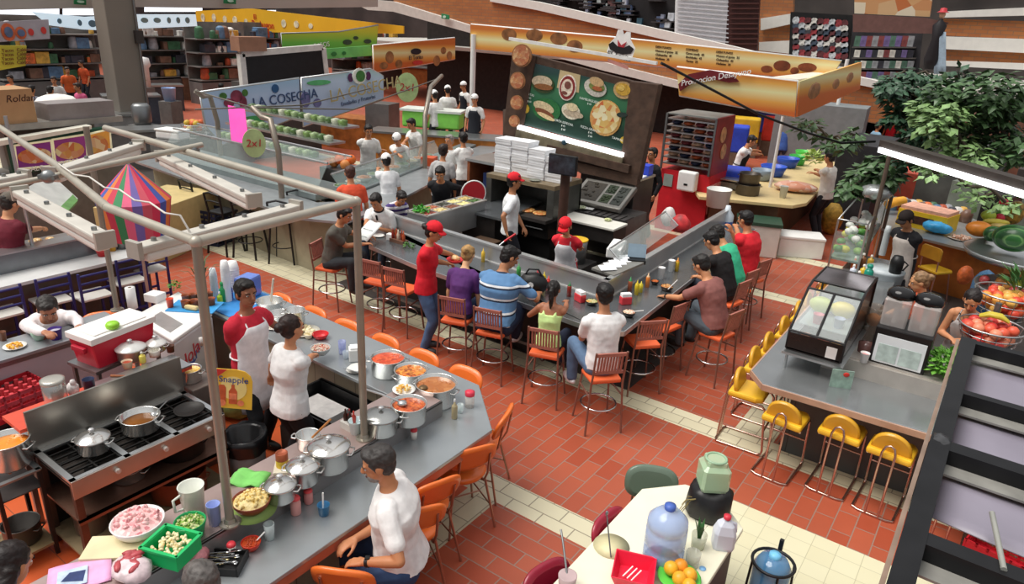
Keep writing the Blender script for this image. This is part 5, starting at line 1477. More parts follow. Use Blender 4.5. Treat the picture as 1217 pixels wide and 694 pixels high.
bowl('black bowl of salad left of the man in white',on(703,362,.90),.08,.05,'1E1C1C',content=food('E0963A','D8D0A0','8AA04A',40))
bowl('black bowl of food right of the man in white',on(747,376,.90),.08,.06,'2A2624',content=food('E8C8A8','F0DCC8','C88A6A',40))
T=thing('fork','white plastic fork lying over the black bowl','fork',on(753,369,.90,.08));b=MB();b.tube([(-.04,-.04,.06),(.10,.06,.09)],.006,6);part('handle',b,WHITE(),T)
T=thing('spoon','white plastic spoon standing in the brown clay bowl','spoon',on(794,343,.90,.06));b=MB();b.tube([(0,0,.05),(.08,.08,.18)],.007,6);part('handle',b,WHITE(),T)
bowl('orange bowl of salsa beside the black bag',on(626,336,.90),.07,.055,'D8742A',content=food('E88A2A','F0A04A','C85A1A'))
bowl('dark salsa bowl on the right wing by the orange bottle',on(778,338,.90),.055,.05,'241E1C',content=food('C85A2A','E0843A','8A3018'))
T=thing('backpack','black shoulder bag with a white badge on the counter beside the striped-polo man','bag',on(633,348,.90),.5);b=MB();b.sph((0,0,.13),(.19,.13,.14),14);part('bag',b,BLACK(),T,disp=.05,dscale=.1)
b=MB();b.tube([(-.12,-.02,.22),(-.06,-.04,.33),(.06,-.04,.33),(.12,-.02,.22)],.012,8);part('strap',b,BLACK(),T)
b=MB();b.disc((-.02,-.13,.15),.035,.01,Matrix.Rotation(D(80),3,'X'));part('badge',b,WHITE(),T)
nm=['left','right']
T=thing('condiment_caddy','caddy of red and brown sauce bottles at the left part of the counter','caddy',on(474,288,.90))
b=MB();b.bx(-.14,.14,-.06,.06,0,.05);part('tray',b,mat('6A4A3A',.5),T)
for i,c in enumerate(('8E2E22','A8482A','D8C8B0','8A3A22','B8522E')):b=MB();b.lathe([(0,.005),(.024,.005),(.024,.13),(.009,.16),(.009,.2),(0,.2)],(-.11+.055*i,.02*(i%2)-.01,0),12);part('bottle',b,mat(c,.3),T)
carton('napkin_pile','white napkin pile left of the condiment caddy','napkins',on(464,285,.90),(.10,.09,.10),.3,WHITE(),bev=.008)
b=MB();leafy(b,(0,0,.03),(.10,.06,.02),40,.05,random.Random(6));solo('herbs',b,mat('4E7A34',.6,0,.3),'scatter of green herbs right of the condiment caddy','herbs',on(487,294,.90))
plate('white saucer with a spoon at the left end of the counter',on(450,281,.90),.09)
T=thing('receipt_stand','row of order slips on a slanted stand on top of the right partition','stand',(-3.9,8.2,1.15))
b=MB();b.beam(P(716,324,1.15),P(752,309,1.18),.36,.03);part('tray',rel(T,b),mat('8E8C86',.4,.4),T)
for i in range(5):
 b=MB();c=P(722+6*i,318-3.0*i,1.2);b.box(c,(.22,.12,.008),.9,Matrix.Rotation(.9,3,'Z')@Matrix.Rotation(.25,3,'X'));part('slip',rel(T,b),mat('EDEFF2',.6,0,.03),T)
T=thing('sneeze_guard','slanted steel and glass guard over the right partition','glass guard',(-3.9,9.5,1.14))
gA,gB=P(742,316,1.16),P(806,268,1.16)
b=MB();b.plate([gA,gB,gB+V((-.26,.04,.17)),gA+V((-.26,.04,.17))],.008);part('pane',rel(T,b),glass('B8C0BE',.05,.3),T)
b=MB();b.tube([gA+V((-.26,.04,.17)),gB+V((-.26,.04,.17))],.012,8);b.tube([gA,gA+V((-.26,.04,.17))],.010,8);b.tube([gB,gB+V((-.26,.04,.17))],.010,8);part('frame',rel(T,b),STEEL(),T)
carton('paper_stack','white paper bags and cups behind the slanted guard','paper',P(752,302,1.2)-V((.25,0,.05)),(.2,.5,.14),.3,WHITE(),bev=.02)
T=thing('till','small dark till with a pale screen on the partition corner','till',P(756,311,1.16),.5);b=MB();b.bx(-.12,.12,-.1,.1,0,.05);part('base',b,BLACK(),T);b=MB();b.box((0,.05,.14),(.24,.03,.18),M=Matrix.Rotation(-.3,3,'X'));part('screen',b,mat('8EA4B4',.3),T)
S0=None
def st(lb,p,face,group=None):
 global S0
 if S0 is None:S0=stool_red(lb,p,face);return S0
 return dup(S0,p,yawto(*face),lb)
def sitter(lb,px,py,face,stool=None,**k):
 k.setdefault('pose','sit');k.setdefault('seat',.635);k.setdefault('foot',.30)
 T=who(lb,px,py,face,**k)
 if stool:
  f=V((face[0],face[1],0)).normalized();st('orange-seated bar stool under '+stool,T.location-f*.02,face)
 return T
BLS=ramp_mat('polo_stripes',[(0,'5C86B2'),(.42,'5C86B2'),(.44,'1E2A40'),(.55,'1E2A40'),(.57,'E8ECF0'),(.70,'E8ECF0'),(.72,'5C86B2')],lo=.0,hi=.155,rough=.85,const=True,wave=True)
PUS=ramp_mat('purple_stripes',[(0,'E8E6EC'),(.5,'4A3A7A')],lo=0,hi=.09,rough=.85,const=True,wave=True)
sitter('man in an olive shirt seated in profile at the left end of the island',409,256,(.95,.35),'the man in the olive shirt',lean=18,hp=15,shirt='5A564E',trousers='2A2C30',hair='1E1A18',RH=P(432,290,.98),LH=P(436,280,1.0))
sitter('man in a white polo reading a newspaper at the end of the island',447,240,(.35,-.95),'the man reading the newspaper',lean=22,hp=22,shirt='ECECEA',collar='1E1E24',trousers='3A4A5E',hair='1C1614',RH=P(433,277,1.02),LH=P(452,272,.98))
sitter('customer in a purple striped shirt bent over the salsa bar',477,236,(.9,-.3),'the customer in purple stripes',lean=38,hp=20,shirt='E8E6EC',shirtmat=PUS,hair='1A1412',fem=True,h=1.6)
T=thing('newspaper','folded white newspaper held by the man in the white polo','newspaper',P(434,283,1.0));b=MB();b.sheet([[V((-.14+.04*i,-.10+.16*j,.10*j+.01*math.sin(i*1.4)))for j in range(3)]for i in range(8)],.006);part('pages',b,mat('E4E8E6',.7,0,.08,20),T)
b=MB();b.beam((-.10,-.06,.045),(.10,-.06,.045),.006,.004);b.beam((-.10,.06,.12),(.10,.06,.12),.006,.004);part('print',b,mat('5A6266',.7),T)
wt=who('waitress in a red t-shirt, red cap and jeans standing at the counter',515,277,(.93,.38),h=1.66,lean=6,hp=14,RH=P(540,316,1.06),LH=P(545,305,1.06),shirt='D81E2E',trousers='4A6488',skin='A8714E',hair='1C1412',style='bun',cap='DC1E2C',fem=True,shoes='3A3A3E')
T=thing('torta_plate','red basket with a sandwich held out by the waitress','plate',P(541,311,1.06));b=MB();b.lathe([(0,0),(.09,0),(.12,.04),(.1,.035),(0,.01)],n=20);part('basket',b,mat('C8282E',.5),T);b=MB();b.sph((0,0,.05),(.08,.05,.04),10);part('sandwich',b,food('E8C08A','D89A5A','F0D8A8'),T)
sitter('blonde woman with tied hair in a purple top, back to the picture',556,304,(-.32,1),'the blonde woman',h=1.6,lean=22,hp=20,fem=True,shirt='5A2E6E',trousers='2A3A5A',hair='A88250',style='bun',skin='C89A74')
sitter('heavy man in a blue striped polo eating, back to the picture',602,306,(-.28,1),'the heavy man in the striped polo',h=1.82,lean=24,hp=24,hy=-46,fat=1.32,shirt='5C86B2',shirtmat=BLS,trousers='232E48',skin='9A6848',hair='151110',shoes='E8E8EA',RH=P(640,349,.98),LH=P(603,340,.96),sleeve=.6)
sitter('girl with a dark ponytail in a lime sleeveless top at the counter',658,345,(-.34,1),'the girl in lime',h=1.42,lean=10,fem=True,sleeve=0,strap=True,shirt='CDEB9A',trousers='232A3E',hair='17110F',style='pony',RH=P(677,350,.98),LH=P(640,366,.96),skin='8E5C42')
sitter('man in a white t-shirt and jeans turned towards the girl',718,352,(-.72,.62),'the man in the white t-shirt',h=1.74,lean=8,hp=8,shirt='EFEDEC',trousers='5A7290',hair='141010',shoes='E4E4E6',LH=P(694,398,.88),RH=P(702,392,.92),skin='A06E50',knees=.16)
sitter('man in a brown t-shirt with a watch resting his arm on the right wing',834,316,(-.95,.22),'the man in the brown t-shirt',h=1.74,lean=26,hp=24,shirt='8E5A54',trousers='4E565E',hair='1A1614',LH=P(790,352,.94),RH=P(822,326,1.02),watch='L',skin='B07A56',fat=1.1)
sitter('dark-haired man in a black t-shirt bowed over his food',846,287,(-.95,.2),'the man in the black t-shirt',h=1.74,lean=28,hp=26,shirt='1A1718',trousers='2E3440',hair='120E0E',LH=P(826,308,1.0),skin='B07A56')
sitter('person in a sea-green t-shirt partly hidden behind the man in black',853,279,(-.95,.2),'the person in sea-green',h=1.72,lean=34,hp=26,shirt='3CB88A',trousers='8A8064',hair='1A1412',skin='B07A56')
sitter('broad man in a red t-shirt with his hand to his mouth at the counter end',886,262,(-.95,.25),'the man in the red t-shirt',h=1.80,lean=14,hp=10,fat=1.18,shirt='D8202E',trousers='2A2A30',hair='161212',LH=P(874,268,1.28),RH=P(870,276,1.25),skin='A8704E')
who('cook in a white t-shirt and red cap with his back turned, facing the oven',611,217,(.75,.65),h=1.74,lean=2,RH=P(602,276,.98),LH=P(622,270,.98),shirt='E9EBEC',trousers='22222A',hair='1A1412',cap='D8202C',skin='9A6848')
who('woman cook in a red t-shirt, red cap and white apron stirring a bucket',672,270,(.25,-1),h=1.58,lean=14,hp=22,RH=P(680,304,.98),LH=P(692,296,.98),shirt='D82634',trousers='2A2A30',apron='D8D6D8',hair='1C1412',cap='E0202C',fem=True,skin='B8845E')
who('slim young man all in black standing behind the pizza kitchen',775,184,(-.35,-1),h=1.74,shirt='131316',sleeve=1.0,trousers='141418',hair='141010',skin='9A6848')
b=MB();b.tube([(0,0,0),(0,0,.5)],.02,8)
for i,(x,y,fx,fy,z,lb)in enumerate(((452,333,-.18,1,.62,'empty orange bar stool left of the two beside the waitress'),(479,343,-.18,1,.62,'empty orange bar stool just left of the waitress'),(763,405,-.75,.65,.62,'empty orange bar stool at the corner, behind the man in white'),(788,386,-.95,.2,.62,'empty orange bar stool on the right wing beside the corner one'))):
 st(lb,V((P(x,y,z).x,P(x,y,z).y,0)),(fx,fy))
T=thing('juice_counter','grey steel-topped juice bar counter with yellow stools along it','counter',(-1,8,0))
pl=[(-1.64,6.72),(-1.46,6.50),(1.4,6.62),(1.4,7.30),(-.90,7.40),(-.95,11.9),(-1.66,11.9)]
b=MB();b.prism(pl,.86,.90);part('worktop',rel(T,b),mat('A2A5A6',.25,.7,.1,2.5),T,bev=.006)
b=MB();b.beam((-1.46,6.49,.865),(1.4,6.61,.865),.02,.06);b.beam((-1.645,6.72,.865),(-1.67,11.9,.865),.02,.06);b.beam((-1.64,6.72,.865),(-1.46,6.5,.865),.02,.06);part('edge_trim',rel(T,b),mat('C09A84',.4,.2,.1),T)
b=MB();b.prism([(-1.25,6.92),(1.4,7.0),(1.4,7.25),(-1.0,7.2),(-1.05,11.8),(-1.3,11.8)],0,.86);part('base',rel(T,b),brick_mat('dark_base','4A5456','424C4E','2A3030',.4,.3,0,.006),T)
b=MB();b.bx(-1.1,1.4,7.28,7.34,.90,1.07);b.bx(-.95,1.4,7.32,7.75,1.05,1.08);part('serving_ledge',rel(T,b),mat('BDB6AE',.35,.5,.1),T)
zone('floor',-1.78,-1.35,7.02,11.3,CRU,.002);zone('floor',-1.3,6,7.02,16,KD,.002)
T=thing('display_case','black-framed glass display case of fruit standing on the juice bar','display case',(-1.15,7.6,.90))
b=MB();b.bx(-1.45,-.86,6.98,8.35,1.06,1.085);part('stand_top',rel(T,b),STEEL(),T)
for x in(-1.40,-.92):
 for y in(7.03,8.3):b=MB();b.cyl((x,y,.90),(x,y,1.06),.014,n=8);part('stand_leg',rel(T,b),STEEL(),T)
sd=lambda x:[(x,7.06,1.10),(x,7.06,1.30),(x,7.55,1.62),(x,7.72,1.66),(x,8.30,1.66),(x,8.30,1.10)]
b=MB();b.bx(-1.43,-.90,7.05,8.32,1.09,1.115);b.bx(-1.43,-.90,7.05,7.07,1.10,1.28);part('black_base',rel(T,b),mat('241A18',.25,.1,.1),T)
b=MB()
for x in(-1.43,-1.165,-.90):
 s_=sd(x);b.tube(s_ if x!=-1.165 else s_[1:3],.014,6)
for k in(1,2,3,4):b.tube([sd(-1.43)[k],sd(-.90)[k]],.014,6)
part('frame',rel(T,b),mat('191516',.3,.2,.05),T)
b=MB();s_=sd(-1.43);e_=sd(-.90);b.plate([s_[1],e_[1],e_[2],s_[2]],.004);part('front_pane',rel(T,b),glass('E0E6E4',.04,.22),T)
b=MB();b.plate([s_[3],e_[3],e_[4],s_[4]],.006);part('top_sheet',rel(T,b),mat('6E6668',.12,.6,.2),T)
b=MB();b.plate(sd(-.905),.006);part('side_panel',rel(T,b),mat('3A2C28',.15,.2,.2),T)
b=MB();b.bx(-1.41,-.92,7.3,8.28,1.30,1.308);part('shelf',rel(T,b),glass('CFE0DE',.05,.4),T)
b=MB();b.box((-1.0,7.045,1.18),(.10,.004,.12));part('price_card',rel(T,b),mat('D8D0CC',.5),T)
rr=random.Random(9)
for i,(x,y,z,c,n_)in enumerate(((-1.3,7.25,1.12,'B8683A','guava paste pot'),(-1.12,7.22,1.12,'C85A4A','pot of strawberries'),(-1.0,7.25,1.12,'D8A85A','pot of granola'),(-1.25,7.42,1.31,'E07A8A','pot of pink yoghurt'),(-1.05,7.45,1.31,'B8C4DC','pot of blue gelatin'))):
 cup(n_+' inside the glass display case',V((x,y,z)),.055,.10,c)
for i,(x,y,c,n_)in enumerate(((-1.3,7.75,'C8D878','pale green melon'),(-1.08,7.75,'E0D060','yellow melon'))):
 b=MB();b.sph((0,0,.09),(.13,.09,.09),14);solo('melon',b,mat(c,.4,0,.15),n_+' on the shelf of the display case','melon',(x,y,1.31))
T=thing('flower_card','little upright painted card with a red flower leaning on the ledge','card',P(1000,452,.98),.4);b=MB();b.box((0,0,0),(.20,.012,.22));part('card',b,mat('8FA89A',.4,0,.3,14),T);b=MB();b.sph((.03,-.01,.07),(.03,.008,.025),8);part('flower',b,mat('C8342A',.4),T)
cup('white cup of pink drink on the serving ledge',P(1026,430,1.08),.045,.10,'E8E4E2',inside='C87A7A')
b=MB();b.lathe([(.075,0),(.08,.1),(.0,.12)],n=18);solo('plastic_dome',b,mat('6A4A46',.15),'brown bowl of sweets on the ledge behind the white cup','bowl',P(1028,418,1.08))
T=thing('juice_dispenser','twin-tank drink dispenser with black lids and a white front panel','drink dispenser',(-.44,7.55,1.08))
b=MB();b.bx(-.70,-.20,7.36,7.80,1.08,1.46);part('cabinet',rel(T,b),mat('171516',.3,.1,.1),T,bev=.01)
b=MB();b.bx(-.67,-.23,7.352,7.362,1.10,1.39);part('front_panel',rel(T,b),mat('DCE0E2',.4,0,.05),T)
b=MB();b.bx(-.64,-.46,7.348,7.353,1.12,1.30);b.bx(-.44,-.26,7.348,7.353,1.12,1.30);part('printed_label',rel(T,b),mat('B4C4BE',.4,0,.2,14),T)
for k,x in enumerate((-.575,-.325)):
 b=MB();b.loft([[V((x+w*cx,7.58+w*1.1*cy,z))for cx,cy in((-1,-1),(1,-1),(1,1),(-1,1))]for w,z in((.115,1.46),(.12,1.72),(.11,1.74))],smooth=False);part('tank',rel(T,b),glass('CFC8C4',.05,.55),T,bev=.02)
 b=MB();b.cyl((x,7.58,1.46),(x,7.58,1.70),.03,n=10);part('pump',rel(T,b),mat('B8B4B0',.4),T)
 b=MB();b.lathe([(.125,1.735),(.13,1.76),(.12,1.80),(.08,1.83),(0,1.84)],(x,7.58,0),22);part('lid',rel(T,b),mat('151314',.12,.1,.05),T)
b=MB();rr=random.Random(12);leafy(b,(0,0,.13),(.16,.20,.12),320,.075,rr);T=thing('herb_bunch','bushy bunch of fresh green herbs beside the drink dispenser','herbs',P(1120,445,1.08));part('leaves',b,mat('6FAE3E',.6,0,.35),T);b=MB()
for i in range(8):b.tube([(.02*math.cos(i),.02*math.sin(i),0),(.08*math.cos(i),.1*math.sin(i),.14)],.004,5)
part('stems',b,mat('8AB45A',.6),T)
T=thing('fruit_jar','tall glass jar with an orange ball of fruit behind the display case','jar',V((-.83,8.25,.90)));b=MB();b.lathe([(0,0),(.09,0),(.10,.42),(.11,.46),(.10,.46),(.095,.42),(.08,.02),(0,.02)],n=20);part('glass',b,glass('C8B8A8',.05,.4),T);b=MB();b.sph((0,0,.30),.075,12);part('fruit',b,mat('E08A3A',.5,0,.2,14),T)
b=MB();b.lathe([(0,0),(.08,0),(.09,.18),(.06,.26),(0,.27)],n=16);b.tube([(.08,0,.2),(.14,0,.16),(.09,0,.06)],.012,6);solo('blender',b,BLACK(),'black jug blender on the juice bar behind the display case','blender',P(1063,325,1.0))
stack('leaning stack of clear plastic cups beside the glass produce case',P(1048,303,.95),.05,.40,20,'CCD2D4')
T=thing('water_barrel','grey lidded barrel in front of the cap-wearing juice man','barrel',(-1.12,11.0,.55));b=MB();b.lathe([(0,0),(.22,0),(.26,.42),(.27,.45),(.25,.45),(.2,.03),(0,.03)],n=24);part('drum',b,mat('9FA7AC',.35,.2,.08),T);b=MB();b.lathe([(.255,.44),(.26,.46),(0,.47)],n=24);part('lid',b,mat('B8C0C4',.35),T)
carton('barrel_stand','dark stand beneath the grey barrel','stand',(-1.12,11.0,0),(.5,.5,.55),0,BLACK())
T=thing('produce_case','tall glass case of salad fruit on the far end of the juice bar','display case',(-1.62,11.6,.9))
b=MB();b.prism([(-1.86,10.9),(-1.46,10.9),(-1.62,13.6),(-2.0,13.6)],1.02,1.05);part('shelf',rel(T,b),mat('8AA09A',.2,.4),T)
b=MB()
for(x,y)in((-1.86,10.9),(-1.46,10.9),(-2.0,13.6),(-1.62,13.6)):b.bx(x-.012,x+.012,y-.012,y+.012,.3,1.62)
for z in(1.62,):b.tube([(-1.86,10.9,z),(-1.46,10.9,z),(-1.62,13.6,z),(-2.0,13.6,z)],.012,6,True)
part('frame',rel(T,b),STEEL(),T)
b=MB();b.plate([(-1.46,10.9,1.05),(-1.62,13.6,1.05),(-1.62,13.6,1.62),(-1.46,10.9,1.62)],.005);b.plate([(-1.86,10.9,1.05),(-1.46,10.9,1.05),(-1.46,10.9,1.45),(-1.86,10.9,1.45)],.005);part('panes',rel(T,b),glass('DCE8E4',.04,.15),T)
for i in range(46):
 c=('7FA84A','4F8A3A','E8E6E0','A82A3A','C8C84A','DCE0D8')[i%6];y=11.0+2.5*rr.random();x=-1.84+.30*rr.random()-.055*(y-10.9)
 b=MB();b.sph((0,0,.05),(.07,.07,.055),8);solo('fruit',b,mat(c,.4,0,.2,10),{'7FA84A':'green guava','4F8A3A':'dark green avocado','E8E6E0':'white wrapped fruit cup','A82A3A':'deep red apple','C8C84A':'yellow-green lime','DCE0D8':'pale peeled fruit'}[c]+' in the glass produce case','fruit',(x,y,1.05+.06*(i%3)),group='fruit in the glass produce case')
T=thing('foil_bag','crumpled silver bag on top of the glass produce case','bag',P(1040,234,1.68));b=MB();b.sph((0,0,.08),(.22,.2,.13),12);part('film',b,mat('B8BCBC',.25,.5,.4,12),T,disp=.12,dscale=.1)
b=MB();b.tube([(-.1,-.15,0),(0,0,.05),(.12,.18,.06)],.09,10);solo('papaya',b,mat('E0A02E',.4,0,.15),'long orange-yellow papaya beside the glass produce case','papaya',P(1063,243,1.1))
T=bottle('teal bottle under the glass produce case',P(1030,335,.9),.06,.26,'1F8A74','1F8A74',neck=.6)
for i,(x,y,c)in enumerate(((1018,338,'D8D8D8'),(1012,330,'C8CCD8'),(1024,330,'D8B43A'),(1014,320,'E0703A'),(1024,316,'8A5A3A'),(1033,318,'C8A03A'))):
 bottle(('white','pale blue','yellow','orange','brown','honey-coloured')[i]+' syrup bottle under the glass produce case',P(x,y,.9),.045,.2,c,'E8E0D8')
T=thing('fruit_counter','rear counter of the juice bar with an orange front','counter',(-.7,14.6,0))
b=MB();b.prism([(-1.75,13.9),(.3,13.35),(1.0,14.5),(-1.2,17),(-2.2,17)],.87,.91);part('top',rel(T,b),mat('A8AAA8',.3,.5,.1),T)
b=MB();b.prism([(-1.65,14.1),(.3,13.55),(.9,14.5),(-1.2,16.9),(-2.1,16.9)],0,.87);part('front',rel(T,b),mat('B0652A',.5,0,.15),T)
T=thing('banana_box','yellow cardboard fruit box with pink packing on the rear counter','box',V((-1.02,14.6,.91)),-.25);b=MB();b.bx(-.42,.42,-.28,.28,0,.30);part('box',b,mat('E6BC2A',.5,0,.08),T);b=MB();b.bx(-.40,.40,-.26,.26,.30,.36);part('packing',b,mat('E0A890',.6,0,.15,12),T);b=MB();b.box((-.05,-.282,.15),(.5,.004,.14));part('printed_mark',b,mat('4A2A20',.5,0,.5,12),T)
T=thing('plastic_bag','sky blue plastic bag on the rear counter','bag',P(1112,275,.95));b=MB();b.sph((0,0,.08),(.24,.16,.1),12);part('film',b,mat('3FA8E0',.3,0,.2,12),T,disp=.08,dscale=.1)
plate('tray of cut fruit on the right of the rear counter',P(1142,284,.91),.22,'C8B8A8',content=food('D8A88A','B87A5A','E8D8C8'))
carton('panel','grey-green equipment cabinet behind the yellow box','cabinet',(-.1,16.6,0),(1.5,.6,1.5),-.3,mat('6E746A',.5,.1,.15));carton('panel','black open cabinet beside the sky blue bag','cabinet',(.0,15.3,.9),(.45,.5,.7),-.3,BLACK());carton('panel','tall brown slatted cabinet behind the upper fruit tray','cabinet',(.95,14.6,0),(.9,.4,1.9),-.2,mat('5A4A40',.6,0,.2))
T=thing('yellow_chair','yellow four-legged chair inside the juice bar','chair',V((-.62,13.3,0)),yawto(.6,.8))
b=MB();b.prism([(-.2,-.18),(.2,-.18),(.2,.15),(.14,.2),(-.14,.2),(-.2,.15)],.50,.545);part('seat',b,mat('EDB92E',.35,0,.06),T,bev=.015)
b=MB();b.prism([(-.2,.72),(.2,.72),(.2,.9),(.16,.94),(-.16,.94),(-.2,.9)],-.2,-.17);b.v=[(x,z,y)for x,y,z in b.v];part('backrest',b,mat('C8922A',.4),T,bev=.012)
for k in(-1,1):
 b=MB();b.tube([(.2*k,.2,0),(.15*k,.14,.5)],.011,6);part('leg',b,mat('B8867A',.3,.6),T);b=MB();b.tube([(.21*k,-.22,0),(.16*k,-.16,.5),(.17*k,-.19,.92)],.011,6);part('leg',b,mat('B8867A',.3,.6),T)
T=thing('fruit_stand','tiered steel stand with curved trays at the right edge','stand',(.5,10.6,0))
b=MB();b.cyl((.55,10.7,0),(.55,10.7,1.95),.04,n=10);part('pole',rel(T,b),STEELD(),T);b=MB();b.cyl((.25,8.9,0),(.25,8.9,1.5),.03,n=10);part('pole',rel(T,b),STEELD(),T)
tr=[P(1188,298,1.55),P(1190,340,1.22)]
for i,p in enumerate(tr):
 b=MB();b.lathe([(0,0),(.62-.12*i,0),(.66-.12*i,.07),(.68-.12*i,.07),(.63-.12*i,-.012),(0,-.012)],(p.x+.25,p.y,p.z-.05),30);part('tray',rel(T,b),STEEL(),T)
def fr(lb,nm,px,py,z,r,col,cat='fruit',rz=0,**k):
 b=MB();b.sph((0,0,0),r,14,Matrix.Rotation(rz,3,'Z'));return solo(nm,b,mat(col,.35,0,.2,k.pop('sc',8)),lb,cat,P(px,py,z),**k)
WM=ramp_mat('melon_skin',[(0,'1E4A22'),(.5,'2E6A30'),(.55,'6E9A5A'),(.7,'1E4A22')],axis=1,lo=0,hi=.07,rough=.3,wave=True)
b=MB();b.sph((0,0,0),(.25,.19,.18),18);solo('watermelon',b,WM,'large striped watermelon on the upper fruit tray','watermelon',P(1205,283,1.72))
b=MB();b.sph((0,0,0),(.12,.11,.11),14);solo('watermelon',b,WM,'small round watermelon left of the large one','watermelon',P(1180,278,1.66))
fr('orange papaya at the left end of the upper tray','papaya',1164,272,1.66,(.17,.12,.11),'D8832E');fr('green mango behind the papaya','mango',1175,256,1.74,(.10,.08,.08),'A8B83A');fr('yellow-green bunch fruit in the middle of the upper tray','plantain',1184,264,1.74,(.18,.06,.05),'B8A83A',rz=.4);fr('second plantain on the upper tray, browner','plantain',1192,270,1.72,(.16,.055,.05),'A8904A',rz=.1);fr('green round gourd behind the plantains','gourd',1190,250,1.80,(.12,.1,.09),'5E9A4A')
for i,(x,y,n_)in enumerate(((1193,241,'at the top of the upper fruit pile'),(1188,259,'in the middle of the upper tray'))):fr('shiny red apple '+n_,'apple',x,y,1.72 if i<3 else 1.45,(.07,.07,.065),'B81E34')
T=thing('pineapple','ripe pineapple standing at the back of the upper tray','pineapple',P(1203,262,1.66));b=MB();b.sph((0,0,.12),(.13,.13,.18),16);part('fruit',b,food('8A6A2A','C89A3A','6A5A24',26),T);b=MB();leafy(b,(0,0,.36),(.06,.06,.06),26,.2,rr,.5,1.2);part('crown',b,mat('3E6E3A',.6,0,.3),T)
for i in range(18):
 c=('8FB83A','C8D04A','9A3A3A','6E9A2E','B87A3A')[i%5];b=MB();b.sph((0,0,0),.062,10);p=tr[1];a=i*2.4;q=.12+.34*(i/18)
 solo('fruit',b,mat(c,.35,0,.15,9),{'8FB83A':'green lime','C8D04A':'yellow-green guava','9A3A3A':'small red plum','6E9A2E':'dark green lime','B87A3A':'brown kiwi'}[c]+' on the lower curved tray','fruit',(p.x+.25+q*math.cos(a),p.y+q*math.sin(a),p.z+.03),group='small fruit on the lower curved tray')
def wire_basket(lb,p,r,h):
 T=thing('wire_basket',lb,'basket',p);b=MB()
 for k,(q,z)in enumerate(((.62,0),(.82,.33),(.93,.66),(1,1))):b.tube([(r*q*math.cos(a*PI/12),r*q*math.sin(a*PI/12),h*z)for a in range(24)],.006 if k<3 else.010,6,True)
 for a in range(14):t=a*PI/7;b.tube([(r*q*math.cos(t),r*q*math.sin(t),h*z)for q,z in((.62,0),(.82,.33),(.93,.66),(1,1))],.004,5)
 part('wires',b,STEEL(),T);return T
bk1,bk2=V((.33,9.45,1.20)),V((.24,8.45,1.14))
wire_basket('upper wire basket of orange-red fruit on the stand',bk1,.34,.28);wire_basket('lower wire basket of tomatoes and apples with bananas on top',bk2,.30,.24)
for q,(p,n,R_,lb)in enumerate(((bk1,30,.28,'in the upper wire basket'),(bk2,26,.25,'in the lower wire basket'))):
 for i in range(n):
  lay=0 if i<n*.4 else 1;t=i*2.4;d=R_*math.sqrt((i%(n*.5))/(n*.5))*.95
  b=MB();c=(('E8A04A','E0603A','D84A34','EAB45A')if q==0 else('D85A40','C83A34','E08A6A'))[i%(4-q)];b.sph((0,0,0),(.062,.062,.056),10)
  solo('apple',b,mat(c,.35,0,.15,9),{'E8A04A':'orange peach','E0603A':'orange-red apple','D84A34':'red apple','EAB45A':'pale orange peach','D85A40':'light red apple','C83A34':'deep red tomato','E08A6A':'pinkish peach'}[c]+' '+lb,'fruit',(p.x+d*math.cos(t),p.y+d*math.sin(t),p.z+.10+.12*lay),group='round fruit '+lb)
for k in range(3):b=MB();b.tube([(-.13,.03*k,0),(-.05,.03*k-.02,.045),(.05,.03*k-.02,.045),(.13,.03*k,.0)],[.012,.026,.026,.010],8);solo('banana',b,mat('C8B43A',.4,0,.15),('front','middle','rear')[k]+' banana on top of the lower basket','banana',bk2+V((0,.02,.30)))
T=thing('pineapple','spiky pineapple top rising at the right edge between the baskets','pineapple',P(1207,352,1.4));b=MB();leafy(b,(0,0,.12),(.08,.08,.08),34,.28,rr,.4,1.0);part('crown',b,mat('4E7E44',.6,0,.3),T);b=MB();b.sph((0,0,-.06),(.11,.11,.14),12);part('fruit',b,food('8A6A2A','C89A3A','6A5A24',26),T)
b=MB();b.sph((0,0,0),(.10,.09,.14),12);solo('orange_sack',b,mat('E0703A',.5,0,.25,20),'orange net sack hanging below the curved tray','sack',P(1147,327,1.0),disp=.05)
T=thing('water_bottle','big blue water bottle standing behind the fruit stand','water bottle',(.1,12.9,.0));b=MB();b.lathe([(0,0),(.17,0),(.17,.62),(.10,.74),(.04,.78),(0,.8)],n=20);part('bottle',b,mat('5E8EB8',.2,0,.1),T)
who('juice man in a dark cap, dark t-shirt and pale apron behind the bar',1077,262,(-.55,-1),h=1.70,lean=14,hp=22,shirt='232226',trousers='2A2A2E',apron='CFC4BC',cap='2A201E',hair='1A1412',RH=P(1052,282,1.05),LH=P(1085,290,1.05),skin='9A6848')
who('woman with light brown tied hair in an orange top behind the dispenser',1093,336,(-1,-.35),h=1.58,lean=12,hp=16,fem=True,shirt='D8603A',trousers='3A3A44',hair='8A6A4A',style='bun',RH=P(1040,380,1.02),skin='B8845E')
who('woman with a dark ponytail in a black tank top and grey apron chopping herbs',1155,358,(-.15,-1),h=1.62,lean=20,hp=26,fem=True,sleeve=0,shirt='1E1A1C',trousers='3A3A44',apron='B4AEAC',hair='1C1210',style='pony',RH=P(1130,402,1.08),LH=P(1146,404,1.06),skin='B07A58')
Y0=None
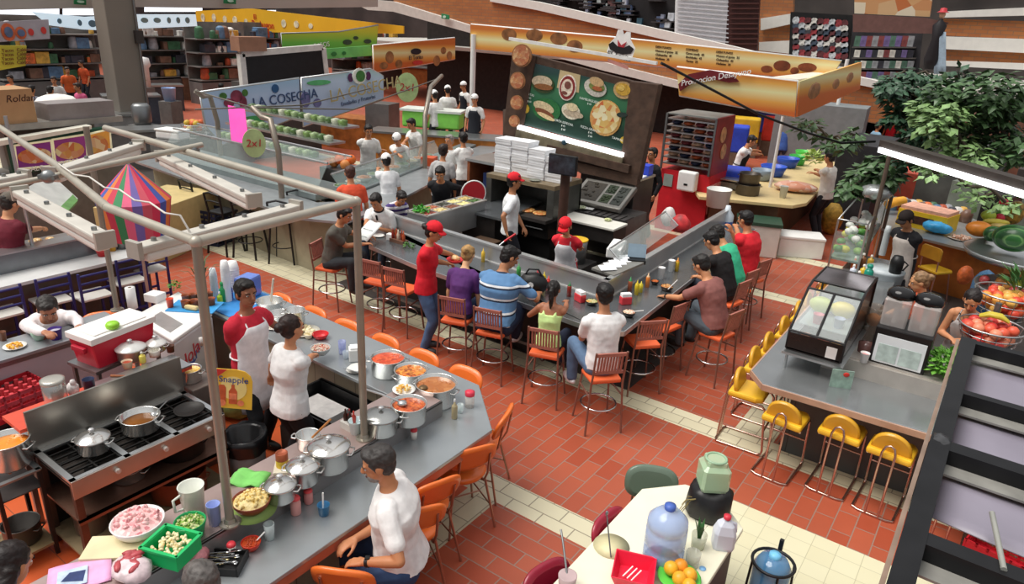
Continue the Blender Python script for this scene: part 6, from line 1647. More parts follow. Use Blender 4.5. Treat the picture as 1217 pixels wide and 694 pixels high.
for i,(px,py,fx,fy,lb)in enumerate(((936,492,.05,1,'yellow cantilever stool nearest the corner on the front of the juice bar'),(1003,508,.05,1,'middle yellow cantilever stool on the front of the juice bar'),(1062,530,.05,1,'yellow cantilever stool beside the black steel frame'),(893,462,1,.05,'yellow cantilever stool at the corner on the side of the bar'),(906,420,1,0,'second yellow stool from the corner along the side of the bar'),(913,400,1,0,'third yellow stool from the corner along the side of the bar'),(937,382,1,0,'fourth yellow stool from the corner along the side of the bar'),(940,360,1,0,'fifth yellow stool from the corner along the side of the bar'),(962,352,1,0,'sixth yellow stool along the side, beside the display case top'),(976,330,1,0,'seventh yellow stool, farthest along the side of the bar'),(1117,632,.05,1,'yellow cantilever stool seen under the frosted panels'))):
 p=P(px,py,.64);loc=V((p.x,p.y,0))
 if i>3 and i<10:loc.x=-1.68;loc.y=P(px,py,.78).y
 if i==10:loc=V((.29,6.5,0))
 if Y0 is None:Y0=stool_yellow(lb,loc,(fx,fy))
 else:dup(Y0,loc,yawto(fx,fy),lb)
zd=.80
T=thing('cream_table','cream-topped bar table with dark red sides at the picture bottom','table',(-1.3,3.4,0))
b=MB();b.prism([(-1.72,1.8),(-1.70,4.34),(-1.46,4.61),(-1.22,4.66),(-.92,4.39),(-.93,1.8)],zd-.04,zd);part('top',rel(T,b),mat('E9E4CC',.3,0,.05,3),T,bev=.008)
b=MB();b.prism([(-1.55,1.9),(-1.55,4.2),(-1.25,4.5),(-.96,4.35),(-.96,1.9)],0,zd-.04);part('side',rel(T,b),mat('4A1E1A',.5,0,.2),T)
def garrafon(lb,loc,top,tilt=None):
 T=thing('water_bottle',lb,'water bottle',loc);g=glass('A4BEEE',.08,.62);s_=.86
 b=MB();b.lathe([(0,0),(.125,0),(.135,.02),(.135,.11),(.125,.13),(.135,.15),(.135,.25),(.125,.265),(.135,.28),(.13,.33),(.08,.385),(.035,.40),(.032,.42),(0,.42)],n=30);part('bottle',b,g,T)
 b=MB();b.lathe([(.036,.41),(.038,.44),(0,.445)],n=14);part('cap',b,mat(top,.4),T);return T
garrafon('large clear blue water bottle standing on the cream table',on(787,664,zd),'4A68B8')
T=thing('water_bottle_rack','wire rack holding a tilted blue water bottle beside the cream table','rack',(-.70,4.55,0));b=MB();b.tube([(.15*math.cos(i*PI/12),.15*math.sin(i*PI/12),.50)for i in range(24)],.012,8,True)
for k in range(4):a=k*PI/2+.5;b.tube([(.15*math.cos(a),.15*math.sin(a),.5),(.17*math.cos(a),.17*math.sin(a),0)],.010,6)
b.box((0,.16,.55),(.03,.03,.10));part('rack',b,mat('2A2A2C',.4,.5),T)
T=thing('water_bottle','blue water bottle with a pale blue cap seen from above in the rack','water bottle',(-.70,4.55,.06));b=MB();b.lathe([(0,0),(.125,0),(.135,.03),(.135,.40),(.10,.47),(.04,.49),(0,.50)],n=28);part('bottle',b,glass('4E8ABA',.06,.75),T);b=MB();b.lathe([(.042,.49),(.042,.52),(0,.525)],n=16);part('cap',b,mat('7CC8F0',.4),T)
pj=V((-1.20,4.40,zd))
b=MB();b.lathe([(0,0),(.15,0),(.165,.04),(.15,.20),(.11,.23),(0,.235)],n=24);solo('covered_stand',b,mat('1C1B1C',.4,0,.3),'jar stand wrapped in a black plastic bag on the cream table','stand',pj,disp=.05,dscale=.09)
T=thing('glass_jar','square green glass jar on the black-wrapped stand','jar',pj+V((0,0,.235)),.6);gj=glass('C4E0BC',.06,.6)
b=MB();b.loft([[V((w*cx,w*cy,z))for cx,cy in((-1,-.8),(-.8,-1),(.8,-1),(1,-.8),(1,.8),(.8,1),(-.8,1),(-1,.8))]for w,z in((.095,0),(.10,.02),(.10,.17),(.075,.20),(.07,.23))],smooth=False);part('jar',b,gj,T)
b=MB();b.tube([(.072*math.cos(i*PI/10),.072*math.sin(i*PI/10),.23)for i in range(20)],.010,8,True);part('rim',b,mat('9AB898',.15),T);b=MB();b.bx(-.085,.085,-.085,.085,.01,.14);part('drink',b,glass('B4D6A8',.1,.6),T)
T=thing('milk_jug','white plastic gallon jug with a red cap on the table corner','jug',on(858,649,zd),.5);wj=mat('D4D8E4',.3,0,.04)
b=MB();b.loft([[V((w*cx,w*.8*cy,z))for cx,cy in((-1,-.7),(-.7,-1),(.7,-1),(1,-.7),(1,.7),(.7,1),(-.7,1),(-1,.7))]for w,z in((.068,0),(.074,.02),(.074,.13),(.055,.19),(.026,.225),(.022,.24))],smooth=False);part('body',b,wj,T,bev=.008)
b=MB();b.tube([(.02,0,.215),(.062,0,.20),(.070,0,.14),(.06,0,.12)],.012,8);part('handle',b,wj,T);b=MB();b.lathe([(.025,.235),(.026,.26),(0,.262)],n=14);part('cap',b,mat('D8384A',.4),T)
T=thing('glass_vase','small glass of spiky green leaves between the bottle and the jug','vase',on(829,650,zd));b=MB();b.lathe([(0,0),(.045,0),(.055,.11),(.05,.11),(.04,.01),(0,.01)],n=18);part('glass',b,glass('D8DCC4',.05,.5),T)
b=MB();rr=random.Random(3)
for i in range(14):a=rr.random()*6.28;d=V((math.cos(a),math.sin(a),0));L=rr.uniform(.10,.17);s_=V((-d.y,d.x,0))*.012;q=d*L*.35+V((0,0,.08+L));b.add([V((0,0,.06))+s_,V((0,0,.06))-s_,d*L*.2+V((0,0,.1+L*.5))-s_,d*L*.2+V((0,0,.1+L*.5))+s_,q],[(0,1,2,3),(3,2,4)])
part('leaves',b,mat('3E6A3A',.5,0,.3),T)
b=MB();rr=random.Random(4)
for i in range(6):b.tube([(0,0,.18),(rr.uniform(-.1,-.05),rr.uniform(-.08,.08),.16),(rr.uniform(-.16,-.1),rr.uniform(-.1,.05),.03)],.003,5)
solo('dry_twigs',b,mat('8A7A4A',.7),'dry pale twigs drooping from the black-wrapped stand','twigs',(-1.22,4.28,zd))
glassware('clear empty glass in front of the blue water bottle',on(822,672,zd),.05,.11,'DCDCCC')
T=thing('red_tray','bright red square plastic tub on the cream table','tub',on(752,688,zd),.35);b=MB()
b.loft([[V((w*cx,w*cy,z))for cx,cy in((-1,-1),(1,-1),(1,1),(-1,1))]for w,z in((.10,0),(.135,.10),(.125,.10),(.092,.010))],smooth=False);part('tub',b,mat('E0203E',.35,0,.04),T,bev=.01)
for k in range(3):b=MB();b.tube([(-.05+.03*k,-.05,.03),(-.03+.03*k,.05,.05)],.005,6);solo('straw',b,WHITE(),('left','middle','right')[k]+' white straw lying in the red tub','straw',on(752,688,zd))
T=thing('green_dish','green leaf dish carrying oranges and lemons','dish',on(806,692,zd));b=MB();b.lathe([(0,0),(.10,0),(.14,.05),(.13,.05),(0,.012)],n=20);part('dish',b,mat('5EC84A',.4),T)
for i,(x,y,z,c)in enumerate(((-.02,.06,.08,'E8962A'),(.06,.02,.08,'EAA82E'),(-.06,.0,.08,'E8B02E'),(.02,-.05,.08,'E8A62A'),(.09,-.06,.07,'E0A82A'))):b=MB();b.sph((0,0,0),.048,14);solo('orange',b,mat(c,.4,0,.06,30),('topmost deep orange','right-hand','left-hand','front middle','front right')[i]+' citrus fruit in the green leaf dish','orange',on(806,692,zd)+V((x,y,z)))
b=MB();b.lathe([(0,0),(.12,0),(.125,.004),(0,.004)],n=30);solo('table_mat',b,mat('D9D0A4',.5),'faint round straw mat on the cream table','mat',(-1.58,3.62,zd))
T=thing('long_spoon','long steel spoon standing up over the straw mat','spoon',(-1.53,3.52,zd+.005));b=MB();b.tube([(0,0,0),(-.10,.08,.24)],.005,8);b.sph((-.105,.085,.255),(.010,.014,.02),8);part('handle',b,STEELD(),T)
T=thing('jar','pinkish tumbler with a long spoon in it at the picture bottom','glass',V((-1.62,3.10,zd)));b=MB();b.lathe([(0,0),(.05,0),(.06,.11),(.055,.11),(0,.10)],n=18);part('glass',b,mat('B8A0A0',.2),T);b=MB();b.tube([(0,0,.08),(-.12,.12,.22),(-.17,.17,.26)],.007,8);part('spoon',b,STEELD(),T)
b=MB();b.lathe([(0,0),(.022,0),(.022,.006),(0,.006)],n=14);solo('loose_lid',b,mat('8CC0F0',.4),'pale blue bottle top lying by the empty glass','bottle top',on(835,676,zd))
def vinyl(lb,p,face,col):
 T=chair_orange(lb,p,face,col,sh=.42);T.name='vinyl_chair';return T
vinyl('dark red vinyl chair at the left side of the cream table',V((-1.50,3.85,0)),(1,-.1),'9A1E34');vinyl('dark red vinyl chair nearer the picture bottom',V((-1.58,3.10,0)),(1,-.25),'8E1A30');vinyl('grey-green vinyl chair at the end of the cream table',V((-1.63,4.40,0)),(.5,-1),'5E6E5E')
T=thing('steel_roof_frame','black welded steel frame with frosted panels jutting in on the right','roof frame',(.5,4,2.2));zf=2.2;fm=mat('222224',.45,.5,.2);fl=mat('8E8C86',.5,.2,.2)
def bar(nm,a,c,w=.09,h=.10,m=fm):b=MB();b.beam(a,c,w,h);part(nm,rel(T,b),m,T)
bar('side_beam',(.05,1.6,zf),(.05,5.42,zf));bar('edge_strip',(-.008,1.6,zf-.02),(-.008,5.45,zf-.02),.02,.06,mat('9A8272',.5,.3,.2));bar('side_beam',(1.9,1.6,zf),(1.9,5.42,zf))
for y,w in((5.38,.07),(4.50,.06),(3.78,.10),(2.92,.09)):bar('cross_beam',(.05,y,zf),(1.9,y-.02,zf),w,.09);bar('flange',(.05,y-.05-w/2,zf-.04),(1.9,y-.07-w/2,zf-.04),.10,.012,fl)
pm_=mat('88828F',.35,0,.12,1.5)
for y0,y1 in((4.56,5.30),(3.86,4.44),(3.27,3.68)):
 b=MB();b.sheet([[V((.10+1.78*i/8,y0+(y1-y0)*j/5-(.05*math.sin(i*.7)if j==0 and y0<3.3 else 0),zf-.07-.035*math.sin(PI*j/5)*math.sin(PI*i/8)))for j in range(6)]for i in range(9)],.006);part('frosted_panel',rel(T,b),pm_,T)
b=MB();b.sph((.05,3.82,zf+.045),(.05,.07,.012),10);part('plastic_wrap',rel(T,b),mat('3A3A3C',.25,.1,.5,20),T,disp=.03,dscale=.03)
b=MB();b.tube([(.36,2.90,zf+.05),(.30,3.28,zf+.05)],.012,8);part('rod',rel(T,b),mat('A8A8A0',.4,.4),T)
T=crate('red soft drink crate on the floor under the frosted panels',(.75,6.35,0),-.25,(.50,.36,.22),mat('B81E2A',.4,0,.06));MF=frame(V((0,-.19,.11)),(1,0,0),(0,0,1));b=MB();b.text('Coca-Cola',.085,MF,.006,shear=.25);part('lettering',b,WHITE(),T);b=MB();b.bx(-.25,.25,-.187,-.181,.03,.19);part('front_panel',b,mat('B81E2A',.4,0,.06),T)
zl=2.62;la,lb_=P(1047,178,zl),P(1235,236,zl)
T=thing('roof_beam','dark roof beam with a bright white strip lamp over the juice bar','beam',(la+lb_)/2);b=MB();d=(lb_-la);b.beam(la+V((.02,.1,.08)),lb_+V((.02,.1,.08)),.18,.10);part('beam',rel(T,b),mat('3A332E',.6,.1,.2),T)
b=MB();b.beam(la,lb_,.09,.07);part('strip_lamp',rel(T,b),mat('FBFCFF',.4,0,0,emit=2.0),T)
for q,n_ in((la+V((.1,.2,0)),'below the left end of the strip lamp'),(V((.9,9.3,0)),'behind the wire fruit baskets'),(V((.9,13.5,0)),'behind the upper fruit tray'),(V((-1.6,13.9,0)),'at the far end of the glass produce case')):b=MB();b.cyl((q.x,q.y,0),(q.x,q.y,zl+.06),.03,n=8);solo('roof_post',b,mat('6A5A4E',.5,.2),'slim roof post of the juice bar '+n_,'post')
lg=[mat('4A6640',.4,0,.5,5),mat('78965E',.4,0,.45,5),mat('33523A',.45,0,.5,5)]
def creeper(lb,pts,wy,n,size,mi,hang=.2):
 T=thing('climbing_plant',lb,'plant',PY(pts[0][0],pts[0][1],wy));b=MB();rr=random.Random(int(pts[0][0]));s_=MB();last=None
 for(x,y,r)in pts:
  c=PY(x,y,wy+rr.uniform(-.4,.4));k=mpp(c)
  leafy(b,c,(r*k,.45,r*k*.8),n,size,rr,1.15,-.2)
  if last:s_.tube([last,(last+c)/2+V((0,0,.1)),c],.022,6)
  last=c
 part('leaves',rel(T,b),lg[mi],T);part('stems',rel(T,s_),mat('4A4034',.8,0,.2),T)
creeper('big climbing plant over the juice bar roof at the right edge',[(1160,130,30),(1180,105,30),(1205,120,28),(1190,150,30),(1150,155,26),(1210,175,25),(1125,110,22)],12.4,210,.155,0)
creeper('pale-leaved climbing plant in the middle of the foliage',[(1115,150,20),(1130,135,20),(1140,175,20),(1100,130,16),(1160,190,18)],12.0,130,.155,1)
creeper('dark creeper hanging left of the white strip lamp',[(1075,115,22),(1060,105,14),(1095,160,20),(1070,140,14),(1085,185,18)],13,140,.16,2)
creeper('leafy branch hanging between the vegetable stall and the juice bar',[(1048,195,16),(1030,205,14),(1040,222,14),(1010,222,10),(1060,210,12)],13.2,90,.2,0)
creeper('sparse branch of leaves over the vegetable counter',[(960,150,14),(985,165,14),(1005,170,12),(1015,160,10)],15,40,.2,0)
creeper('pale ferny fronds hanging under the strip lamp',[(1165,235,12),(1195,240,14),(1150,222,10),(1110,205,10),(1100,195,10)],10.9,34,.12,1)
def on_plane(q,pl):return PX(q[0],q[1],pl[1])if pl[0]=='x' else PY(q[0],q[1],pl[1])
def sign(name,label,pts,pl,m,th=.05,cat='sign',rim=None):
 w=[on_plane(q,pl)for q in pts];c=sum(w,V((0,0,0)))/len(w)
 T=thing(name,label,cat,c);b=MB();b.plate(w,th);part('panel',rel(T,b),m,T)
 T['_']=0;del T['_']
 if rim:b=MB();b.tube(w,.03,6,True);part('rim',rel(T,b),rim,T)
 return T
def pf(pl,a,c):
 A,C_=on_plane(a,pl),on_plane(c,pl);return frame(A,C_-A,(0,0,1))
def words(T,s,pl,a,c,px,m,name='lettering',off=.045,shear=0.0):
 M=pf(pl,a,c);z=M.to_3x3()@V((0,0,1));M.translation+=z*(off if z.dot(CPOS-M.translation)>0 else-off)
 b=MB();b.text(s,px*mpp(M.translation)*1.35,M,.012,'LEFT',shear);part(name,rel(T,b),m,T)
def blobs(T,pl,els,m,name='picture',off=.04):
 for(x,y,w,h)in els:
  b=MB();c=on_plane((x,y),pl);k=mpp(c);ax=V((0,1,0))if pl[0]=='x' else V((1,0,0));n=V((1,0,0))if pl[0]=='x' else V((0,-1,0))
  b.plate([c+n*off+ax*(w/2*k*math.cos(t*PI/8))+V((0,0,h/2*k*math.sin(t*PI/8)))for t in range(16)],.012)
  part(name,rel(T,b),m,T)
ORG=ramp_mat('printed_orange',[(0,'C8652A'),(.25,'DDA04A'),(.55,'E4DDA4'),(.8,'E0A850'),(1,'C8702E')],lo=-.3,hi=.3)
T=thing('salad_counter','long grey counter of the salad stall with black stools before it','counter',(-10,9,0))
pl=[(-14.6,7.25),(-9.0,6.85),(-8.25,7.2),(-8.45,8.2),(-9.95,12.4),(-10.6,14.6),(-11.2,14.4),(-10.6,12.3),(-9.3,8.0),(-9.5,7.7),(-14.6,8.1)]
b=MB();b.prism(pl,.98,1.02);part('worktop',rel(T,b),mat('A4A8AA',.3,.5,.1),T)
b=MB();b.prism([(-14.5,7.55),(-9.1,7.2),(-8.7,7.5),(-10.3,12.4),(-10.9,14.4),(-11.1,14.3),(-10.5,12.3),(-9.35,7.9),(-14.5,8.0)],0,.98);part('base',rel(T,b),mat('9C947C',.6,0,.1),T)
T=thing('glass_cabinet','sloping glass salad cabinet along the counter of the salad stall','display case',(-12,8.2,1))
b=MB();b.bx(-14.4,-9.6,7.75,8.6,1.02,1.12);part('tray',rel(T,b),mat('8A9494',.3,.5,.1),T)
b=MB();b.plate([(-14.4,7.75,1.12),(-9.6,7.75,1.12),(-9.6,8.05,1.62),(-14.4,8.05,1.62)],.01);b.plate([(-14.4,8.05,1.62),(-9.6,8.05,1.62),(-9.6,8.6,1.66),(-14.4,8.6,1.66)],.01);part('panes',rel(T,b),glass('C8D8D4',.05,.14),T)
b=MB();b.tube([(-14.4,8.05,1.63),(-9.6,8.05,1.63)],.02,6);b.tube([(-14.4,8.6,1.68),(-9.6,8.6,1.68)],.02,6);part('rails',rel(T,b),STEEL(),T)
rr=random.Random(21)
for k in range(3):
 y=8.75+.38*k;z=1.42+.27*k
 b=MB();b.bx(-14.2,-10.8,y,y+.4,z-.04,z);T=solo('shelf',b,STEEL(),('lowest','middle','top')[k]+' steel shelf of boxed salads behind the glass cabinet','shelf')
 for i in range(15):
  c=('6E8A4A','8AA070','4E6A3A','B8BCA4')[(i+k)%4];b=MB();b.lathe([(0,0),(.09,0),(.10,.09),(0,.12)],n=10)
  solo('salad_cup',b,mat(c,.35,0,.4,14),('green salad cup','pale green salad cup','dark green salad cup','white-lidded salad cup')[(i+k)%4]+' on the '+('lowest','middle','top')[k]+' shelf behind the glass cabinet','salad cup',(-14+.21*i,y+.2,z),group='salad cups on the tiered shelves')
for k in range(6):b=MB();b.sph((0,0,.09),.10,10);solo('orange',b,mat('E8702A' if k%2 else 'D88A4A',.5,0,.1),('dark orange' if k%2 else 'pale orange')+' fruit in the heap behind the salad glass','orange',(-10.9+.16*(k%3),9.3+.16*(k//3),1.2+.08*(k%2)),group='oranges behind the salad glass')
b=MB();b.bx(-11.1,-10.3,9.1,9.7,0,1.2);solo('pedestal',b,STEELD(),'steel pedestal carrying the heap of oranges','stand')
for i,(x,y)in enumerate(((263,190),(335,235))):
 a=P(x,y,1.02);tp=P(*((232,108),(300,128))[i],2.45);T=thing('arched_post',('left','right')[i]+' bent steel post arching over the salad counter','post',a)
 b=MB();b.tube([a,a+V((0,0,.8)),a+(tp-a)*.25+V((0,0,.95)),a+(tp-a)*.6+V((0,0,.45)),tp],.05,8);part('tube',rel(T,b),mat('8E8478',.4,.5),T)
a=P(505,200,1.02);tp=P(525,90,2.6);T=thing('arched_post','bent steel post at the right end of the salad stall','post',a);b=MB();b.tube([a,a+V((0,0,1.1)),a+(tp-a)*.3+V((0,0,1.1)),tp],.05,8);part('tube',rel(T,b),mat('8E8478',.4,.5),T)
b=MB();b.tube([P(232,108,2.45),P(300,128,2.45),P(420,130,2.3),P(525,92,2.6)],.015,5);b.tube([P(232,130,2.3),P(360,125,2.4),P(440,105,2.5)],.015,5);solo('guy_wires',b,mat('6A665E',.5,.3),'thin rails strung between the arched posts','rails')
XP=('x',-15.2)
T=sign('stall_sign','pale blue salad stall sign with vegetables and dark blue letters',[(237,110),(355,93),(356,138),(264,172),(244,150)],XP,ramp_mat('sign_sky',[(0,'C4D2EA'),(.8,'BFD4F2'),(1,'A9CBEA')],lo=-.6,hi=.6),rim=STEEL())
words(T,'LA COSECHA',XP,(299,123),(355,114),12,mat('38507A',.5,0,0));blobs(T,XP,[(280,114,16,14),(271,122,14,10),(288,122,10,16)],mat('8A3A50',.5,0,.5,5));blobs(T,XP,[(264,114,10,8),(290,110,8,8)],mat('4A7A3A',.5,0,.3));blobs(T,XP,[(326,105,10,10)],mat('2A5A8A',.5),'chef_mark');blobs(T,XP,[(330,134,50,7),(300,142,40,9)],mat('4EA860',.5),'green_swoosh')
T=sign('stall_sign','pale blue salad stall sign with big raised beige letters',[(358,93),(440,82),(455,90),(455,118),(360,150)],XP,ramp_mat('sign_sky2',[(0,'A8BCE0'),(.7,'C4D8F0'),(1,'9CCBC0')],lo=-.6,hi=.6),rim=STEEL())
words(T,'LA COSECHA',XP,(388,115),(456,100),15,mat('B8A878',.5,0,.1),off=.12);words(T,'Ensaladas y Fruterias',XP,(404,124),(450,113),5,mat('5A6A8A',.5));blobs(T,XP,[(424,90,22,18)],mat('F0F2EA',.5),'chef_mark',.1);blobs(T,XP,[(425,90,14,13)],mat('3E7A3A',.5,0,.3,6),'chef_mark',.12);blobs(T,XP,[(415,92,8,10),(436,90,8,10)],mat('5A2A5A',.5),'grapes',.06);blobs(T,XP,[(362,118,14,18),(376,122,12,10)],mat('6A6A9A',.5,0,.3),'grapes');blobs(T,XP,[(378,98,36,6)],mat('5EB878',.5),'green_swoosh')
for i,(x,y,n_)in enumerate(((302,170,'left round green 2x1 sign hanging over the salad shelves'),(484,104,'right round green 2x1 sign hanging by the raised letters'))):
 c=P(x,y,2.0);k=mpp(c);T=thing('round_sign',n_,'sign',c);n=(CPOS-c);n.z=0;n.normalize();sx=V((-n.y,n.x,0));M=frame(V((0,0,0)),sx,(0,0,1));r_=(13,13)[i]*k
 b=MB();b.disc((0,0,0),r_*1.3,.03,M.to_3x3(),24,.78);part('disc',b,mat('B4CF92',.5,0,.15,6),T);b=MB();b.text('2x1',r_*.95,M@Matrix.Translation((0,0,.04)),.012,shear=.1);part('lettering',b,mat('B8303A',.5),T)
c=[P(271,125,2.2),P(291,130,2.2),P(296,172,1.75),P(275,167,1.75)];T=thing('paper_notice','bright pink paper notice hanging beside the 2x1 sign','notice',c[0]);b=MB();b.plate(c,.01);part('sheet',rel(T,b),mat('FF3FA8',.6,0,.03),T)
E0=thing('black_stool','black bar stool with a backrest, leftmost before the salad counter','bar stool',(0,0,0))
b=MB();b.prism([(-.18,-.18),(.18,-.18),(.18,.18),(-.18,.18)],.72,.77);part('seat',b,BLACK(),E0,bev=.02)
for k in(-1,1):
 b=MB();b.tube([(.22*k,.2,0),(.15*k,.14,.72)],.019,6);part('leg',b,BLACK(),E0);b=MB();b.tube([(.22*k,-.22,0),(.16*k,-.16,.72),(.17*k,-.22,1.08)],.019,6);part('leg',b,BLACK(),E0)
b=MB();b.tube([(-.17,-.22,1.08),(0,-.26,1.13),(.17,-.22,1.08)],.02,6);b.tube([(-.17,-.20,.95),(0,-.24,.98),(.17,-.20,.95)],.015,6);part('backrest',b,BLACK(),E0)
b=MB();b.tube([(.2*math.cos(t*PI/8+.4),.2*math.sin(t*PI/8+.4),.28)for t in range(16)],.010,6,True);part('foot_ring',b,BLACK(),E0)
for i,(x,y)in enumerate(((252,278),(283,296),(312,300),(352,306),(370,290))):
 p=P(x,y,0);p=V((p.x,p.y-.22,0));lb='black bar stool before the salad counter, %s from the left'%ORD[i]
 if i==0:E0.location=p;E0['label']=lb;E0.rotation_euler=(0,0,.1)
 else:dup(E0,p,.2*i,lb)
T=thing('serving_line','glass-topped serving line in front of the white-clad salad vendors','counter',(-10.8,11,0))
b=MB();b.prism([(-9.4,8.2),(-10.0,10.3),(-10.6,12.3),(-11.2,14.2),(-11.6,14.2),(-11.0,12.3),(-10.4,10.3),(-9.9,8.2)],0,1.06);part('body',rel(T,b),mat('8E9698',.3,.5,.15),T)
b=MB();b.plate([(-9.5,8.3,1.06),(-10.65,12.3,1.06),(-10.85,12.2,1.4),(-9.7,8.2,1.4)],.012);part('pane',rel(T,b),glass('C8DCD6',.05,.25),T)
b=MB();b.tube([(-9.7,8.2,1.4),(-10.85,12.2,1.4)],.02,6);part('rail',rel(T,b),STEEL(),T)
for i in range(10):bowl(('green','pale','orange')[i%3]+' food tub in the glass-topped serving line',V((-9.78-.105*i,8.5+.37*i,1.07)),.15,.08,'B8BCBA',content=food(*(('6E8A4A','8AA070','4E6A3A'),('E0D8C0','C8C0A0','EEE8D8'),('C8763A','D89A5A','A85A2A'))[i%3]),group='food tubs in the serving line',name='food_tub')
b=MB();b.prism([(-10.6,9.9),(-13,9.9),(-17.2,20.5),(-14,17),(-11.9,14.3),(-11.9,10.6)],0,.12);solo('platform',b,mat('6A5A50',.7,0,.2),'low raised floor on which the salad vendors and cooks stand','platform')
k_=dict(shirt='E9E8E4',trousers='2A2C34',base=.12)
who('dark-haired salad vendor in a white shirt behind the glass, facing right',438,156,(.8,-.5),h=1.7,lean=8,hp=14,RH=P(452,178,1.35),**k_)
who('salad vendor in a white cap and white shirt bent over the counter',472,166,(.5,-1),h=1.62,lean=24,hp=24,cap='F4F3F0',fem=True,RH=P(478,188,1.35),**k_)
who('dark-haired vendor with an apron strap beside the white-capped one',489,148,(-.2,-1),h=1.68,lean=10,hp=18,apron='C8CAC6',RH=P(478,172,1.35),**k_)
k_['base']=0
who('person in a grey t-shirt with folded arms seen from behind at the counter',527,180,(-.5,1),h=1.76,lean=10,shirt='B4B2B0',trousers='2A2C34',hair='2A1C18',fem=True)
who('grey-haired person in white facing the picture between two others',534,168,(.1,-1),h=1.66,lean=6,hair='8A8682',**k_)
who('woman in a white shirt and dark trousers leaning on a shoulder',550,165,(-.8,.3),h=1.76,lean=6,LH=P(538,180,1.3),RH=P(541,184,1.25),fem=True,**k_)
k_['base']=.42
eb=dict(pose='sit',seat=.80,foot=.3)
who('customer in an orange shirt seated at the salad counter, back view',416,207,(-.9,.6),h=1.68,lean=14,hp=10,shirt='DC5232',trousers='2A2C34',hair='4A2A20',**eb)
who('customer in a white cap and white t-shirt with a hand to the face',459,192,(-.9,.5),h=1.62,lean=12,cap='F4F3F0',fem=True,LH=P(449,200,1.35),shirt='E8E9EA',trousers='3A5A4A',**eb)
who('man in black leaning his chin on his hands near the salsa bar',523,207,(.6,-.9),h=1.7,lean=24,hp=18,shirt='1A1A1E',trousers='1E1E22',RH=P(530,218,1.25),LH=P(536,222,1.22),sleeve=1.0,**eb)
for i,(x,y,f,lb,cp)in enumerate(((564,119,(.3,-1),'cook in a white cap and black apron standing left of the menu board',1),(551,103,(-.3,-1),'cook in a white cap and dark apron farther back, facing the picture',1),(532,108,(-.7,.6),'cook in white with a white cap seen from behind',1),(516,114,(-.9,.2),'white-capped cook at the left of the cooks’ group',1))):
 who(lb.replace('’',"'"),x,y,f,h=1.68,lean=5,hp=8,cap='F4F3F0',apron='1E2028' if i<2 else None,vox=.016,**k_)
b=MB();p=P(540,112,2.25);b.bx(p.x-2.8,p.x+1.2,p.y-.6,p.y+3.4,.0,.42);solo('platform',b,mat('5A4E48',.7,0,.2),'raised kitchen floor under the white-capped cooks','platform')
T=thing('cook_counter','steel cooking counter with an orange front behind the salad vendors','counter',(-12,13.5,0));b=MB();b.prism([(-13.9,12.9),(-10.6,14.6),(-10.9,15.4),(-14.2,13.7)],1.15,1.2);part('top',rel(T,b),STEEL(),T);b=MB();b.prism([(-13.8,13.0),(-10.7,14.6),(-10.9,15.3),(-14.1,13.7)],0,1.15);part('front',rel(T,b),mat('C0762E',.5,0,.2),T)
T=thing('green_cooler','bright green lit cooler behind the salad vendors','cooler',P(515,140,1.45),.45);b=MB();b.bx(-.8,.8,-.3,.3,-.25,.18);part('body',b,mat('8ADB5A',.4,0,.1,4),T,bev=.05);b=MB();b.bx(-.85,.85,-.35,.35,.18,.24);part('lid',b,mat('D8DCD4',.4),T)
carton('crate_box','orange plastic box on the salad counter end','box',P(510,196,1.02),(.3,.3,.18),.4,mat('C8522A',.5,0,.1));carton('cabinet','grey steel cabinet behind the two salad vendors','cabinet',P(455,170,.4)-V((.5,-.5,.4)),(.8,.7,1.5),.3,STEELD())
b=MB();b.bx(-.9,.9,-.5,.5,0,.95);solo('bread_case',b,mat('A8642E',.5,0,.35,5),'orange-brown bread shelf behind the dark-haired vendor','shelf',P(412,160,.5)-V((.6,-.6,.5)),.3)
T=thing('grill_counter','white-topped counter with a grey steel wall before the blue chairs','counter',(-9.8,3.6,0))
b=MB();b.bx(-9.75,-9.28,1.5,4.75,.86,.90);part('worktop',rel(T,b),mat('D4D4D2',.35,0,.05),T);b=MB();b.bx(-9.80,-9.72,1.5,4.7,0,1.14);part('steel_wall',rel(T,b),mat('7C8084',.3,.6,.1),T);b=MB();b.bx(-9.95,-9.70,1.5,4.7,1.14,1.16);part('cap',rel(T,b),STEEL(),T);b=MB();b.bx(-9.6,-9.5,1.5,4.7,0,.86);part('base',rel(T,b),mat('5A4A40',.5),T)
T=thing('hotplate','flat steel griddle with food in front of the man in maroon','griddle',(-10.3,3.9,0));b=MB();b.bx(-10.7,-9.98,3.2,4.7,.9,.98);part('plate',rel(T,b),STEEL(),T);b=MB();b.bx(-10.65,-10.0,3.25,4.65,.2,.9);part('body',rel(T,b),STEELD(),T);b=MB()
for i in range(30):b.sph((-10.6+.5*rr.random(),3.3+1.3*rr.random(),.985),(.08,.06,.02),7)
part('food',rel(T,b),food('D8B87A','B8804A','E8DCB0'),T)
who('man in a maroon t-shirt and cap seen from behind at the griddle',12,243,(-.3,1),h=1.72,lean=12,hp=16,fat=1.15,shirt='6E1E2E',trousers='26242A',cap='6A6258',hair='2A2420',RH=P(72,272,1.08),skin='C08A66')
F0=thing('blue_chair','x','chair',(0,0,0));bl=mat('2E2E6E',.4,0,.1)
b=MB();b.prism([(-.19,-.18),(.19,-.18),(.19,.2),(-.19,.2)],.60,.63);part('seat',b,mat('D4D0C8',.5,0,.05),F0,bev=.008)
for k in(-1,1):b=MB();b.bx(.18*k-.013,.18*k+.013,-.20,-.17,0,.98);part('leg',b,bl,F0);b=MB();b.bx(.18*k-.013,.18*k+.013,.17,.20,0,.60);part('leg',b,bl,F0)
for z in(.74,.84,.94):b=MB();b.tube([(-.18,-.185,z),(0,-.21,z+.01),(.18,-.185,z)],.017,6);part('back_rail',b,bl,F0)
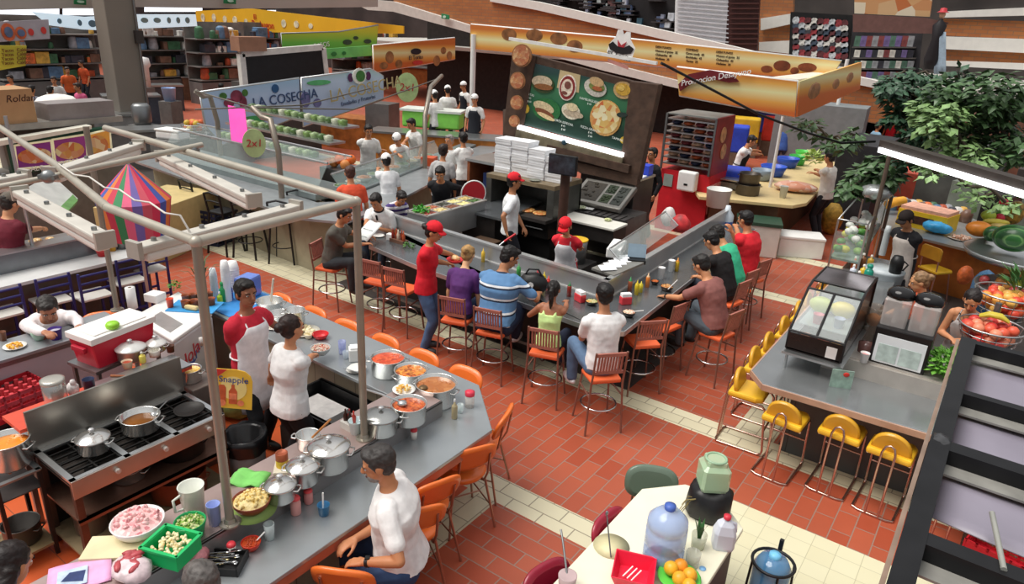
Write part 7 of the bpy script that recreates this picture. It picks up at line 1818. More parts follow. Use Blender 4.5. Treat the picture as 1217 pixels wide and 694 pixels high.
for y in(-.185,.185):b=MB();b.bx(-.18,.18,y-.01,y+.01,.25,.28);part('stretcher',b,bl,F0)
for i,(x,y,n_)in enumerate(((6,356,'cut by the left edge'),(66,341,'second from the left edge'),(115,335,'third from the left edge'),(158,318,'behind the steel post'),(183,305,'farthest along the counter'))):
 p=P(x,y,.84);lb='blue metal chair with a white seat, '+n_;loc=V((p.x-.20,p.y,0))
 if i==0:F0.location=loc;F0.rotation_euler=(0,0,yawto(-1,0));F0['label']=lb
 else:dup(F0,loc,yawto(-1,.05),lb)
b=MB();b.cyl((0,0,0),(0,0,1.6),.022,n=8);solo('steel_post',b,STEEL(),'thin steel post rising from the grey wall beside the man in maroon','post',(-9.85,3.45,1.16))
cup('red salsa bowl on the white-topped counter',P(122,304,.9),.07,.07,'C82A2E',name='bowl');cup('mustard yellow jar on the white-topped counter',P(134,298,.9),.05,.16,'E0A83A');T=thing('pitcher','grey blender jug beside the mustard jar','blender',P(146,295,.9));b=MB();b.lathe([(0,0),(.07,0),(.09,.2),(0,.22)]);b.tube([(.08,0,.16),(.15,0,.14),(.09,0,.05)],.012,6);part('jug',b,STEELD(),T)
T=thing('hood','slanted white hood over the griddle with a green notice','hood',P(60,230,1.9));b=MB();b.plate([P(30,225,1.9),P(72,255,1.65),P(92,237,1.65),P(60,208,1.9)],.03);part('sheet',rel(T,b),mat('C8C8C2',.4,.1),T);b=MB();b.plate([P(72,247,1.70),P(80,253,1.66),P(92,240,1.66),P(86,233,1.70)],.05);part('notice',rel(T,b),mat('5E8A4A',.5,0,.3),T)
XF=('x',-13.4)
T=sign('light_box','lit food light box with three dish pictures and dark green borders',[(4,168),(128,150),(132,188),(14,208)],XF,mat('1E4A3A',.4,0,.05),.12)
b=MB();b.plate([on_plane(q,XF)+V((.05,0,0))for q in((-5,166),(104,148),(104,152),(-5,172))],.2);part('white_frame',rel(T,b),mat('ECE8D8',.4),T)
for i,(q,c,e)in enumerate((([(14,172),(57,166),(61,196),(18,200)],'6E2A6A',[(38,184,36,18)]),([(59,165),(98,159),(101,188),(63,193)],'7A2E6A',[(80,178,32,20)]),([(99,159),(127,153),(130,184),(103,188)],'C88A3A',[(114,172,22,24)]))):
 b=MB();b.plate([on_plane(t,XF)+V((.08,0,0))for t in q],.02);part('picture',rel(T,b),mat(c,.3,0,.2,3,emit=.25),T);blobs(T,XF,e,food('D8A85A','C85A3A','EAD9A8',9),'dish',.10)
 b=MB();b.tube([on_plane(t,XF)+V((.1,0,0))for t in q],.025,4,True);part('border',rel(T,b),mat('E8E0B8',.4,emit=.2),T)
 words(T,('ALO','FRITAS','FR')[i],XF,((32,200),(64,194),(104,187))[i],((45,198),(82,191),(112,185))[i],6,WHITE(),off=.13)
T=thing('kiosk','kiosk body below the food light box','kiosk',(-14,5,0));b=MB();b.bx(-14.6,-13.5,2.8,6.6,0,1.2);part('body',rel(T,b),mat('7A756E',.5,.2,.15),T);b=MB();b.bx(-14.6,-13.5,2.8,6.6,2.0,2.1);part('roof',rel(T,b),mat('9A948C',.5,.2,.1),T)
carton('cardboard_box','brown cardboard box with script lettering on the kiosk roof','box',(-13.85,4.9,2.1),(.6,.6,.55),.05,mat('B08A62',.7,0,.06));
T=bpy.data.objects['cardboard_box'];M=frame((.302,-.12,.40),(0,1,0),(0,0,1));b=MB();b.text('Roldan',.16,M,.006,'LEFT',.2);part('lettering',b,mat('4A2A20',.6),T)
carton('tray_box','long grey box beside the cardboard box on the kiosk roof','box',(-13.8,5.95,2.1),(.5,1.1,.28),0,mat('8A8280',.5,.1,.1));carton('blue_box','blue box at the left edge on the kiosk roof','box',(-13.8,4.35,2.1),(.5,.3,.4),0,mat('2E5AA8',.5));
for i in range(2):b=MB();b.sph((0,0,.14),(.3,.4,.2),12);solo('white_sack',b,mat('EDE9E2',.6,0,.1,6),('left','right')[i]+' white rounded sack behind the cardboard box','sack',(-14.4,5.2+.7*i,2.1),disp=.08)
b=MB();b.bx(-14.6,-14.2,4.9,6.4,0,2.0);solo('pillar',b,mat('7E7A72',.6),'grey pillar inside the kiosk below the light box','pillar')
c=P(158,232,1.9);T=thing('parasol','folded-down parasol with rainbow stripes hanging by the blue chairs','parasol',V((c.x,c.y,0)));cs_=['D83A5A','4A5AA8','E07A3A','C83A50','3E8A5A','E8688A','7A6AB0','D85A6A']
for k in range(8):
 b=MB();n=24;st_=[(.02,2.28),(.42,1.86),(.34,1.38)]
 for i in range(n):
  if i%8==k:a0,a1=2*PI*i/n,2*PI*(i+1)/n;b.add([(r*math.cos(a),r*math.sin(a),z)for r,z in st_ for a in(a0,a1)],[(0,1,3,2),(2,3,5,4)])
 part('stripe',b,mat(cs_[k],.7,0,.05),T)
b=MB();b.cyl((0,0,0),(0,0,2.35),.02,n=8);part('pole',b,STEEL(),T)
b=MB();b.bx(-.5,.5,-.9,.9,0,.92);solo('yellow_bench',b,mat('C8B27A',.5,0,.1),'yellowish side counter behind the parasol','counter',(-11.9,6.2,0),.4,bev=.01)
for i in range(2):crate(('lower','upper')[i]+' dark blue crate under the strip lamp beside the bar stools',(-11.6,7.0,.32*i),.3,(.5,.4,.32),mat('1E2440',.5))
T=thing('bread_rack','steel bread rack with a red printed side on top of the red stand','rack',(-5.6,14.3,0));x0,x1,y0,y1=-6.0,-4.95,13.9,14.9
for k in range(8):b=MB();z=1.42+.13*k;b.bx(x0,x1,y0,y1,z,z+.025);part('tray',rel(T,b),STEEL(),T)
for x in(x0,x1):
 for y in(y0,y1):b=MB();b.bx(x-.02,x+.02,y-.02,y+.02,1.3,2.45);part('upright',rel(T,b),STEELD(),T)
b=MB();b.bx(x1,x1+.03,y0,y1,1.3,2.45);part('side_panel',rel(T,b),mat('8E2A2E',.5,0,.3,3),T);b=MB();b.bx(x0,x1,y0,y1,2.43,2.46);part('top',rel(T,b),mat('9A9E9A',.3,.5),T)
b=MB()
for z,y in((2.1,14.3),(1.75,14.45)):b.disc((x1+.035,y,z),.16,.01,Matrix.Rotation(D(90),3,'Y'),20)
part('dish_print',rel(T,b),mat('C8946A',.5,0,.4,8),T)
for k in range(7):
 for i in range(4):b=MB();b.sph((0,0,.04),(.12,.16,.05),8);solo('bread_bag',b,mat(('7A2A32','C8A084','2A2E4A','B8562E')[(i+k)%4],.5,0,.3,10),('dark red','beige','navy','orange')[(i+k)%4]+' bread packet on the steel bread rack','bread',(x0+.14+.26*i,y0+.25,1.446+.13*k),group='bread packets on the rack')
T=thing('red_stand','red cabinet below the bread rack with white price notices','cabinet',(-5.3,14.2,0));b=MB();b.bx(-6.0,-4.92,13.95,14.9,0,1.3);part('body',rel(T,b),mat('C4202C',.5,0,.1),T)
b=MB()
for i in range(8):b.bx(-4.92,-4.905,14.0+.22*(i%4),14.16+.22*(i%4),.5+.35*(i//4),.75+.35*(i//4))
part('notices',rel(T,b),mat('D88A84',.6,0,.2),T);b=MB();b.bx(-5.92,-5.72,13.93,13.95,.95,1.2);part('tape_box',rel(T,b),mat('8A9A94',.4),T)
T=thing('towel_dispenser','white paper towel dispenser on the front of the red cabinet','dispenser',(-5.35,13.86,.95));b=MB();b.bx(-.19,.19,-.11,.09,0,.40);part('body',b,WHITE(),T,bev=.03);b=MB();b.bx(-.04,.04,-.115,-.11,.12,.16);part('slot',b,BLACK(),T)
b=MB();b.sph((0,0,.06),(.17,.12,.15),12);solo('red_bag',b,mat('C8383A',.5,0,.7,6),'red and white patterned bag below the towel dispenser','bag',P(808,270,1.1),disp=.06);b=MB();b.sph((0,0,.06),(.12,.12,.16),12);solo('red_bag',b,mat('E0DCD8',.5,0,.3,8),'white and red packet left of the patterned bag','bag',P(794,262,1.1),disp=.06)
T=thing('water_dispenser','white water bucket and bottle with blue print behind the red-shirted man','water bottle',P(863,262,.95)-V((0,0,.35)));b=MB();b.lathe([(0,0),(.12,0),(.12,.45),(.05,.55),(.04,.62),(0,.62)],n=18);part('bottle',b,mat('D8E2EC',.3,0,.05),T);b=MB();b.lathe([(.122,.15),(.122,.35)],n=18);part('printed_label',b,mat('4A6AB8',.5,0,.4,12),T)
carton('plinth','dark plinth under the white water bottle','stand',V((P(863,262,.95).x,P(863,262,.95).y,0)),(.4,.4,.6),0,BLACK());T=cup('large white bucket behind the water bottle',P(852,245,.9),.24,.34,'DDDDD8',name='bucket',taper=.85)
T=thing('vegetable_counter','pale yellow-topped vegetable counter at the back','counter',(-4.3,16,0));pl=[(-4.95,13.55),(-3.30,14.25),(-3.15,14.7),(-3.6,20.2),(-4.8,20.2),(-4.9,15.6),(-5.6,14.6)]
b=MB();b.prism(pl,.88,.95);part('top',rel(T,b),mat('D9C28E',.45,0,.06),T,bev=.01);b=MB();b.prism([(-4.8,13.9),(-3.6,14.4),(-3.9,20),(-4.7,20),(-4.8,15.6),(-5.3,14.6)],0,.88);part('base',rel(T,b),mat('6A4A34',.6,0,.2),T)
T=thing('cool_box','tall white cool box with a green lid under the vegetable counter','cool box',(-3.75,13.75,0),.35);b=MB();b.bx(-.4,.4,-.3,.3,0,.62);part('body',b,mat('D8D4CA',.5,0,.06),T,bev=.02);b=MB();b.bx(-.42,.42,-.32,.32,.62,.68);part('lid',b,mat('2E4A3A',.5),T)
T=thing('cool_box','low white foam box on the floor right of the tall one','cool box',(-3.05,14.25,0),.45);b=MB();b.bx(-.42,.42,-.26,.26,0,.36);part('body',b,WHITE(),T,bev=.015);b=MB();b.bx(-.43,.43,-.27,.27,.36,.42);part('lid',b,WHITE(),T,bev=.015)
T=thing('waste_bin','grey bin with a white bag on the floor behind the red-shirted man','bin',(-3.95,12.9,0));b=MB();b.lathe([(0,0),(.2,0),(.25,.5),(0,.45)],n=18);part('bin',b,mat('6A6664',.5,0,.2),T);b=MB();b.sph((0,0,.52),(.22,.22,.12),10);part('bag',b,mat('DCDCDC',.5),T,disp=.08,dscale=.08)
for i in range(2):pot(('lower','upper')[i]+' steel pot of the stack on the vegetable counter',V((-4.30,14.5,.95+.22*i)),.24-.03*i,.22,body=GR)
cup('clear tall cup beside the stacked pots',P(930,235,.95),.08,.24,'C8CAC8');T=thing('scale','grey steel scale at the left end of the vegetable counter','scale',P(872,222,.98));b=MB();b.bx(-.35,.35,-.25,.25,0,.12);part('base',b,STEELD(),T);b=MB();b.bx(-.4,.4,-.28,.28,.16,.19);part('pan',b,STEEL(),T)
b=MB();b.sph((0,0,.08),(.45,.32,.10),14);solo('prawn_bag',b,food('E8C0A8','D88A6A','F0DCD0',9),'clear bag of pinkish food on the vegetable counter','bag',P(945,226,.97),.4,disp=.05)
for i,(x,y,c,s_)in enumerate(((918,208,'2E56C0',.30),(935,198,'2E56C0',.28),(947,195,'3AB04A',.22),(905,213,'8A9AA8',.24),(953,189,'4EC04A',.2))):
 bowl(('blue tub nearest the apron vendor','blue tub behind the first blue tub','green bag tub on the counter','grey steel tub of the apron vendor','small green tub at the back')[i],P(x,y,.97),s_,.22,c,flat=.75)
who('vegetable vendor in a white t-shirt and black apron reaching across tubs',893,168,(.9,.1),h=1.74,lean=16,hp=20,shirt='E8E6E4',apron='1E1E22',RH=P(925,186,1.25),LH=P(922,180,1.25),trousers='2A2A30')
who('man in a white shirt holding greens at the end of the vegetable counter',986,188,(-.85,.25),h=1.76,lean=4,hp=10,shirt='DCD6CE',trousers='26262C',LH=P(966,200,1.35),RH=P(968,206,1.3))
b=MB();leafy(b,(0,0,.05),(.15,.12,.14),70,.18,rr);solo('lettuce',b,mat('C4D88A',.6,0,.2),'pale green lettuce held by the man in the white shirt','lettuce',P(968,190,1.42));b=MB();b.sph((0,0,.35),(.22,.18,.36),12);solo('net_sack',b,mat('B8923A',.6,0,.4,14),'yellow net sack on the floor beside the man in the white shirt','sack',P(985,278,0),disp=.08)
for i,(x,y,c,lb)in enumerate(((870,160,'2A4AC0','blue crates stacked behind the apron vendor'),(905,140,'3A5AD0','blue tub on the shelf under the orange sign'),(885,150,'D8B02E','yellow crate on the shelf behind the apron vendor'),(945,152,'D8522E','orange plastic sheet behind the vegetable counter'),(925,150,'C83A2A','red plastic tub behind the blue-shirted person'),(862,215,'2A4AC8','blue plastic basin left of the apron vendor'))):
 p=P(x,y,1.0);carton('stall_box',lb,'box',V((p.x,p.y,.5)),(1.0,.7,.8),.3,mat(c,.5,0,.2,3),bev=.05);carton('shelf_block','brown shelf block carrying the '+lb.split(' behind')[0].split(' on')[0].split(' left')[0],'shelf',V((p.x,p.y,0)),(1.0,.7,.5),.3,mat('6A5A4A',.7,0,.2))
who('person in a blue shirt and orange cap behind the vegetable counter',934,148,(-.3,1),h=1.6,lean=16,shirt='3A5AA0',cap='D8562E',vox=.016)
carton('fridge','large grey fridge behind the vegetable counter','fridge',(-4.9,22.5,0),(2.4,1.2,2.2),.1,mat('7E8486',.5,.1,.1));b=MB();b.cyl((0,0,0),(0,0,2.5),.05,n=8);b.cyl((0,0,0),(0,0,.03),.14,n=10);q=P(985,176,.95);solo('white_post',b,WHITE(),'thin white post rising from the vegetable counter','post',V((q.x,q.y,.95)))
b=MB();b.cyl((0,0,0),(0,0,1.75),.035,n=8);q=PY(926,195,15.6);solo('white_post',b,WHITE(),'white post under the corner of the orange valance','post',V((q.x-.1,15.6,.95)))
YN,YF=('y',14.0),('y',17.0)
T=sign('valance_sign','near orange printed valance with a maroon ribbon reading Promocion Desayuno',[(805,80),(948,97),(945,139),(808,113)],YN,ORG,.08,rim=WHITE())
b=MB();b.plate([on_plane(q,YN)+V((0,-.07,0))for q in((810,108),(808,100),(820,88),(845,83),(872,88),(880,97),(868,98),(845,93),(825,98))],.03);part('ribbon',rel(T,b),mat('6E1E24',.5),T);words(T,'Promocion Desayuno',YN,(812,99),(868,89),7,WHITE(),off=.12,shear=.2)
c0,c1=on_plane((948,97),YN),PY(1022,74,19.0);T=thing('valance_sign','side panel of the orange valance turning away to the right','sign',c0);b=MB();b.plate([c0,c1,PY(1020,106,19.0),on_plane((945,139),YN)],.08);part('panel',rel(T,b),ORG,T)
b=MB();
for t,s_ in((.22,.35),(.55,.25),(.8,.3)):c=c0.lerp(c1,t)-V((0,0,.35));b.sph(c+V((.06,0,0)),(.03,s_*1.6,s_*.7),10)
part('picture',rel(T,b),mat('9A6A44',.5,0,.4,6),T);b=MB();b.prism([(c0.x,c0.y),(c1.x,c1.y),(c1.x-.5,c1.y+.1),(c0.x-.5,c0.y+.1)],c0.z-.02,c0.z+.04);part('top_board',rel(T,b),mat('E4D8C8',.5),T)
T=sign('valance_sign','long far orange valance with food pictures and price lists',[(560,29),(735,45),(1000,73),(985,96),(800,80),(560,58)],YF,ORG,.08,rim=WHITE())
blobs(T,YF,[(606,41,22,14),(636,42,24,14),(665,46,24,14),(684,55,22,14)],mat('8A5A34',.5,0,.5,5));blobs(T,YF,[(912,82,14,8),(930,78,20,12),(945,84,10,8),(960,80,22,10)],mat('7A3E22',.5,0,.5,5))
for i in range(3):
 for k in range(4):words(T,('DESAYUNOS','Huevos al gusto  35','Chilaquiles  40','Molletes  30')[k]if i!=1 else('COMIDAS','Carne asada  60','Enchiladas  45','Tortas  35')[k],YF,(780+36*i,55.5+4.6*k+3*i),(800+36*i,57.5+4.6*k+3*i),2.6,mat('4A3020',.5),'price_list')
T=sign('food_sign','wide orange and cream food banner with a hat emblem and burgers',[(443,54),(540,45),(540,70),(444,86)],('x',-17.5),ORG,.08,rim=WHITE())
XW=('x',-17.5);blobs(T,XW,[(462,68,14,14),(455,78,14,8),(473,76,12,10),(518,72,12,12),(533,66,10,10),(526,60,10,8)],mat('9A6A40',.5,0,.5,4));blobs(T,XW,[(493,61,18,7)],mat('24202A',.5),'hat',.06);blobs(T,XW,[(495,74,18,5)],mat('C83A34',.5),'ribbon',.06);words(T,'El Torito',XW,(484,69),(503,67),5,mat('2A2A3A',.5),off=.08)
b=MB();b.cyl((0,0,0),(0,0,3.6),.08,n=8);q=PY(562,130,17.0);solo('white_post',b,WHITE(),'white post holding the left end of the far orange valance','post',V((q.x,16.95,0)))
T=thing('power_cable','black cable sagging from the menu board to the plants','cable',P(786,76,3.6));b=MB();b.tube([PY(786,75,9.85),PY(830,98,10.6),PY(900,135,11.6),PY(960,158,12.4),PY(1000,170,12.8),PY(1040,168,13.2)],.022,6);part('cable',rel(T,b),BLACK(),T)
def wl(n,x0,x1,y0,y1,z0,z1,m):b=MB();b.bx(x0,x1,y0,y1,z0,z1);return struct(n,b,m)
DKW=mat('3A3432',.8,0,.45,.6);CON=mat('B4AFA8',.8,0,.08,.5)
wl('wall_north',-60,14,36,36.3,-.03,9,DKW);wl('wall_west',-50.3,-50,-12,36,-.03,9,DKW)
wl('floor_upper',-30,14,26.2,36,2.55,2.7,CON)
def slab(n,pts,pl,th,m):b=MB();b.plate([on_plane(q,pl)for q in pts],th);return struct(n,b,m)
YR=('y',25.0)
BRK=brick_mat('ramp_brick','A8663A','B8743F','8A6A4E',.35,.12,0,.012,.5,.8);BRK.node_tree.nodes['Mapping'].inputs['Rotation'].default_value=(PI/2,0,0)
WCP=mat('E2DFD8',.6,0,.04)
slab('trim_1',[(585,-6),(640,2),(860,52),(1000,86),(1062,100),(1062,109),(1000,96),(860,63),(640,12),(585,2)],YR,.3,WCP)
slab('wall_ramp',[(470,-20),(640,10),(860,62),(1062,108),(1062,150),(880,118),(720,78),(557,32),(470,4)],('y',25.1),.25,BRK)
slab('trim_2',[(405,-4),(470,2),(557,29),(720,74),(880,114),(880,122),(720,84),(557,38),(470,14),(440,12)],('y',24.9),.3,mat('CFCBC4',.7,0,.06))
b=MB();c0,c1=on_plane((470,14),YR),on_plane((880,122),YR);b.plate([c0,c1,V((c1.x,c1.y,0)),V((c0.x,c0.y,0))],.1);b.xf(Matrix.Translation((0,2.2,0)));struct('shade_under_ramp',b,mat('221C1A',.8,0,.3))  # dark sheet standing in for the shade beneath the raised ramp
T=sign('exit_sign','small green exit sign on the pale edge of the ramp',[(525,16),(534,18),(534,23),(525,22)],('y',24.6),mat('2E8A5A',.5));blobs(T,('y',24.6),[(529,20,5,3)],mat('BFE0CC',.5),'arrow',.05)
for i,q in enumerate(((88,-2),(266,-3))):T=sign('exit_sign',('left','right')[i]+' green exit sign on the grey beam at the top edge',[q,(q[0]+14,q[1]),(q[0]+14,q[1]+8),(q[0],q[1]+7)],('x',-22.6),mat('1F7A4A',.5));blobs(T,('x',-22.6),[(q[0]+7,q[1]+4,8,3)],mat('BFE0CC',.5),'arrow',.05)
slab('beam_top',[(-20,-30),(445,-30),(445,8),(300,10),(150,8),(-20,12)],('x',-23),.4,CON)
c=PX(142,50,-21.8);b=MB();b.bx(c.x-.35,c.x+.35,c.y-.44,c.y+.44,0,7);struct('column',b,mat('817A70',.7,0,.08,.6),bev=.03)
T=thing('pipe_bracket','thin pipes and switch box on the right side of the grey column','pipe',(c.x+.40,c.y+.36,2));b=MB();b.cyl((0,0,-1),(0,0,3),.03,n=8);part('pipe',b,STEELD(),T);b=MB();b.bx(-.05,.08,-.1,.12,.9,1.25);part('switch_box',b,mat('3A3634',.6),T)
for i,(q0,q1)in enumerate((((-5,8),(70,20)),((75,10),(118,18)),((172,6),(240,14)),((318,12),(398,26)))):b=MB();b.plate([PX(q0[0],q0[1],-48),PX(q1[0],q0[1],-48),PX(q1[0],q1[1],-48),PX(q0[0],q1[1],-48)],.1);struct('window_%d'%(i+1),b,mat('E8F2FA',.4,0,0,emit=1.1))
YS=('y',27.5)
T=thing('roller_shutter','closed white slatted roller shutter at the top of the picture','shutter',on_plane((838,30),YS));b=MB();b.plate([on_plane(q,YS)for q in((804,-30),(868,-30),(862,62),(802,48))],.1);part('sheet',rel(T,b),mat('E4E4E6',.5,0,.03),T)
b=MB()
for k in range(16):b.beam(on_plane((804,-26+4.9*k),('y',27.38)),on_plane((866,-24+5.3*k),('y',27.38)),.05,.04)
part('slats',rel(T,b),mat('CFCFD4',.5),T)
b=MB();b.plate([on_plane(q,YS)for q in((868,-30),(905,-30),(900,62),(862,62))],.1);
for k in range(14):b.beam(on_plane((868,-26+6*k),('y',27.38)),on_plane((902,-26+6*k),('y',27.38)),.06,.04)
solo('brown_shutter',b,mat('4E2A26',.5,0,.15),'dark brown louvred shutter beside the white roller shutter','shutter')
def shopfront(lb,pts,m,dep=1.2):T=thing('shop_unit',lb,'shop',on_plane(pts[0],YS));w=[on_plane(q,('y',28.6))for q in pts];b=MB();b.plate(w,.1);part('back_wall',rel(T,b),m,T);return T
T=shopfront('dark shop shelf unit with bright goods left of the shutter',[(640,-30),(806,-30),(802,46),(640,14)],mat('1E1A1C',.7,0,.4,2))
rr=random.Random(33)
for i in range(44):
 x=652+146*rr.random();y=-4+(x-640)*.27*rr.random()+6*rr.random();s_=rr.uniform(.12,.26);c=('8A90A4','C8CCD4','5A6A8A','6A4A4A','A8B0B0','3A5A6A')[i%6]
 b=MB();g_=on_plane((x,y),('y',28.2));b.bx(-.3,.3,-.1,.45,-.05,0);p_=part('ledge',b,mat('3A3436',.7),T);p_.location=g_-T.location
 carton('shop_goods',{'8A90A4':'grey-blue','C8CCD4':'pale','5A6A8A':'blue','6A4A4A':'brown','A8B0B0':'light grey','3A5A6A':'teal'}[c]+' packet in the dark shop left of the shutter','goods',on_plane((x,y),('y',28.2)),(s_,.15,s_*1.2),0,mat(c,.5,0,.3,6),group='packets in the dark shop left of the shutter',bev=0)
T=shopfront('black display wall hung with printed patches and caps',[(940,14),(1014,18),(1008,76),(938,66)],mat('161516',.8,0,.3))
cs_=['B8BCC0','8A3238','3A3A40','C8C6C0','5A2A2E','3A4656']
for r_ in range(7):
 for k in range(9):
  q=on_plane((946+7.2*k,24+6.4*r_+.5*k),('y',28.4));c=cs_[(r_*5+k*k)%6];b=MB();b.disc((0,0,0),.13,.02,Matrix.Rotation(D(90),3,'X'),10);solo('patch',b,mat(c,.6,0,.5,12),{'B8BCC0':'grey','8A3238':'red','3A3A40':'charcoal','C8C6C0':'white','5A2A2E':'maroon','3A4656':'slate'}[c]+' round patch on the black display wall','patch',q,group='patches on the black display wall')
T=shopfront('lit display shop with hanging clothes and boxed goods',[(1014,20),(1098,24),(1090,108),(1008,100)],mat('2E2C30',.7,0,.5,2))
b=MB();b.plate([on_plane(q,('y',27.2))for q in((1016,-4),(1108,0),(1105,20),(1016,16))],.15);part('banner',rel(T,b),food('D8CDB4','C8A070','B86A3A',2),T);b=MB();b.beam(on_plane((1032,26),('y',27.3)),on_plane((1084,30),('y',27.3)),.12,.12);part('strip_lamp',rel(T,b),mat('F8F8FF',.4,emit=2),T)
b=MB();b.plate([on_plane(q,('y',27.0))for q in((1014,17),(1100,21),(1128,27),(1110,40),(1014,38))],.1);part('canopy',rel(T,b),mat('6A4A44',.6),T)
for r_ in range(4):
 q0,q1=on_plane((1015,46+13*r_),('y',28.2)),on_plane((1090,46+13*r_),('y',28.2));b=MB();b.beam(q0-V((0,-.2,.28)),q1-V((0,-.2,.28)),.5,.04);part('shelf',rel(T,b),mat('55504E',.6),T)
for i in range(40):
 r_=i//10;q=on_plane((1020+7*(i%10),46+13*r_),('y',28.2));c=('4A6A5A','6A5A8A','2A2A34','8A8C90','7A3A3A','C8C4BC')[(i*i+r_)%6];carton('shop_goods',{'4A6A5A':'green','6A5A8A':'purple','2A2A34':'black','8A8C90':'grey','7A3A3A':'dark red','C8C4BC':'cream'}[c]+' item '+('hanging in the top row','in the second row','in the third row','in the bottom row')[r_]+' of the lit display shop','goods',q-V((0,0,.25)),(.19,.1,.34 if r_==0 else.24),0,mat(c,.6,0,.3,8),group='goods in the lit display shop',bev=0)
T=thing('mannequin','mannequin in a black dress and red hat beside pale blue cloth','mannequin',on_plane((1104,82),('y',26.9)));b=MB();b.lathe([(0,0),(.16,0),(.22,.3),(.13,.9),(.20,1.3),(.06,1.45),(.05,1.5)],n=14);part('dress',b,mat('1E1A1E',.6),T);b=MB();b.sph((0,0,1.62),(.09,.1,.13),10);part('head',b,mat('D8B090',.5),T);b=MB();b.lathe([(.18,1.68),(.10,1.72),(.09,1.80),(0,1.82)],n=14);part('hat',b,mat('B82A34',.5),T)
b=MB();b.sheet([[on_plane((1110+14*i/4,38+50*j/5),('y',26.8+.06*(i%2)))for j in range(6)]for i in range(5)],.02);solo('blue_cloth',b,CLOTH('A8BCCC'),'pale blue cloth hanging right of the mannequin','cloth')
for i,(y0,y1,nm,m)in enumerate(((-10,14,'wall_upper_right',DKW),(12,21,'trim_3',WCP),(20,42,'wall_brick_right',BRK),(41,58,'trim_4',WCP),(57,78,'wall_brick_lower',BRK),(70,78,'trim_5',WCP))):slab(nm,[(1118,y0+2),(1240,y0-4 if i<2 else y0+6),(1240,y1-3 if i<2 else y1+6),(1118,y1)],('y',29.0-.15*(i%2)-(.3 if i==5 else 0)),.2,m)
YY,XX=('y',22.0),('x',-24.0)
def bstall(lb,q,w,d,m,h=1.0,rz=0.0,z=.9):p=P(q[0],q[1],h);T=thing('stall_counter',lb,'counter',V((p.x,p.y,0)),rz);b=MB();b.bx(-w/2,w/2,-d/2,d/2,h-.06,h);part('top',b,STEEL(),T);b=MB();b.bx(-w/2+.05,w/2-.05,-d/2+.05,d/2-.05,0,h-.06);part('front',b,m,T);return T
T=sign('stall_sign','yellow stall fascia with red lettering and round pictures',[(233,13),(298,10),(410,23),(480,31),(480,40),(352,39),(302,38),(234,44)],YY,mat('E9B52A',.5,0,.06,.8));words(T,'El',YY,(302,20),(328,22),6,mat('C8302A',.5));words(T,'Pechugon',YY,(300,28),(328,31),8,mat('C8302A',.5));blobs(T,YY,[(242,21,8,9),(255,21,8,9),(268,23,8,8),(280,24,9,9),(293,26,7,7),(338,28,9,9),(353,29,9,8),(370,31,8,6)],mat('E4D8B8',.5,0,.4,5))
T=sign('stall_sign','white-blue lit fascia with bowl and cup pictures right of the column',[(160,17),(232,17),(234,31),(163,34)],XX,mat('D4E8F4',.4,0,.05,2,emit=.5));blobs(T,XX,[(171,24,9,6),(186,24,9,6),(200,24,5,7),(211,24,5,7),(222,24,6,7)],mat('8AA4A8',.5),'bowl_print')
T=sign('stall_sign','white-blue lit fascia with small blue prints left of the column',[(38,14),(101,20),(121,19),(122,36),(98,35),(58,30)],XX,mat('CFE6F4',.4,0,.05,2,emit=.5));blobs(T,XX,[(70,25,5,6),(94,27,5,7),(109,28,9,8)],mat('6A90A8',.5),'bowl_print')
T=sign('stall_sign','grey stall sign with orange fish rings at the left edge',[(-4,26),(57,23),(59,46),(-4,50)],('x',-20.5),mat('A9A4AC',.5,0,.06));blobs(T,('x',-20.5),[(9,38,15,20),(24,39,12,14)],mat('C8623A',.5,0,.3,5),'ring');blobs(T,('x',-20.5),[(9,38,9,12),(24,39,8,8)],mat('5A6A8A',.5,0,.3,5),'ring_centre',.06);blobs(T,('x',-20.5),[(36,38,6,8),(51,36,6,8)],mat('C83A34',.5),'red_mark')
T=sign('stall_sign','yellow-green menu banner at the left edge below the grey sign',[(-4,54),(31,54),(30,78),(-4,84)],('x',-18.5),mat('C4B83A',.5,0,.2,1))
for k in range(4):words(T,'Tacos  Caldos',('x',-18.5),(1,60+5*k),(26,59+5*k),4,mat('7A4A2A',.5))
GR_=ramp_mat('sign_green',[(0,'3E9A3A'),(.4,'6EC04A'),(.75,'C4CC3A'),(1,'DAC83A')],lo=-.5,hi=.5)
T=sign('stall_sign','green and yellow stall fascia behind the black board',[(334,40),(402,38),(449,30),(447,54),(402,58),(335,60)],('x',-19.0),GR_,rim=STEELD());words(T,'JUGOS',('x',-19.0),(372,55),(392,52),6,WHITE());blobs(T,('x',-19.0),[(412,50,14,6),(436,49,12,5),(422,45,8,4)],mat('2E4A3A',.5,0,.3))
T=sign('stall_sign','lower bright green banner right of the black board',[(386,58),(440,54),(443,66),(388,70)],('x',-18.0),mat('6EC46A',.5,0,.15,2));blobs(T,('x',-18.0),[(396,64,8,5),(408,63,6,4)],mat('2E7A3A',.5))
XB=('x',-17.4);T=sign('black_board','black screen board in a white frame behind the salad stall sign',[(290,68),(385,58),(386,90),(294,100)],XB,mat('121214',.6,0,.3),.1);b=MB()
for a,c in(((286,64),(382,56)),((286,64),(290,102)),((383,57),(387,92))):b.beam(on_plane(a,XB),on_plane(c,XB),.16,.16)
part('frame',rel(T,b),mat('D8D4CC',.5),T)
b=MB();p=on_plane((338,96),XB);b.bx(p.x-.6,p.x-.1,p.y-1.3,p.y+1.3,0,p.z);solo('board_stand',b,mat('4A4440',.6),'dark stand under the black board','stand')
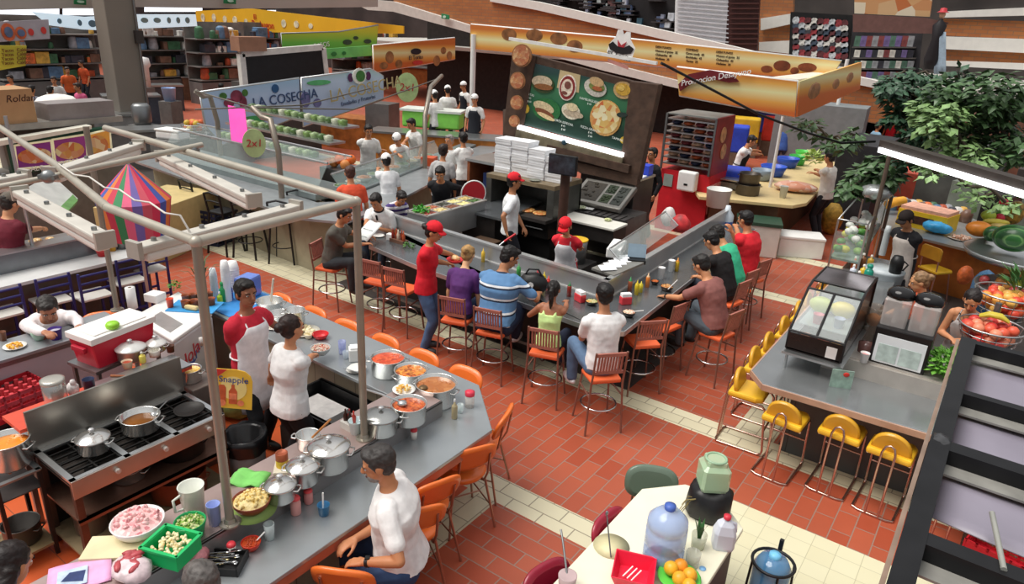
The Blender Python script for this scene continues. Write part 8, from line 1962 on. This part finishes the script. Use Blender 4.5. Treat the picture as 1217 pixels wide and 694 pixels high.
for i,(q,w,d,c,lb)in enumerate((((155,112),1.8,.9,'3A4A5A','corner counter with a plant at the foot of the grey column'),((95,135),3.0,.8,'8A8A88','steel counter behind the kiosk roof boxes'),((215,150),3.6,.8,'6E6A68','long steel counter left of the salad stall sign'),((250,90),2.6,.9,'7A5A44','brown counter below the yellow fascia'),((190,100),1.6,.8,'4A4A4E','dark counter right of the grey column'),((50,88),2.8,.8,'5A6470','counter below the grey fish sign'),((505,80),3.0,1.0,'A8622E','counter below the orange food banner'))):bstall(lb,q,w,d,mat(c,.6,.1,.2),rz=1.2 if i<6 else.3)
pk=dict(vox=.018)
for x,y,f,lb,s_,hr in((80,84,(1,-.2),'vendor in an orange apron over green at the far left stall','D8622E','2A1E1A'),(92,104,(.2,-1),'person in a pink top by the far left counter','D8608A','3A2A22'),(12,94,(.6,-.8),'vendor in orange at the left edge below the yellow-green banner','E0602E','2A1E1A'),(20,106,(-.6,.8),'dark-haired customer behind the cardboard box, nearest the left edge','C8C4C0','1A1412'),(38,107,(-.6,.8),'dark-haired customer behind the white sacks, middle one','8A8C98','1A1412'),(60,108,(-.6,.8),'dark-haired customer behind the kiosk boxes, right of the others','B8A878','1A1412'),(96,76,(.3,-1),'small person in orange beside the blue cloth far left','D8582E','2A1E1A'),(64,96,(.8,-.5),'person in white beside the orange-aproned vendor','E4E4E0','2A1E1A')):
 who(lb,x,y,f,h=1.62,lean=8,hp=6,shirt=s_,hair=hr,trousers='2A2C34',**pk)
who('cook in a white cap and white coat at the far stall below the lit fascia',219,64,(.4,-1),h=1.7,lean=6,shirt='E6E6E8',sleeve=1.0,cap='F4F3F0',trousers='C8C8C8',**pk);who('person in an orange top behind the salad stall sign',263,104,(-.7,.7),h=1.64,lean=8,shirt='E0662E',**pk);who('person in a red t-shirt in the far aisle below the lit fascia',187,60,(.4,-1),h=1.66,shirt='C82E2E',**pk)
who('woman in a pale top and dark skirt walking beyond the cooks',541,60,(-.9,.3),h=1.66,shirt='E0D4CC',trousers='1E1E22',fem=True,**pk);who('person in a red top seated behind the creepers on the right',1063,137,(-.4,-1),h=1.62,shirt='D8283A',trousers='8A3A3A',**pk);who('dark-haired person in blue seated left of the red top',1044,150,(.7,.7),h=1.6,shirt='7A9AB0',fem=True,**pk)
b=MB();b.sph((0,0,.3),(.4,.34,.34),12);solo('striped_bundle',b,ramp_mat('red_white',[(0,'D83A4A'),(.5,'EAE4E2')],axis=0,lo=0,hi=.16,const=True,wave=True),'red and white striped cloth bundle beside the red top','bundle',P(1076,160,.6),disp=.08)
def under(p,w,n_):carton('display_stand','grey stand under the '+n_,'stand',V((p.x,p.y,0)),(w,w,p.z),.3,mat('6A6866',.6,.1,.2));return p
T=thing('potted_plant','leafy potted herb on the corner counter by the column','plant',under(P(163,108,1.0),.4,'leafy potted herb'));b=MB();leafy(b,(0,0,.28),(.28,.25,.16),90,.14,rr);part('leaves',b,mat('4E8A3A',.6,0,.3),T);b=MB();b.lathe([(0,0),(.13,0),(.16,.2),(.14,.2),(0,.18)]);part('plant_pot',b,mat('A8B4C4',.5),T)
T=thing('white_dispenser','tall white dispenser covered with a cloth beside the column','dispenser',under(P(174,104,1.0),.4,'tall white dispenser'));b=MB();b.lathe([(0,0),(.16,0),(.16,.7),(.24,.8),(.2,1.05),(0,1.1)],n=14);part('body',b,mat('E4E2E0',.5),T,disp=.06)
T=thing('steel_urn','tall steel urn on the counter near the grey column','urn',under(P(170,148,.9),.55,'tall steel urn'));b=MB();b.lathe([(0,0),(.2,0),(.24,.1),(.24,.5),(.18,.56),(0,.58)],n=18);part('body',b,STEELD(),T)
cup('pale blue plastic bucket beyond the steel urn',under(P(202,120,1.0),.5,'pale blue plastic bucket'),.22,.42,'9AB4E0',name='bucket');b=MB();b.bx(-.35,.35,-.2,.2,0,.2)
T=thing('foam_boxes','two white foam boxes on the counter before the fruit basket','foam box',under(P(206,165,.98),.75,'two white foam boxes'),.3);part('box',b,WHITE(),T,bev=.05);b=MB();b.bx(-.36,.36,-.21,.21,.2,.24);part('lid',b,WHITE(),T,bev=.01)
wire_basket('wire basket of orange fruit on the left salad counter',under(P(231,158,1.0),.65,'wire basket of orange fruit'),.3,.22)
for i in range(14):b=MB();b.sph((0,0,0),.085,8);p=P(231,158,1.0);solo('orange',b,mat(('E07A3A','C8A83A','D8683A')[i%3],.5,0,.15),('orange','yellow','red-orange')[i%3]+' fruit in the wire basket left of the salad stall sign','fruit',p+V((.2*math.cos(i*2.4)*math.sqrt(i/14),.2*math.sin(i*2.4)*math.sqrt(i/14),.12+.13*(i%2))),group='fruit in the left wire basket')
T=thing('carton','brown carton on the black board frame','box',on_plane((296,59),('x',-17.4)));b=MB();b.bx(-.2,.2,-.42,.42,-.03,.33);part('box',b,mat('9A7058',.7,0,.1),T)
zn=('left of the column','below the lit fascia','below the yellow fascia','beside the yellow fascia','below the ramp')
xr=((2,112),(168,232),(236,292),(300,336),(406,466));gx=(-32,-31,-29,-30,-31);lv=(1.0,1.55,2.1,2.65);yr=[]
for k in range(5):
 ya,yb_=PX(xr[k][0],60,gx[k]).y-.3,PX(xr[k][1],60,gx[k]).y+.3;yr.append((ya,yb_));T=thing('goods_rack','tall rack of goods in the far stalls '+zn[k],'rack',(gx[k],(ya+yb_)/2,0))
 for z in lv:b=MB();b.bx(gx[k]-.45,gx[k]+.45,ya,yb_,z-.04,z);part('shelf',rel(T,b),mat('7A7672',.5,.2,.2),T)
 b=MB();b.bx(gx[k]-.5,gx[k]-.45,ya,yb_,0,3.3);part('back',rel(T,b),mat('75706C',.7,0,.4,1.5),T)
 b=MB();b.bx(gx[k]-.45,gx[k]+.5,ya,yb_,0,.9);part('counter',rel(T,b),mat('6E6A68',.5,.2,.3,1.5),T)
GC={'5A7A9A':'blue','9A9AA0':'grey','DAD6D0':'white','7A5A4A':'brown','3E6A4A':'green','B8502E':'rusty red','3A3A44':'dark','D8A84A':'amber','E0703A':'orange'}
for i in range(230):
 k=i%5;c=list(GC)[rr.randrange(9)];s_=rr.uniform(.18,.42);ya,yb_=yr[k];z=lv[rr.randrange(4)]
 b=MB();w=s_/2
 if rr.random()<.5:b.lathe([(0,0),(w*.9,0),(w,w*.5),(w*.8,s_*1.1),(w*.3,s_*1.25),(0,s_*1.25)],n=10)
 else:b.bx(-w,w,-w*1.3,w*1.3,0,s_*rr.uniform(.7,1.2))
 solo('stall_goods',b,mat(c,.5,0,.35,5),GC[c]+' goods on the '+('lowest','second','third','top')[lv.index(z)]+' shelf of the rack '+zn[k],'goods',(gx[k]+.15,rr.uniform(ya+.3,yb_-.3),z),0,'goods on the rack '+zn[k],bev=.02)
carton('red_block','red planter block on the floor beyond the glass produce case','planter',V((P(1050,250,0).x,P(1050,250,0).y,0)),(1.3,1.3,1.1),.1,mat('B8503E',.6,0,.1));carton('dark_cabinet','tall dark cabinet behind the man holding greens','cabinet',V((P(1013,262,0).x,P(1013,262,0).y,0)),(.9,2.2,1.9),0,mat('2A2C30',.5,0,.3))
slab('wall_brick_middle',[(905,-20),(945,-20),(940,76),(902,66)],('y',28.9),.2,BRK);slab('trim_6',[(905,22),(943,16),(943,28),(905,36)],('y',28.7),.2,WCP);slab('trim_7',[(903,50),(941,48),(941,64),(903,60)],('y',28.7),.2,WCP)
for x,y,w,h,c,n_ in((-.9,19.2,1.6,2.0,'4E524E','grey-green metal locker farthest behind the yellow fruit box'),(.9,18.4,1.5,1.7,'3A3432','dark brown locker behind the slatted cabinet'),(-2.6,21.5,1.2,1.3,'7A5A44','brown stall block under the hanging branch'),(1.6,21.5,2.4,2.3,'5A5450','big dim stall block behind the juice bar foliage'),(-.6,24,2.6,2.2,'6E4A3A','reddish stall block under the ramp behind the foliage')):
 carton('stall_block',n_,'stall',(x,y,0),(w,.9,h),-.1,mat(c,.6,.1,.35,2),bev=.02)
creeper('small sprays of creeper at the upper left of the foliage',[(1060,95,10),(1085,90,12),(1110,95,14),(1140,92,14)],13.4,60,.16,2)
for i in range(16):
 c=list(GC)[(i*5)%9];b=MB();b.lathe([(0,0),(.1,0),(.11,.16),(.05,.24),(0,.25)],n=10);solo('bottle',b,mat(c,.35,0,.2),GC[c]+' jar on the rear juice bar counter behind the cap-wearing man','jar',(-1.75+.085*i,15.6+.1*(i%3),.91),group='jars on the rear juice bar counter')
W=bpy.data.worlds.new('hall_daylight');SC.world=W;W.use_nodes=True
nt=W.node_tree;bg=nt.nodes['Background'];bg.inputs['Strength'].default_value=0.88
tc=nt.nodes.new('ShaderNodeTexCoord');sp=nt.nodes.new('ShaderNodeSeparateXYZ');cr=nt.nodes.new('ShaderNodeValToRGB')
nt.links.new(tc.outputs['Generated'],sp.inputs[0]);nt.links.new(sp.outputs['Z'],cr.inputs['Fac']);nt.links.new(cr.outputs['Color'],bg.inputs['Color'])
for e,(p,c)in zip((cr.color_ramp.elements[0],cr.color_ramp.elements[1],cr.color_ramp.elements.new(.45)),((.0,(.22,.22,.22,1)),(.95,(1.25,1.27,1.3,1)),(.45,(.46,.47,.49,1)))):
 e.position=p;e.color=c
def sun(name,e,rot,ang,col):
 l=bpy.data.lights.new(name,'SUN');l.energy=e;l.angle=D(ang);l.color=col
 o=bpy.data.objects.new(name,l);COL.objects.link(o);o.rotation_euler=rot
sun('skylight_sun',2.8,(D(18),D(-22),0),40,(1.0,.96,.90))
vs=SC.view_settings
vs.view_transform='Standard';vs.look='None';vs.exposure=0.22;vs.gamma=1.0;vs.use_curve_mapping=False
